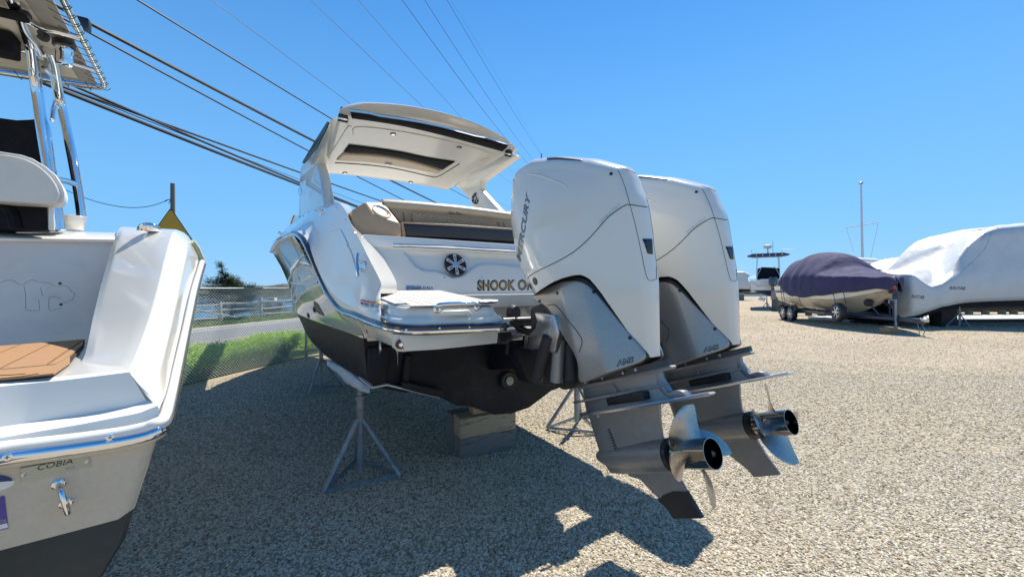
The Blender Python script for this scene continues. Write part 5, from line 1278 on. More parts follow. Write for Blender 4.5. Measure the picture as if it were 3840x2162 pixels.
def moored(px, D, L_, kind_):
    u_ = (px - 1920) / F_PX; c = CW(u_ * D, D, -2.5)
    bt = thing('moored_boat', 'x', 'boat', tuple(c), 'boats moored in the harbour')
    X = Vector((_c, -_s, 0)); Y = Vector((_s, _c, 0)); Z = Vector((0, 0, 1))
    rings = []
    for t_, wd, hz in ((-.5, .8, .8), (-.2, 1, .8), (.2, .9, .9), (.42, .45, 1.05), (.5, .03, 1.15)):
        rings.append([c + X * L_ * t_ + Y * wd - Z * .1, c + X * L_ * t_ + Y * wd * 1.1 + Z * hz, c + X * L_ * t_ - Y * wd * 1.1 + Z * hz, c + X * L_ * t_ - Y * wd - Z * .1])
    MB().loft(rings).build('hull', GELM, bt, smooth=False)
    if kind_: MB().box(c + Z * 1.35, (L_ * .3, 1.4, .9), (X, Y, Z)).build('cabin', GELM, bt, bevel=.05); MB().box(c + Z * 1.4 - Y * .72, (L_ * .24, .03, .4), (X, Y, Z)).build('cabin_window', WIN, bt, smooth=False)
    return bt
for (px, D, L_, k_, lb) in ((1022, 120, 6.5, 1, 'white cabin boat moored nearest the motor boat bow'), (1060, 150, 5.5, 0, 'low white open boat moored across the harbour, right of the cabin boat'), (955, 170, 7, 0, 'small white boat moored far out to the right of the cedar'), (760, 110, 5, 0, 'white skiff moored left of the cedar tree'), (1000, 90, 4.5, 0, 'small white dinghy moored close in, below the cabin boat'), (1110, 130, 6, 1, 'white cruiser moored behind the bow of the motor boat')):
    moored(px, D, L_, k_)['label'] = lb
# warning sign and its post, beyond the fence
sgp = thing('warning_sign', 'yellow diamond warning sign with black border behind the fishing boat', 'road sign', tuple(CW(-9.1, 10.7, 0)))
def atD(px, py, D): return P(px, py, D=D)
sc0 = [atD(640, 777, 10.7), atD(727, 905, 11.0), atD(640, 1030, 10.7), atD(549, 905, 10.4)]
cc0 = sum(sc0, Vector()) / 4
nrm = (sc0[1] - sc0[3]).cross(sc0[0] - sc0[2]).normalized()
if nrm.dot(cc0 - EYE) > 0: nrm = -nrm
def dia(k, lift): 
    out = []
    for i in range(4):
        p = sc0[i]; a = sc0[i - 1]; b_ = sc0[(i + 1) % 4]
        for q_, t_ in ((a, .05), (b_, .05)): out.append(cc0 + (p.lerp(q_, t_) - cc0) * k + nrm * lift)
    return out
MB().prism(dia(1.0, 0.0), nrm * -0.006).build('sign_panel', BLACKP, sgp, smooth=False)
MB().prism(dia(.955, 0.003), nrm * -0.002).build('sign_face', mat('sign_ochre', (0.66, 0.31, 0.02), 0.45, var=0.05), sgp, smooth=False)
MB().tube([Vector((cc0.x, cc0.y, 0)) - nrm * .05, Vector((cc0.x, cc0.y, 2.6)) - nrm * .05], 0.03, 8).build('sign_post', GALV, sgp)
for dz_ in (-.3, .3):
    MB().lathe(cc0 + Vector((0, 0, dz_)) + nrm * .004, nrm, [(0.012, 0), (0.012, 0.006)], 8).build('bolt', GALV, sgp)
# utility poles
def pole(px, ptop, D, r, label):
    b0 = CW((px - 1920) / F_PX * D, D, -0.3); tp = atD(px, ptop, D)
    p_ = thing('utility_pole', label, 'utility pole', tuple(b0), 'wooden utility poles')
    MB().tube([b0, Vector((b0.x, b0.y, tp.z - (0.35 if px > 2000 else 0)))], r * 1.25, 14, r2=r).build('pole', WOODG, p_)
    return p_, Vector((b0.x, b0.y, tp.z))
p1, t1 = pole(650, 688, 25, 0.12, 'bare wooden utility pole standing behind the yellow warning sign')
MB().tube([atD(640, 746, 24.9), atD(650, 739, 25)], 0.02, 6).build('cable_bracket', BLACKP, p1)
MB().tube([atD(618, 752, 24.9), atD(640, 746, 24.9), atD(633, 763, 24.9)], 0.02, 6).build('insulator', BLACKP, p1)
DP = (P(2033, 580, lat=5.5) - EYE).dot(Vector((_s, _c, 0)))
p2, t2 = pole(2033, 580, DP, 0.14, 'utility pole hidden behind the nearer outboard, only its tip showing above the cowl')
MB().tube([t2 - Vector((0, 0, .45)), t2 + Vector((0, 0, .1))], 0.05, 6).build('pin_insulator', BLACKP, p2)
CAB = mat('black_cable', (0.012, 0.012, 0.014), 0.5); CABT = mat('thin_grey_wire', (0.10, 0.12, 0.15), 0.4)
def wire(p0, p1_, attach, r, label, m=CAB, sag=0.35, lat=5.5, thing_name='power_line'):
    # p0,p1_: surveyed bearings on the vertical plane of the line; attach: bearing on the pole
    a, b_, c = P(*p0, lat=lat), P(*p1_, lat=lat), P(*attach, lat=5.5)
    # parabola through the three points along DN
    sa, sb, sc_ = a.dot(DN), b_.dot(DN), c.dot(DN)
    la = lat
    def z(s_): 
        return a.z * (s_ - sb) * (s_ - sc_) / ((sa - sb) * (sa - sc_)) + b_.z * (s_ - sa) * (s_ - sc_) / ((sb - sa) * (sb - sc_)) + c.z * (s_ - sa) * (s_ - sb) / ((sc_ - sa) * (sc_ - sb))
    s0 = sa - 8; pts = []
    for i in range(61):
        s_ = lerp(s0, sc_, i / 60); pts.append(LN * lerp(lat, 5.5, max(0, (s_ - sb) / (sc_ - sb + 1e-6)) if s_ > sb else 0) + DN * s_ + Vector((0, 0, z(s_))))
    pts = [p for p in pts]
    o = MB().tube(pts, r, 7).build(thing_name, m, None); tag(o, label, 'power line', 'overhead lines'); return o
wires = [
 ((300, 68), (1150, 515), (2033, 912), .022, 'thick twisted black cable leaving the canopy corner, highest of the heavy cables', CAB),
 ((320, 115), (1140, 557), (2033, 935), .012, 'thin black cable running just under the thick twisted one', CAB),
 ((515, 0), (1225, 435), (2033, 860), .012, 'single black line crossing the top edge left of the thin grey wires', CAB),
 ((215, 318), (1120, 645), (2033, 925), .014, 'black line under the canopy corner, upper line of the lower bundle', CAB),
 ((235, 340), (1115, 690), (2033, 962), .022, 'thick black cable lowest of the bundle below the canopy', CAB),
 ((330, 345), (1120, 683), (2033, 955), .016, 'black line crossing from above onto the lower bundle', CAB),
 ((240, 330), (1120, 672), (2033, 945), .006, 'hair-thin grey line inside the lower bundle', CABT),
 ((795, 0), (1290, 372), (2033, 800), .005, 'faint grey wire left of the hardtop peak', CABT),
 ((1165, 0), (1590, 405), (2033, 760), .006, 'faint grey wire crossing above the middle of the hardtop', CABT),
 ((1343, 0), (1735, 448), (2033, 740), .006, 'faint grey wire crossing above the right half of the hardtop', CABT),
 ((1508, 0), (1880, 500), (2033, 660), .009, 'dark thin wire, left of the three that meet at the pole tip', CAB),
 ((1592, 0), (1960, 550), (2033, 640), .008, 'dark thin wire, middle of the three that meet at the pole tip', CAB),
 ((1676, 0), (1900, 378), (2033, 585), .008, 'dark thin wire, right of the three that meet at the pole tip', CAB),
 ((1690, 0), (1905, 355), (2033, 583), .003, 'hair-thin wire beside the rightmost dark wire', CABT),
]
for w in wires: wire(w[0], w[1], w[2], w[3], w[4], w[5])
# slack service wire to the left pole
sw = [atD(230, 705, 24), atD(296, 733, 24), atD(380, 761, 24.3), atD(470, 777, 24.6), atD(540, 776, 24.8), atD(590, 765, 24.9), atD(640, 746, 25)]
tag(MB().tube(cr(sw, 6), 0.02, 6).build('service_wire', CAB, None), 'slack black wire drooping to the bare utility pole', 'wire')

# ================================================================== FISHING BOAT IN THE LEFT FOREGROUND
cb = thing('fishing_boat', 'white fishing boat with canvas top filling the left edge, stern corner towards the camera', 'fishing boat', tuple(CW(-1.6, 2.2, 0)))
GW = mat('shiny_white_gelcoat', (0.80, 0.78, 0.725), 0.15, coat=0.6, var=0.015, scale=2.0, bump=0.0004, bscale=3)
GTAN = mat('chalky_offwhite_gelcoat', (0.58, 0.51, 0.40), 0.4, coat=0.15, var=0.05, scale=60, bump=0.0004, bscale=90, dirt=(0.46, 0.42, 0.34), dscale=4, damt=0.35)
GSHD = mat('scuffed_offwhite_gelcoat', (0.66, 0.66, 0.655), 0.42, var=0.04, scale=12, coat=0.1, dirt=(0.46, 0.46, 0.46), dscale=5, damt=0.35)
def V(px, py, D): return P(px, py, D=D)
def K(l): return [V(*q) for q in l]
BOW = Vector((-math.sin(math.radians(10.7)), math.cos(math.radians(10.7)), 0)); STB = Vector((BOW.y, -BOW.x, 0))
# transom face below the rail
Dl, Dr = 1.40, 1.47       # depth at left frame edge and at the corner
def dd_(px): return 1.20 + (px / 600.0) * 0.28
def T_(px, py, off=0.0): return V(px, py, dd_(px) + off)
xs_ = [-420, -200, 0, 200, 400, 480, 530, 560, 590, 604]
def ylerp(tb, x): return tab(tb, x)
railY = [(-420, 1790), (0, 1694), (300, 1655), (480, 1628), (560, 1608), (600, 1588), (612, 1576)]
botY = [(-420, 2175), (0, 2062), (200, 2010), (400, 1957), (462, 1940), (480, 1933), (500, 1880)]
top_ = []; bt_ = []
for i in range(22):
    f = i / 21; px = lerp(-420, 585, f); top_.append((px, ylerp(railY, px) + 22))
    pb = lerp(-420, 487, f); bt_.append((pb, ylerp(botY, pb)))
rows_ = []
for k in range(9):
    t = k / 8; rows_.append([T_(lerp(a[0], b_[0], t), lerp(a[1], b_[1], t), 0.012 * math.sin(t * math.pi) * 0 + 0.03 * t) for a, b_ in zip(top_, bt_)])
# wrap round the corner to the starboard side
for r in rows_:
    c = r[-1]; r += [c + STB * 0.012 + BOW * 0.015, c + STB * 0.017 + BOW * 0.06, c + STB * -0.005 + BOW * 1.2, c - STB * .05 + BOW * 3.2, c - STB * .9 + BOW * 5.4]
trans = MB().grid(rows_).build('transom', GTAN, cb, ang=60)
# black bottom
bl_ = [[p.copy() for p in rows_[-1]]]
for k, (dz_, inn) in enumerate(((0.10, 0.0), (0.22, 0.03), (0.30, 0.15), (0.36, 0.5))):
    bl_.append([p + Vector((0, 0, -dz_)) - STB * (inn + 0.25 * dz_) * (1 if i > 8 else 0.4) + BOW * 0.02 * k for i, p in enumerate(rows_[-1])])
MB().grid(bl_).build('bottom_paint', ANTIG, cb, ang=40)
# rub rail
rl = [T_(px, ylerp(railY, px) + 6, -0.012) for px in (-420, -200, 0, 150, 300, 450, 540, 580)]
rl += [V(606, 1592, 1.49), V(618, 1572, 1.52), V(626, 1548, 1.56), V(645, 1470, 1.72), V(672, 1345, 2.0), V(700, 1215, 2.35), V(725, 1100, 2.7), V(744, 1030, 2.95), V(757, 986, 3.1)]
rlc = cr(rl, 6)
MB().tube([p + Vector((0, 0, 0.016)) for p in rlc], 0.020, 14).build('rub_rail', GW, cb)
MB().tube([p + Vector((0, 0, -0.012)) - (BOW * 0.010 if i < 42 else Vector()) + (STB * 0.006) for i, p in enumerate(rlc)], 0.021, 14).build('chrome_rail_band', CHROME, cb)
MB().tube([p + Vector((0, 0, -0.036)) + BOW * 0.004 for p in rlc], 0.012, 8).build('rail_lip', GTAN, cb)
for q in ((28, 1712), (413, 1638)):
    p = T_(*q, -0.036); n = -BOW
    s_ = MB().lathe(p, n, [(0.0105, -0.004), (0.0105, 0.003), (0.006, 0.005)], 14).build('rail_screw', CHROME, cb)
    MB().box(p + n * 0.0055, (0.010, 0.001, 0.0022), (STB, BOW, Vector((0, 0, 1)))).box(p + n * 0.0055, (0.0022, 0.001, 0.010), (STB, BOW, Vector((0, 0, 1)))).build('screw_slot', BLACKP, s_, smooth=False)
# face above the rail, ledge, fin, coaming: surveyed patches
def patch(name, rows, m, n=5, ang=35, sm=True):
    g = [resamp(cr(K(r), 6), 26) for r in rows]
    fine = []
    for a, b_ in zip(g, g[1:]):
        for k in range(n): fine.append([p.lerp(q, k / n) for p, q in zip(a, b_)])
    fine.append(g[-1]); return MB().grid(fine).build(name, m, cb, ang=ang)
# bottom step: rail top -> lip -> face -> ledge edge
dmap = [(-420, 1.03), (0, 1.22), (600, 1.50)]
def Dx(px): return tab(dmap, px)
lip0 = [(-420, 1770), (0, 1683), (300, 1640), (540, 1592), (600, 1562)]
lip1 = [(-420, 1722), (0, 1640), (300, 1590), (520, 1548), (592, 1520)]
lip2 = [(-420, 1700), (0, 1612), (300, 1568), (520, 1528), (578, 1505)]
fa0 = [(-420, 1690), (0, 1600), (300, 1556), (500, 1518), (548, 1500)]
fa1 = [(-420, 1520), (0, 1448), (250, 1423), (440, 1400), (486, 1394)]
fa2 = [(-420, 1500), (0, 1430), (250, 1409), (430, 1391), (476, 1385)]
rws = [[V(a, b_, Dx(a) + o_) for a, b_ in resamp_] for resamp_, o_ in (([(v.x, v.y) for v in resamp([(x, y, 0) for x, y in l], 30)], o) for l, o in ((lip0, 0.0), (lip1, 0.005), (lip2, 0.03), (fa0, 0.045), (fa1, 0.055), (fa2, 0.075)))]
face = MB().grid(rws).build('platform_face', GW, cb, ang=50)
# top ledge runs forward at height of fa2 to the pad
zled = V(0, 1430, Dx(0) + .075).z
ledge_near = rws[-1]
ledge_far = [P(px, py, z=zled - 0.005) for px, py in [(v.x, v.y) for v in resamp([(-420, 1330, 0), (0, 1296, 0), (200, 1281, 0), (330, 1268, 0)], 30)]]
MB().grid([ledge_near, [a.lerp(b_, .5) for a, b_ in zip(ledge_near, ledge_far)], ledge_far]).build('platform_deck', GW, cb, ang=50)
# faux teak pad: planks
padpx = [(-300, 1318), (0, 1298), (318, 1273), (314, 1293), (264, 1360), (202, 1405), (0, 1428), (-300, 1462)]
pad = [P(a, b_, z=zled + 0.003) for a, b_ in padpx]
cen = sum(pad, Vector()) / len(pad)
MB().prism([cen + (p - cen) * 1.005 + Vector((0, 0, -.001)) for p in pad], (0, 0, 0.002)).build('pad_backing', mat('dark_caulk', (0.03, 0.022, 0.015), 0.8), cb, smooth=False)
def clip(poly, n, c):     # keep n.p <= c
    out = []
    for i in range(len(poly)):
        a, b_ = poly[i], poly[(i + 1) % len(poly)]; da, db = a.dot(n) - c, b_.dot(n) - c
        if da <= 0: out.append(a)
        if da * db < 0: out.append(a.lerp(b_, da / (da - db)))
    return out
# plank direction from two points of one groove
g0, g1 = P(0, 1391, z=zled), P(187, 1295, z=zled)
gd = (g1 - g0).normalized(); gn = Vector((-gd.y, gd.x, 0)); 
if gn.dot(STB) < 0: gn = -gn
inner_pad = [cen + (p - cen) * 0.985 for p in pad]
bordr = [P(a, b_, z=zled + .004) for a, b_ in [(-300, 1430), (0, 1391), (150, 1377), (206, 1372), (262, 1340), (262, 1362), (202, 1405), (0, 1427), (-300, 1460)]]
c0 = min(p.dot(gn) for p in pad); step = abs((P(0, 1329, z=zled) - g0).dot(gn)) ; step = max(0.06, step)
base_c = g0.dot(gn); ks = range(-14, 14)
field = [P(a, b_, z=zled + .004) for a, b_ in [(-300, 1320), (0, 1300), (314, 1275), (308, 1296), (262, 1338), (206, 1370), (150, 1375), (0, 1389), (-300, 1428)]]
for k in ks:
    pl = clip(clip(field, gn, base_c + (k + 1) * step - 0.004), -gn, -(base_c + k * step + 0.004))
    if len(pl) >= 3:
        ar = sum(((pl[i] - pl[0]).cross(pl[i + 1] - pl[0])).length for i in range(1, len(pl) - 1))
        if ar > 0.002: MB().prism(pl, (0, 0, 0.006)).build('plank', TEAKO, cb, smooth=False)
MB().prism(bordr, (0, 0, 0.006)).build('pad_border', TEAKO, cb, smooth=False)
for q in (((0, 1418), (70, 1411), (145, 1400)), ((0, 1406), (50, 1404), (95, 1400))):
    MB().tube([P(a, b_, z=zled + .0115) for a, b_ in q], 0.0012, 5).build('pad_lettering', mat('dark_caulk', (0, 0, 0)), cb)
# inner wall and coaming
wall_b = [(-420, 1332, 2.1), (0, 1297, None), (200, 1281, None), (330, 1268, None)]
kW = V(338, 1268, 2.62).dot(BOW)
def PB(px, py, k_): r = ray(px, py); return EYE + r * ((k_ - EYE.dot(BOW)) / r.dot(BOW))
wb = [PB(lerp(-420, 345, i / 25), lerp(1334, 1267, i / 25) if False else tab([(-420, 1345), (0, 1299), (200, 1282), (345, 1268)], lerp(-420, 345, i / 25)) + 4, kW) for i in range(26)]
wt = [PB(px, lerp(905, 912, (px + 420) / 850), kW + 0.02) for px in [lerp(-420, 432, i / 25) for i in range(26)]]
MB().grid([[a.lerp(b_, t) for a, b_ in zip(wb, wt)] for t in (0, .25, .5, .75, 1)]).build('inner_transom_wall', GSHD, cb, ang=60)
BV.clear()
iw = [o for o in bpy.data.objects if o.name == 'inner_transom_wall'][0]
ct = [PB(px, lerp(858, 872, (px + 420) / 870), kW + 0.17) for px in [lerp(-420, 445, i / 25) for i in range(26)]]
ce = [p + Vector((0, 0, 0.03)) - BOW * 0.02 for p in wt]
coam = MB().grid([wt, [p - BOW * 0.03 + Vector((0, 0, 0.006)) for p in wt], [p - BOW * 0.035 + Vector((0, 0, 0.022)) for p in wt], [p - BOW * 0.02 + Vector((0, 0, 0.032)) for p in wt], [a.lerp(b_, .35) + Vector((0, 0, .02)) for a, b_ in zip(wt, ct)], ct, [p + BOW * .15 + Vector((0, 0, 0.002)) for p in ct], [p + BOW * .2 + Vector((0, 0, -.5)) for p in ct]]).build('transom_coaming', GW, cb, ang=50)
# residue outline where an old name was removed
RES = mat('pencil_grey_residue', (0.30, 0.30, 0.31), 0.8)
c3 = lambda u, v: (u / 2.231, 800 + v / 2.231)
for l in ([(0, 578), (60, 560), (110, 562), (160, 592), (190, 598), (230, 570), (270, 556), (330, 575), (400, 580), (470, 610)],
          [(480, 612), (540, 605), (580, 625), (600, 655), (625, 665), (615, 705), (570, 735), (520, 745)],
          [(200, 610), (212, 680), (215, 800)], [(215, 808), (300, 812), (330, 800), (322, 720)], [(340, 620), (350, 670), (360, 692)], [(410, 700), (412, 805), (470, 800), (520, 790)], [(415, 700), (470, 698), (515, 715)]):
    line_on('adhesive_outline', [c3(*q) for q in l], [iw], 0.0013, RES, cb, n=4)
for q in ((502, 585), (510, 760)):
    h = hit(*c3(*q), [iw]); MB().lathe(h[0], h[1], [(0.008, 0), (0.008, 0.002)], 12).build('screw_hole', BLACKP, cb)
# quarter fin: inner edge, crease, outer edge, rail
e_in = [(242, 1402, 1.56), (285, 1372, 1.64), (318, 1330, 1.75), (345, 1210, 2.0), (372, 1095, 2.24), (398, 1000, 2.46), (424, 910, 2.68), (440, 868, 2.80), (452, 853, 2.88), (470, 850, 2.93)]
e_i2 = [(300, 1402, 1.55), (328, 1375, 1.63), (350, 1335, 1.70), (368, 1220, 1.96), (392, 1100, 2.2), (418, 1000, 2.42), (443, 908, 2.64), (456, 874, 2.74), (466, 858, 2.84), (484, 851, 2.92)]
e_cr = [(484, 1396, 1.53), (510, 1340, 1.62), (545, 1250, 1.78), (575, 1160, 1.95), (600, 1070, 2.14), (622, 980, 2.34), (642, 905, 2.55), (655, 872, 2.68), (662, 860, 2.86)]
e_ot = [(560, 1470, 1.535), (592, 1400, 1.62), (622, 1300, 1.80), (646, 1200, 2.0), (668, 1110, 2.22), (688, 1020, 2.48), (702, 950, 2.68), (706, 905, 2.84), (690, 872, 3.0)]
e_rl = [(596, 1530, 1.525), (622, 1470, 1.64), (650, 1350, 1.9), (678, 1230, 2.2), (700, 1130, 2.5), (722, 1050, 2.78), (742, 980, 3.0), (735, 935, 3.1), (706, 885, 3.2)]
fc = [resamp(cr(K(e), 6), 40) for e in (e_in, e_i2, e_cr, e_ot, e_rl)]
colsf = [[fc[k][i].lerp(fc[k + 1][i], t) for k in range(4) for t in ((0, .07, .3, .6, .93) if k != 1 else (0, .05, .3, .5, .7, .95))] + [fc[4][i]] for i in range(40)]
for r_ in colsf:
    # soften the crease: pull each edge vertex towards its neighbours
    for j in range(1, len(r_) - 1):
        if (r_[j] - r_[j - 1]).length < (r_[j + 1] - r_[j]).length * 3: r_[j] = r_[j] * .6 + (r_[j - 1] + r_[j + 1]) * .2 if (r_[j + 1] - r_[j - 1]).length < .05 else r_[j]
fin = MB().grid(colsf).build('quarter_fin', GW, cb, ang=80)
# inner side of the fin and its top
mb = MB(); ein = resamp(cr(K(e_in), 6), 26); mb.grid([ein, [p + BOW * 0.25 - Vector((0, 0, 0.02)) for p in ein]]); mb.build('quarter_fin_inner', GW, cb)
capk = [K([e[-1] for e in (e_in, e_i2, e_cr, e_ot, e_rl)])]; capk.append([p + BOW * .5 + Vector((0, 0, .01)) for p in capk[0]]); capk.append([p + BOW * 3.5 + Vector((0, 0, .25)) for p in capk[0]])
MB().grid(capk).build('gunwale', GW, cb, ang=60)
# toe: fin foot sweeping on to the face
patch('fin_foot', [[(484, 1396, 1.53), (505, 1420, 1.52), (540, 1470, 1.52), (575, 1510, 1.515)], [(560, 1470, 1.535), (572, 1485, 1.53), (585, 1502, 1.525), (592, 1516, 1.52)]], GW, 3)
MB().tube(K([(720, 905, 3.0), (738, 930, 3.05), (748, 955, 3.08), (758, 975, 3.1), (756, 990, 3.1)]), 0.02, 8).build('yellowed_sealant', mat('yellowed_tape', (0.62, 0.60, 0.40), 0.7), cb)
# stern light / flush cleat, chrome teardrop
lc = V(559, 868, 2.70); Z3 = Vector((0, 0, 1)); dz3 = (BOW * -0.5 + Z3).normalized()
mb = MB(); rings = []
for k in range(9):
    t = k / 8; r_ = 0.050 * (1 - t ** 2.4) ** 0.5 if t < 1 else 0.0005
    rings.append([lc + dz3 * (0.065 * t) + (STB * math.cos(a) * 1.25 + BOW * math.sin(a) * .9) * r_ for a in [2 * math.pi * j / 24 for j in range(24)]])
MB().loft(rings).build('chrome_light_cap', CHROME, cb)
# name plate, eye bolt, stickers
def onT(px, py, off): 
    h = hit(px, py, [trans]); return h[0] + h[1] * off, h[1]
plate = poly_on('name_plate', [(74, 1753), (334, 1703), (341, 1747), (80, 1803)], [trans], mat('pale_green_plate', (0.43, 0.44, 0.35), 0.25, metal=0.2, var=.02), cb, lift=0.003, th=0.002)
line_on('plate_edge', [(74, 1753), (334, 1703)], [trans], 0.0007, BLACKP, cb, n=1, lift=4)
text_on('plate_lettering', 'COBIA', (142, 1762), (273, 1736), (138, 1743), [plate], BLACKP, cb, lift=0.001, off=0.0, shear=.35)
for a_ in ((165, 1733, 245, 1717, -14), (172, 1744, 240, 1731, -4)):
    line_on('plate_emblem', [(a_[0], a_[1] + 8), ((a_[0] + a_[2]) / 2, (a_[1] + a_[3]) / 2 + a_[4] * .25), (a_[2], a_[3] + 2)], [trans], 0.0016, BLACKP, cb, lift=2)
text_on('plate_small_lettering', '316', (248, 1761), (282, 1754), (246, 1751), [plate], RES, cb, lift=0.001)
for q in ((86, 1777), (326, 1727)):
    p, n = onT(*q, 0.003); MB().lathe(p, n, [(0.006, 0), (0.006, 0.002), (0.003, 0.003)], 12).build('rivet', ALU, cb)
pt, n_ = onT(220, 1812, 0.0); pb_, _ = onT(247, 1884, 0.0)
ub = [pt, pt + n_ * 0.02, pt + n_ * 0.045 + (pb_ - pt) * .1, pt + n_ * 0.06 + (pb_ - pt) * .5, pt + n_ * 0.055 + (pb_ - pt) * .9 + Vector((0, 0, -.01)), pb_ + n_ * 0.035 + Vector((0, 0, -.014)), pb_ + n_ * 0.012 + Vector((0, 0, -.004)), pb_]
eb = MB().tube(cr(ub, 6), 0.0088, 14).build('eye_bolt', CHROME, cb)
for p in (pt, pb_): MB().lathe(p, n_, [(0.017, 0), (0.017, 0.006), (0.013, 0.009)], 18).build('eye_bolt_collar', CHROME, eb)
poly_on('registration_sticker', [(-90, 1876), (17, 1857), (31, 1978), (-90, 2010)], [trans], mat('violet_sticker', (0.10, 0.07, 0.30), 0.5), cb, lift=0.002, th=0.001)
poly_on('sticker_band', [(-90, 1985), (26, 1958), (29, 1974), (-90, 2005)], [trans], WHITEP, cb, lift=0.0032, th=0.0008)
text_on('sticker_lettering', '2026', (-14, 1962), (23, 1955), (-15, 1948), [trans], SILV, cb, lift=0.0035)
ov = [(-60 + 114 * math.cos(a), 1812 + 34 * math.sin(a) - 8 * math.cos(a)) for a in [2 * math.pi * k / 28 for k in range(28)]]
poly_on('oval_sticker', ov, [trans], WHITEP, cb, lift=0.002, th=0.001)
poly_on('oval_sticker_print', [(-60 + 108 * math.cos(a), 1808 + 30 * math.sin(a) - 8 * math.cos(a)) for a in [math.pi + math.pi * k / 16 for k in range(17)]], [trans], mat('navy_print', (0.03, 0.05, 0.14), 0.4), cb, lift=0.0032, th=0.0008)

# leaning post seat, covers
seat_px = [(-160, 560), (0, 566), (77, 578), (120, 592), (170, 622), (210, 656), (234, 694), (243, 724), (240, 747), (226, 762), (205, 765), (100, 760), (0, 755), (-160, 752)]
sp_ = [V(a, b_, 2.25) for a, b_ in seat_px]; MB().prism(sp_, BOW * 0.16).build('seat_backrest', WVINYL, cb, bevel=0.035, seg=5, ang=50)
MB().tube(cr([V(a, b_, 2.235) for a, b_ in [(0, 583), (77, 596), (130, 618), (175, 652), (205, 690), (218, 725), (214, 748), (200, 757)]], 4), 0.005, 6).build('seat_piping', WVINYL, cb)
MB().prism([V(a, b_, 2.62) for a, b_ in [(-200, 430), (0, 437), (60, 445), (110, 443), (152, 438), (165, 520), (185, 600), (190, 870), (-200, 868)]], BOW * 0.4).build('console_cover', BLACKF, cb, bevel=0.03, seg=3)
MB().prism([V(a, b_, 2.36) for a, b_ in [(-200, 752), (0, 757), (178, 764), (182, 860), (-200, 858)]], BOW * 0.2).build('seat_base_cover', BLACKF, cb, bevel=0.02)
MB().tube(cr([V(a, b_, 2.35) for a, b_ in [(0, 762), (40, 790), (55, 830), (60, 857)]], 3), 0.03, 8).build('cover_fold', BLACKF, cb)
MB().prism([V(a, b_, 2.33) for a, b_ in [(181, 764), (200, 766), (203, 862), (181, 862)]], BOW * 0.05).build('seat_leg', GW, cb, bevel=0.006)
bkt = [V(a, b_, 2.72) for a, b_ in [(236, 810), (240, 862), (300, 864), (308, 815)]]
bk = MB().loft([[V(272, 863, 2.75) + (STB * math.cos(a) + BOW * math.sin(a)) * 0.050 for a in [2 * math.pi * k / 24 for k in range(24)]], [V(272, 812, 2.75) + (STB * math.cos(a) + BOW * math.sin(a)) * 0.064 for a in [2 * math.pi * k / 24 for k in range(24)]], [V(272, 811, 2.75) + (STB * math.cos(a) + BOW * math.sin(a)) * 0.073 for a in [2 * math.pi * k / 24 for k in range(24)]]], True, False)
bk = bk.build('rod_cup', GW, cb, ang=50, solid=0.004)
# T-top frame
def pipe(l, r, name='frame_tube', m=CHROME): return MB().tube(cr(K(l), 5) if len(l) > 2 else K(l), r, 12).build(name, m, cb)
pipe([(226, 862, 2.62), (214, 716 + 60, 2.62), (200, 716, 2.62), (172, 500, 2.62), (155, 440, 2.62), (140, 330, 2.62), (124, 232, 2.62), (112, 165, 2.42), (90, 100, 2.28), (50, 20, 2.1), (20, -40, 2.0)], 0.026)
pipe([(210, 862, 2.58), (196, 760, 2.58), (178, 640, 2.58), (155, 500, 2.58), (128, 300, 2.56), (112, 175, 2.43)], 0.022)
pipe([(305, 812, 2.95), (300, 770, 2.95), (288, 690, 2.95), (268, 580, 2.95), (245, 470, 2.95), (218, 348, 2.9), (200, 240, 2.64), (184, 190, 2.5)], 0.028)
pipe([(155, 218, 2.56), (130, 165, 2.4), (85, 105, 2.26), (60, 0, 2.05)], 0.014)
pipe([(165, 255, 2.58), (190, 280, 2.68), (212, 305, 2.8)], 0.014)
pipe([(210, 375, 2.95), (200, 410, 2.8), (196, 450, 2.7)], 0.012)
pipe([(212, 672, 2.65), (250, 680, 2.8), (287, 692, 2.95)], 0.020)
pipe([(-60, 20, 2.0), (40, 60, 2.16), (105, 82, 2.22), (150, 105, 2.28), (215, 120, 2.32), (300, 142, 2.38)], 0.016)
pipe([(-40, 150, 2.38), (60, 185, 2.46), (150, 205, 2.53), (230, 225, 2.6), (350, 262, 2.72)], 0.014)
# canopy: tube border, canvas panel and laces
zc_ = 3.12
ca = P(405, 336, z=zc_); cb2 = P(240, 0, z=zc_); cdn = (cb2 - ca).normalized(); cc2 = P(0, 272, z=zc_); cl2 = (cc2 - ca).normalized()
aft = ca + cdn * 2.3; lft = ca + cl2 * 1.9; aftl = lft + cdn * 2.3
corner = cr([ca + cdn * 0.16, ca + cdn * 0.03 + cl2 * 0.03, ca + cl2 * 0.16], 6)
brd = [aft] + corner + [lft, aftl]
MB().tube(brd, 0.021, 12).build('canopy_border_tube', CHROME, cb)
ins = 0.075
c0_ = ca + (cdn + cl2) * ins; c1_ = aft + cl2 * ins; c2_ = lft + cdn * ins + Vector(); c3_ = aftl
MB().prism([ca + (cdn + cl2) * .05 + Z3 * .004, aft + cl2 * .05 + Z3 * .004, aftl + Z3 * .004, lft + cdn * .05 + Z3 * .004], (0, 0, 0.006)).build('canopy_trim', CANVG, cb, smooth=False)
MB().prism([ca + cdn * .12 + cl2 * .14, aft + cl2 * .20, aftl, lft + cdn * .12], (0, 0, 0.003)).build('canopy_canvas', CANVAS, cb, smooth=False)
mb = MB()
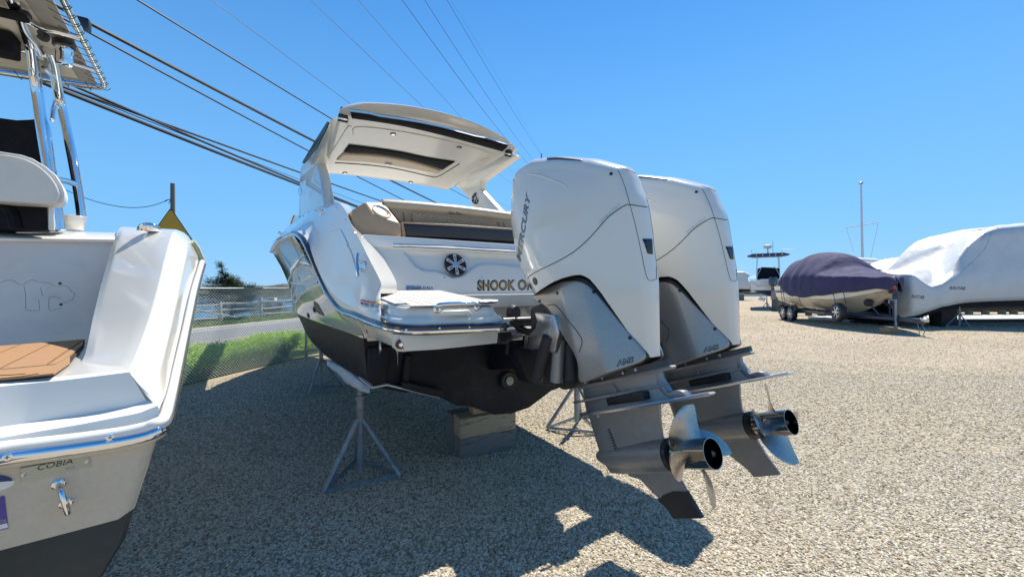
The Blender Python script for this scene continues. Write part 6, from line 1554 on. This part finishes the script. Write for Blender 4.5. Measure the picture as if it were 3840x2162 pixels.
for k in range(24):
    for (o_, d1, d2) in ((ca, cdn, cl2), (ca, cl2, cdn)):
        p = o_ + d1 * (0.06 + k * 0.09) if d1 is cdn else o_ + d1 * (0.1 + k * 0.12)
        pts = [p + d2 * 0.085 + Z3 * -0.002 + d1 * 0.01, p + d2 * 0.04 - Z3 * 0.02 + d1 * .0, p - d2 * 0.005 - Z3 * 0.027 - d1 * .005, p - d2 * 0.024 - Z3 * 0.008]
        mb.tube(cr(pts, 3), 0.0020, 5)
mb.build('canopy_laces', BLACKP, cb, kind='stuff')
# spotlight, speaker boxes under the canopy
lt = V(240, 205, 2.42)
MB().lathe(lt, (0, 0, -1), [(0.036, -0.07), (0.042, -0.04), (0.042, -0.015), (0.036, 0.0), (0.040, 0.035), (0.035, 0.062), (0.015, 0.07)], 22).build('deck_light', CHROME, cb)
MB().lathe(lt + Z3 * 0.075, (0, 0, -1), [(0.050, 0), (0.050, 0.03)], 20).build('light_mount', BLACKP, cb)
MB().box(V(2, 165, 2.34), (0.13, 0.12, 0.13)).build('speaker_box', BLACKF, cb, bevel=0.015)
MB().box(V(20, 50, 2.10), (0.16, 0.08, 0.03)).build('radio_box', BLACKF, cb, bevel=0.015)
MB().box(V(90, 55, 2.14), (0.05, 0.05, 0.035)).build('clamp', BLACKP, cb, bevel=0.01)
MB().tube(cr([V(150, 122, 2.28), V(172, 135, 2.28), V(168, 148, 2.28), V(150, 138, 2.28)], 4), 0.016, 8).build('grip', BLACKP, cb)
MB().box(P(314, 92, z=3.25), (0.06, 0.06, 0.07)).build('masthead_fitting', BLACKP, cb, bevel=0.01)
# hull under: keep the boat on its own stand
# fs = put_stand(stand1, 'galvanised stand under the black bottom of the fishing boat, out of the light', CW(-2.3, 2.9, 0), 0.7, 0.62)

# ================================================================== BOATS ACROSS THE YARD
XA = Vector((_c, -_s, 0)); YA = Vector((_s, _c, 0)); ZA = Vector((0, 0, 1))
def hull_loft(par, st, bow, L_, beam, zk, zc, zg0, zg1, wl, m_top, m_bot, tw=0.92, name='hull'):
    st = Vector(st); bow = Vector(bow).normalized(); sd__ = Vector((bow.y, -bow.x, 0)); top, bot = [], []
    for k in range(13):
        t = k / 12; w = beam / 2 * (tw + (1 - tw) * math.sin(min(1, t * 2.2) * math.pi / 2)) * (1 - max(0, (t - .5) / .5) ** 2.2)
        w = max(w, 0.015); zkk = zk + (zg1 - zk) * max(0, (t - .62) / .38) ** 2.2 * .85; zcc = zc + (zg1 - zc) * max(0, (t - .5) / .5) ** 1.8 * .6; zg = lerp(zg0, zg1, t ** 1.5)
        o = st + bow * (L_ * t)
        def pt(x, z): return Vector((o.x, o.y, 0)) + sd__ * x + Vector((0, 0, z))
        zw = min(zg - .1, max(zcc + .02, wl))
        bot.append([pt(-w * .99, zw), pt(-w * .9, zcc), pt(-w * .45, lerp(zkk, zcc, .45)), pt(0, zkk), pt(w * .45, lerp(zkk, zcc, .45)), pt(w * .9, zcc), pt(w * .99, zw)])
        top.append([pt(-w * .99, zw), pt(-w * 1.06, lerp(zw, zg, .6)), pt(-w * 1.1, zg), pt(-w * .96, zg + .02), pt(w * .96, zg + .02), pt(w * 1.1, zg), pt(w * 1.06, lerp(zw, zg, .6)), pt(w * .99, zw)])
    b_ = MB(); b_.grid(bot); b_.add(bot[0], [tuple(range(7))]); b_.build('bottom', m_bot, par, ang=30)
    a_ = MB(); a_.grid(top); a_.add(top[0], [tuple(range(8))]); return a_.build(name, m_top, par, ang=35)
# ---- centre console boat, stern towards us
o_ = CW(17.75, 27.5, 0); bw = (YA * .86 + XA * .50).normalized()
cc = thing('centre_console_boat', 'white centre console boat with dark folded top and radar, stern facing the camera', 'motor boat', tuple(o_))
hull_loft(cc, o_, bw, 7.5, 2.35, 0.95, 1.35, 2.05, 2.75, 1.35, GEL, ANTIG)
sb = Vector((bw.y, -bw.x, 0))
MB().prism([o_ - bw * .05 + sb * x + ZA * z for x, z in ((-.55, 1.55), (.55, 1.55), (.6, 2.12), (-.6, 2.12))], bw * .08).build('transom_door', GSHD, cc, bevel=.02)
MB().tube([o_ - sb * 1.18 + ZA * 2.28 + bw * 6, o_ - sb * 1.27 + ZA * 2.12 + bw * 2, o_ - sb * 1.2 + ZA * 1.95 - bw * .02, o_ - sb * .7 + ZA * 1.62 - bw * .06, o_ + sb * .7 + ZA * 1.62 - bw * .06], .035, 8).build('gunwale_moulding', GEL, cc)
MB().lathe(o_ + sb * .15 - bw * .45 + ZA * 1.35, ZA, [(.1, 0), (.15, .35), (.26, .4), (.27, .75), (.18, .92)], 16).build('outboard_cowl', mat('graphite_cowl', (.10, .11, .12), .25, metal=.5), cc)
MB().prism([o_ - bw * .3 + sb * x + ZA * z for x, z in ((.0, .75), (.3, .75), (.25, 1.4), (.05, 1.4))], -bw * .2).build('outboard_leg', GREYD, cc, bevel=.02)
MB().prism([o_ - bw * .2 + sb * x + ZA * z for x, z in ((-.75, .72), (-.35, .62), (-.25, .85), (-.6, .95))], -bw * .3).build('kicker_leg', GELM, cc, bevel=.03)
for s_ in (-.72, .72):
    for d_ in (2.4, 3.5):
        MB().tube([o_ + bw * d_ + sb * s_ * 1.05 + ZA * 1.6, o_ + bw * d_ + sb * s_ * .93 + ZA * 3.95], .03, 8).build('top_leg', ALU, cc)
    MB().tube([o_ + bw * 2.4 + sb * s_ + ZA * 2.4, o_ + bw * 2.4 + sb * s_ * .55 + ZA * 3.1], .02, 6).build('brace', ALU, cc)
NAVY = mat('navy_canvas', (.03, .05, .13), .8, var=.15)
MB().prism([o_ + bw * 2.2 + sb * x + ZA * z for x, z in ((-1.35, 3.95), (-.9, 3.86), (.9, 3.86), (1.35, 3.95), (.95, 4.08), (-.95, 4.08))], bw * 1.6).build('folded_top', NAVY, cc, bevel=.02)
for x in (-.75, -.35, .08, .45, .85): MB().box(o_ + bw * 2.18 + sb * x + ZA * 3.97, (.06, .03, .26), (sb, bw, ZA)).build('strap', mat('tan_strap', (.5, .36, .18), .8), cc, smooth=False)
MB().lathe(o_ + bw * 2.9 + ZA * 4.1, ZA, [(.05, 0), (.05, .35), (.24, .42), (.3, .5), (.28, .6), (.15, .66)], 18).build('radar_dome', GELM, cc)
MB().tube([o_ + bw * 2.6 + sb * .3 + ZA * 4.1, o_ + bw * 2.6 + sb * .31 + ZA * 5.0], .012, 5).build('antenna', BLACKP, cc)
MB().tube([o_ + bw * 2.5 + sb * .8 + ZA * 4.35, o_ + bw * 2.5 + sb * 1.5 + ZA * 4.3], .018, 5).tube([o_ + bw * 2.5 + sb * .85 + ZA * 4.05, o_ + bw * 2.5 + sb * .85 + ZA * 4.4], .015, 5).build('outrigger', ALU, cc)
MB().tube([o_ + bw * 2.5 - sb * 1.0 + ZA * 4.05, o_ + bw * 2.5 - sb * 1.1 + ZA * 4.4], .018, 5).build('horn', ALU, cc)
MB().prism([o_ + bw * 2.6 + sb * x + ZA * z for x, z in ((-.72, 2.1), (.7, 2.1), (.72, 2.95), (.4, 3.02), (-.35, 3.08), (-.66, 2.98))], bw * .8).build('console_cover', BLACKF, cc, bevel=.05)
s5 = put_stand(stand1, 'small galvanised stand under the stern of the centre console boat', CW(17.45, 27.4, 0), 0.2, 1.1)
def block(label, X, D, w, d, h, m=WOODG, z=0.0, rz=0.0, grp='timber blocks across the yard'):
    c = CW(X, D, z); o = MB().box((0, 0, h / 2), (w, d, h)).build('timber_block', m, None, bevel=.012, off=Vector()); o.location = c; o.rotation_euler.z = -TH + rz; OFF[o] = Vector()
    return tag(o, label, 'timber block', grp)
block('tall dark timber stack under the centre console boat stern', 18.35, 27.2, 1.1, .5, .95)

# ---- covered runabout on its trailer
def TR(t, x, z): # t metres forward from the stern along the trailer, x to the trailer's camera-facing side
    a = CW(14.55, 20.2); f = (CW(13.2, 13.8) - a).normalized(); s_ = Vector((f.y, -f.x, 0))
    return Vector((a.x, a.y, 0)) + f * t + s_ * x + ZA * z
t_f = (TR(1, 0, 0) - TR(0, 0, 0)); 
side = 1 if (TR(0, 1, 0) - TR(0, 0, 0)).dot(XA) < 0 else -1
tb_ = thing('runabout_boat', 'white runabout with streaky brown waterline under a faded purple cover, on the trailer', 'motor boat', tuple(TR(0, 0, 0.6)))
STAINED = mat('stained_cream_hull', (.60, .56, .46), .35, coat=.2, var=.05, scale=3, dirt=(.33, .22, .09), dscale=1.3, damt=.75, stretch=(1, 1, 2.5))
hull_loft(tb_, TR(0, 0, 0), t_f, 6.6, 2.35, .55, .92, 1.62, 1.92, 1.1, GEL, STAINED)
for z_ in (1.28, 1.34): MB().tube([TR(t, side * (1.18 + .05 * min(1, t)) * (1 if t < 3 else 1), z_ + .05) for t in (.05, 1, 2.2)], .02, 5).build('hull_stripe', mat('navy_stripe', (.03, .04, .10), .3), tb_)
COVER = mat('faded_purple_canvas', (.045, .043, .105), .9, var=.25, scale=2.2, bump=.012, bscale=7)
def cov(t):
    zt_ = tab([(-.55, 1.25), (-.3, 1.45), (0.1, 2.1), (.5, 2.72), (.95, 2.96), (1.4, 3.04), (2.4, 3.14), (3.2, 3.0), (3.7, 2.82), (4.2, 2.42), (5, 2.22), (6, 2.06), (6.6, 1.94), (6.75, 1.72)], t)
    zs = tab([(-.55, 1.2), (0, 1.75), (.7, 2.05), (2.5, 2.1), (4, 2.05), (6.6, 1.9), (6.75, 1.71)], t)
    zl = tab([(-.55, .75), (-.2, .82), (.25, 1.25), (.7, 1.62), (1.0, 1.5), (1.8, 1.22), (3, 1.12), (4.2, 1.22), (5.5, 1.38), (6.3, 1.5), (6.6, 1.45), (6.75, 1.70)], t)
    w = tab([(-.55, .45), (-.2, .7), (.2, 1.0), (1, 1.24), (3, 1.3), (4.5, 1.12), (5.6, .75), (6.4, .35), (6.62, .15), (6.75, .01)], t)
    return zt_, zs, zl, w
rows_ = []; random.seed(4)
for k in range(110):
    t = -.55 + 7.3 * k / 109; zt_, zs, zl, w = cov(t); row = []
    for j in range(49):
        u = j / 48 * 2 - 1; au = abs(u); sgn = 1 if u > 0 else -1
        if au > .62: q = (au - .62) / .38; x = w * (1.03 + .03 * math.sin(q * 3.1)); z = lerp(zs, zl, q) 
        else: q = au / .62; x = w * 1.03 * q; z = zt_ - (zt_ - zs) * (q ** (2.6 if 0.5 < t < 4 else 1.6))
        wr = noise.noise(Vector((t * 2.3, u * 3.0 + 5, 1))) * .035 + noise.noise(Vector((t * 6 + u * 3, u * 7, 3))) * .016 + noise.noise(Vector((t * 1.2 - u * 4, 9, t))) * .03
        if t < .9: wr += .05 * math.sin(t * 16 + u * 5) * max(0, .9 - abs(t - .3)) * .6
        sc_ = .02 * math.sin(t * 5.2) if au > .98 else 0
        row.append(TR(t, x * sgn + wr * (.8 if au > .5 else .2) * sgn, z + wr * (1 if au < .7 else .2) + sc_))
    rows_.append(row)
cv = MB().grid(rows_).build('purple_cover', COVER, None, ang=80)
tag(cv, 'faded purple canvas cover stretched over the runabout on the trailer', 'boat cover')
for t in (.9, 1.25, 2.9, 4.9, 5.3): 
    zt_, zs, zl, w = cov(t); MB().tube([TR(t, side * w * 1.04, zl + .02), TR(t + .12, side * (w * .99), .75)], .012, 5).build('tie_strap', BLACKP, cv)
for t in (1.9, 2.2, 3.6): 
    zt_, zs, zl, w = cov(t); MB().tube([TR(t, side * w * 1.04, zl + .02), TR(t + .55, side * w, .6)], .007, 4).build('yellow_cord', mat('yellow_cord', (.5, .42, .12), .8), cv)
trl = thing('boat_trailer', 'dark blue tandem boat trailer with alloy wheels and upright spare, carrying the covered runabout', 'boat trailer', tuple(TR(0, 0, 0)))
TBL = mat('dark_blue_trailer_paint', (.02, .03, .065), .3, coat=.3)
for sx in (-1, 1):
    MB().tube([TR(.1, sx * .95, .52), TR(4.2, sx * .95, .50), TR(5.8, sx * .35, .48), TR(6.8, sx * .05, .48)], .07, 6, flat=.6).build('frame_rail', TBL, trl, smooth=False)
MB().box(TR(7.0, 0, .48), (1.5, .14, .16), (t_f, Vector((t_f.y, -t_f.x, 0)), ZA)).build('tongue', TBL, trl, bevel=.01)
for t in (.4, 2.4, 4.2): MB().box(TR(t, 0, .5), (.08, 1.9, .1), (t_f, Vector((t_f.y, -t_f.x, 0)), ZA)).build('cross_member', TBL, trl, smooth=False)
def wheel(t, x, z, r, name='wheel', wd=.2):
    sv_ = (TR(0, 1, 0) - TR(0, 0, 0)) * (1 if x > 0 else -1)
    c = TR(t, x, z)
    w_ = MB().lathe(c - sv_ * wd / 2, sv_, [(r * .62, 0), (r * .93, .0), (r, wd * .2), (r, wd * .8), (r * .93, wd), (r * .64, wd), (r * .60, wd * .7)], 28, caps=False).build(name, RUBBER, trl, ang=50)
    rm = MB().lathe(c + sv_ * wd * .3, sv_, [(r * .63, -.03), (r * .63, .03), (r * .58, .035), (r * .56, .0)], 28, caps=False)
    a1 = t_f; 
    for k in range(6):
        a = k * math.pi / 3; d1 = a1 * math.cos(a) + ZA * math.sin(a); rm.tube([c + sv_ * wd * .42 + d1 * r * .08, c + sv_ * wd * .42 + d1 * r * .6], .026, 6)
    rm.lathe(c + sv_ * wd * .4, sv_, [(r * .16, 0), (r * .16, .02)], 12); rm.build('rim', CHROME, w_, ang=40)
    MB().lathe(c, sv_, [(r * .61, wd * .1), (r * .61, wd * .12)], 24).build('wheel_well', BLACKP, w_)
    return w_
for t in (1.0, 1.75):
    for sx in (-1, 1): wheel(t, sx * 1.12, .34, .34)
for sx in (-1, 1):
    pts = [TR(.55 + .0, sx * 1.12, .42), TR(.62, sx * 1.12, .66), TR(.85, sx * 1.12, .76), TR(1.2, sx * 1.12, .76), TR(1.38, sx * 1.12, .68), TR(1.56, sx * 1.12, .76), TR(1.9, sx * 1.12, .76), TR(2.12, sx * 1.12, .66), TR(2.2, sx * 1.12, .45)]
    mb = MB(); sv_ = Vector((t_f.y, -t_f.x, 0)); mb.grid([[p - sv_ * .12 for p in pts], [p + sv_ * .12 for p in pts]]); mb.build('fender', TBL, trl, solid=.01, ang=60)
wheel(5.2, side * 1.0, .62, .36, 'spare_wheel')
MB().box(TR(6.55, 0, .95), (.1, .1, .9), (t_f, sv_, ZA)).build('winch_post', TBL, trl, bevel=.01)
MB().box(TR(6.5, 0, 1.4), (.3, .16, .12), (t_f, sv_, ZA)).build('winch', TBL, trl, bevel=.02)
MB().tube([TR(6.75, side * .1, .08), TR(6.75, side * .1, 1.15)], .032, 10).build('jack_tube', GALV, trl)
MB().tube([TR(6.75, side * .1, 1.12), TR(6.75, side * .3, 1.12), TR(6.75, side * .3, 1.02)], .012, 6).build('jack_handle', ALU, trl)
MB().box(TR(7.8, 0, .52), (.26, .12, .1), (t_f, sv_, ZA)).build('coupler', ALU, trl, bevel=.02)
for k in range(2):
    MB().tube(cr([TR(7.6, side * (.05 - .1 * k), .45), TR(7.75, side * (.1 - .15 * k), .2), TR(7.7, side * (.05 - .1 * k), .05), TR(7.85, side * .0, .03)], 4), .012, 5).build('safety_chain', GALV, trl)
for x_ in (.32, -.32): MB().lathe(TR(5.75, x_, 1.0) - sv_ * .1, sv_, [(.11, 0), (.13, .05), (.13, .15), (.11, .2)], 16).build('bow_roller', RUBBER, trl); MB().tube([TR(5.75, x_, 1.0), TR(6.1, x_ * .4, .5)], .03, 6).build('roller_arm', TBL, trl)
MB().box(TR(6.2, side * .2, .50), (.10, .02, .06), (t_f, sv_, ZA)).build('amber_marker', mat('amber_lens', (.6, .12, .02), .3), trl, smooth=False)
jb = block('brown timber offcuts under the trailer jack', 12.75, 13.55, .44, .3, .2, WOODB, 0, .3)
# red flag on the winch
tag(MB().prism([TR(6.6, side * .1, 1.72), TR(6.62, side * .16, 1.5), TR(6.75, side * .14, 1.46), TR(6.7, side * .1, 1.6)], (0.004, 0, 0)).build('red_flag', mat('red_cloth', (.55, .03, .03), .8), None, smooth=False), 'small red flag hanging at the bow of the covered runabout', 'flag')

# ---- shrink wrapped boats
def shrinkmat(name, c, dirtc=(.46, .44, .40)):
    m = mat(name, c, .38, var=.03, scale=1.2, bump=.02, bscale=3.5, dirt=dirtc, dscale=1.1, damt=.35, coat=.15); return m
SW = shrinkmat('white_shrink_wrap', (.63, .63, .61))
def interp_cols(cols, px): return [tab([(c[0], c[k]) for c in cols], px) for k in range(1, len(cols[0]))]
def wrapped(label, cols, Dn, wid, bot_m, n=90, dslope=0.0, under=True, grp='shrink wrapped boats'):
    # cols: px, y_bottom, y_gunwale, y_upper, y_ridge surveyed along the near side
    p0, p1_ = cols[0][0], cols[-1][0]; xm = (p0 + p1_) / 2
    w_ = thing('shrink_wrapped_boat', label, 'wrapped boat', tuple(CW((xm - 1920) / F_PX * Dn, Dn + wid / 2, 0)), grp)
    rows_ = []; low = []
    for k in range(n + 1):
        f = k / n; px = lerp(p0, p1_, f); yb, yg, yu, yr = interp_cols(cols, px); D = Dn + dslope * (px - p0) / 100
        ew = min(1, max(0.12, (px - p0) / 90)) ** .5
        D0 = D + (1 - ew) * wid * .45; wd = wid * ew
        nb = lambda s_: noise.noise(Vector((px * .02, s_ * 3, Dn))) * .03
        a = V(px, yb, D0); g = V(px, yg, D0 + .02); u = V(px, yu, D0 + wd * .12); r = V(px, yr, D0 + wd * .5)
        row = [a + YA * .1 - ZA * .02, a]
        for t in (.15, .33, .5, .66, .85): row.append(a.lerp(g, t) - YA * (.06 * math.sin(t * 3.14) + nb(t)))
        row.append(g)
        for t in (.2, .4, .6, .8): row.append(g.lerp(u, t) + YA * nb(t + 2) + YA * .04 * math.sin(t * 3.14))
        row.append(u)
        for t in (.25, .5, .75): row.append(u.lerp(r, t) + ZA * (.08 * math.sin(t * 3.14) + nb(t + 4)))
        row.append(r)
        def farp(p, ): d = (p - r).dot(YA); return p + YA * (-2 * d)
        row += [farp(p) for p in row[:-1][::-1]]
        rows_.append(row); low.append((a, farp(a)))
    MB().grid(rows_).build('wrap', SW, w_, ang=80)
    if under:
        mb = MB(); rr_ = []
        for a, b_ in low: m_ = (a + b_) / 2; rr_.append([a + YA * .12 + ZA * .05, a + YA * .2 - ZA * .22, m_ - ZA * .50, b_ - YA * .2 - ZA * .22, b_ - YA * .12 + ZA * .05])
        mb.grid(rr_[6:]); mb.build('hull_bottom', bot_m, w_, ang=40)
    return w_
big = [(3326, 1112, 1032, 1030, 1026), (3342, 1140, 1029, 1027, 1022), (3365, 1168, 1030, 1027, 1016), (3392, 1188, 1029, 1026, 1012), (3426, 1184, 1030, 1026, 1007), (3452, 1178, 1050, 1040, 1000), (3492, 1164, 1077, 1060, 984), (3532, 1150, 1067, 1040, 955), (3560, 1145, 1050, 1010, 930), (3589, 1139, 1033, 970, 900), (3629, 1133, 1027, 925, 868), (3690, 1129, 1022, 875, 858), (3744, 1127, 1018, 856, 849), (3840, 1124, 1010, 849, 838), (4100, 1120, 1000, 840, 825), (4500, 1135, 1000, 850, 830)]
bw_ = wrapped('largest shrink wrapped boat at the right edge, names handwritten on its side', big, 15.2, 3.4, ANTIF)
wr = kids(bw_)[0] if kids(bw_)[0].name.startswith('wrap') else kids(bw_)[1]
BV.clear()
text_on('handwritten_name', 'RAUTAR', (3560, 1085), (3618, 1087), (3562, 1073), [wr], INK, bw_, lift=.01, shear=.25)
text_on('handwritten_name', 'ROTAR', (3419, 1117), (3465, 1121), (3420, 1104), [wr], INK, bw_, lift=.01, shear=.2)
line_on('tape_seam', [(3738, 856), (3715, 885), (3695, 930), (3650, 980), (3612, 1014)], [wr], .012, SHEET, bw_)
line_on('frame_batten', [(3627, 869), (3680, 861), (3744, 851)], [wr], .015, BLACKP, bw_)
wrapped('shrink wrapped boat low behind the bow of the big wrapped one, twin humps', [(3300, 1060, 1020, 1015, 1010), (3345, 1068, 1012, 1003, 1000), (3395, 1070, 1000, 975, 964), (3440, 1070, 996, 966, 961), (3490, 1070, 998, 966, 955), (3537, 1070, 1000, 962, 947), (3600, 1070, 1005, 972, 950)], 23, 2.8, ANTIF, n=50)
wrapped('shrink wrapped boat seen between the purple cover and the flagpole foot', [(3140, 1060, 1010, 990, 985), (3190, 1065, 985, 972, 968), (3231, 1065, 985, 970, 968), (3290, 1065, 990, 975, 971), (3320, 1065, 1000, 990, 985), (3352, 1065, 1010, 1002, 998), (3385, 1068, 1020, 1010, 1006)], 30, 2.8, ANTIF, n=40)
wrapped('small distant shrink wrapped boat left of the console boat, nearest the white cowl', [(2758, 1082, 1050, 1024, 1019), (2770, 1083, 1050, 1022, 1018), (2790, 1083, 1050, 1021, 1019), (2806, 1083, 1050, 1030, 1024), (2822, 1084, 1055, 1045, 1042)], 48, 2.6, ANTIF, n=20)
block('low dark timber stack under the distant wrapped boat', 27.0, 48.2, 1.6, .6, .75)
block('very dark square timber stack under the big wrapped boat', (3540 - 1920) / F_PX * 15.9, 15.95, .62, .5, .72, mat('dark_creosote_wood', (.05, .04, .032), .8, var=.3, scale=10))
put_stand(stand3, 'galvanised stand in front of the big wrapped boat, right of the dark timber stack', CW((3608 - 1920) / F_PX * 15.3, 15.4, 0), .5, 1.05)
put_stand(stand3, 'galvanised stand half behind the dark timber stack, left side', CW((3460 - 1920) / F_PX * 17.4, 17.4, 0), 1.0, .8)
# quay slab, piles
CONC = mat('pale_concrete', (.58, .58, .57), .85, var=.06, scale=4, bump=.003, bscale=60)
mb = MB(); mb.box(CW(40, 19.0, .05), (50, 2.6, .10), (XA, YA, ZA)); mb.build('quay_slab', CONC, None, kind='structure', smooth=False)
mb = MB(); mb.box(CW(40.2, 17.62, .03), (50.6, .12, .12), (XA, YA, ZA)); mb.build('quay_kerb', mat('dark_kerb', (.05, .045, .04), .8), None, kind='structure', smooth=False)
PILE = mat('greenish_pile_wood', (.13, .15, .11), .85, var=.3, scale=5, bump=.01, bscale=12, stretch=(1, 1, .2))
random.seed(12)
pile = None
for k in range(26):
    X = 15.6 + k * .82 + random.uniform(-.1, .1)
    if pile is None:
        pile = MB().lathe((0, 0, 0), ZA, [(.16, 0), (.155, .9), (.15, 1.0), (.10, 1.03)], 12).build('pile', PILE, None, off=Vector()); o = pile
    else: o = pile.copy(); COL.objects.link(o)
    o.location = CW(X, 22.2, 0); o.scale.z = random.uniform(.92, 1.15)
    tag(o, 'short greenish timber pile in the row behind the quay slab', 'pile', 'piles along the quay')
bd = thing('timber_bulkhead', 'low dark timber bulkhead running along behind the pile row', 'bulkhead', tuple(CW(26, 22.6, 0)))
for z_ in (.25, .56): MB().box(CW(26.5, 22.5, z_), (23, .09, .28), (XA, YA, ZA)).build('plank', PILE, bd, smooth=False)
# flagpole
fp = thing('flagpole', 'white nautical flagpole with slanted yardarm and ball, rising behind the covered boats', 'flagpole', tuple(CW((3236 - 1920) / F_PX * 38, 38, 0)))
FP = mat('white_painted_mast', (.62, .66, .70), .4)
pb = V(3237, 1110, 38); pt_ = V(3229, 694, 38)
MB().tube([pb, pb.lerp(pt_, .35), pt_], .15, 12, r2=.07).build('mast', FP, fp)
MB().lathe(V(3229, 692, 38), ZA, [(.05, 0), (.16, .08), (.16, .2), (.05, .28)], 14).build('ball', mat('tarnished_ball', (.35, .33, .28), .4, metal=.5), fp)
MB().tube([V(3172.6, 854, 38), V(3294, 835, 38)], .045, 8).build('yardarm', FP, fp)
for a, b_ in (((3173, 855), (3202, 944)), ((3294, 836), (3263, 975))): MB().tube([V(*a, 38), V(*b_, 38)], .02, 5).build('halyard', FP, fp)
# distant odds and ends near the horizon on the right
HZ = mat('far_white_boat', (.6, .62, .65), .5)
for (px, D, w_, h_, lb) in ((2835, 75, 4, 1.2, 'tiny white boat on the ground far behind the console boat'), (2800, 90, 7, 1.0, 'far white hull at the end of the yard below the wrapped boat'), (2980, 60, 3, 2.6, 'far white flybridge peeking out beside the purple cover')):
    bt = thing('distant_boat', lb, 'boat', tuple(CW((px - 1920) / F_PX * D, D, 0)))
    c = OFF[bt]; hull_loft(bt, CW((px - 1920) / F_PX * D - w_ / 2, D, 0), XA, w_, 1.8, .3, .5, h_, h_ * 1.15, .6, HZ, ANTIG)
for o in bpy.data.objects:
    if o.parent and 'category' in o: del o['category']
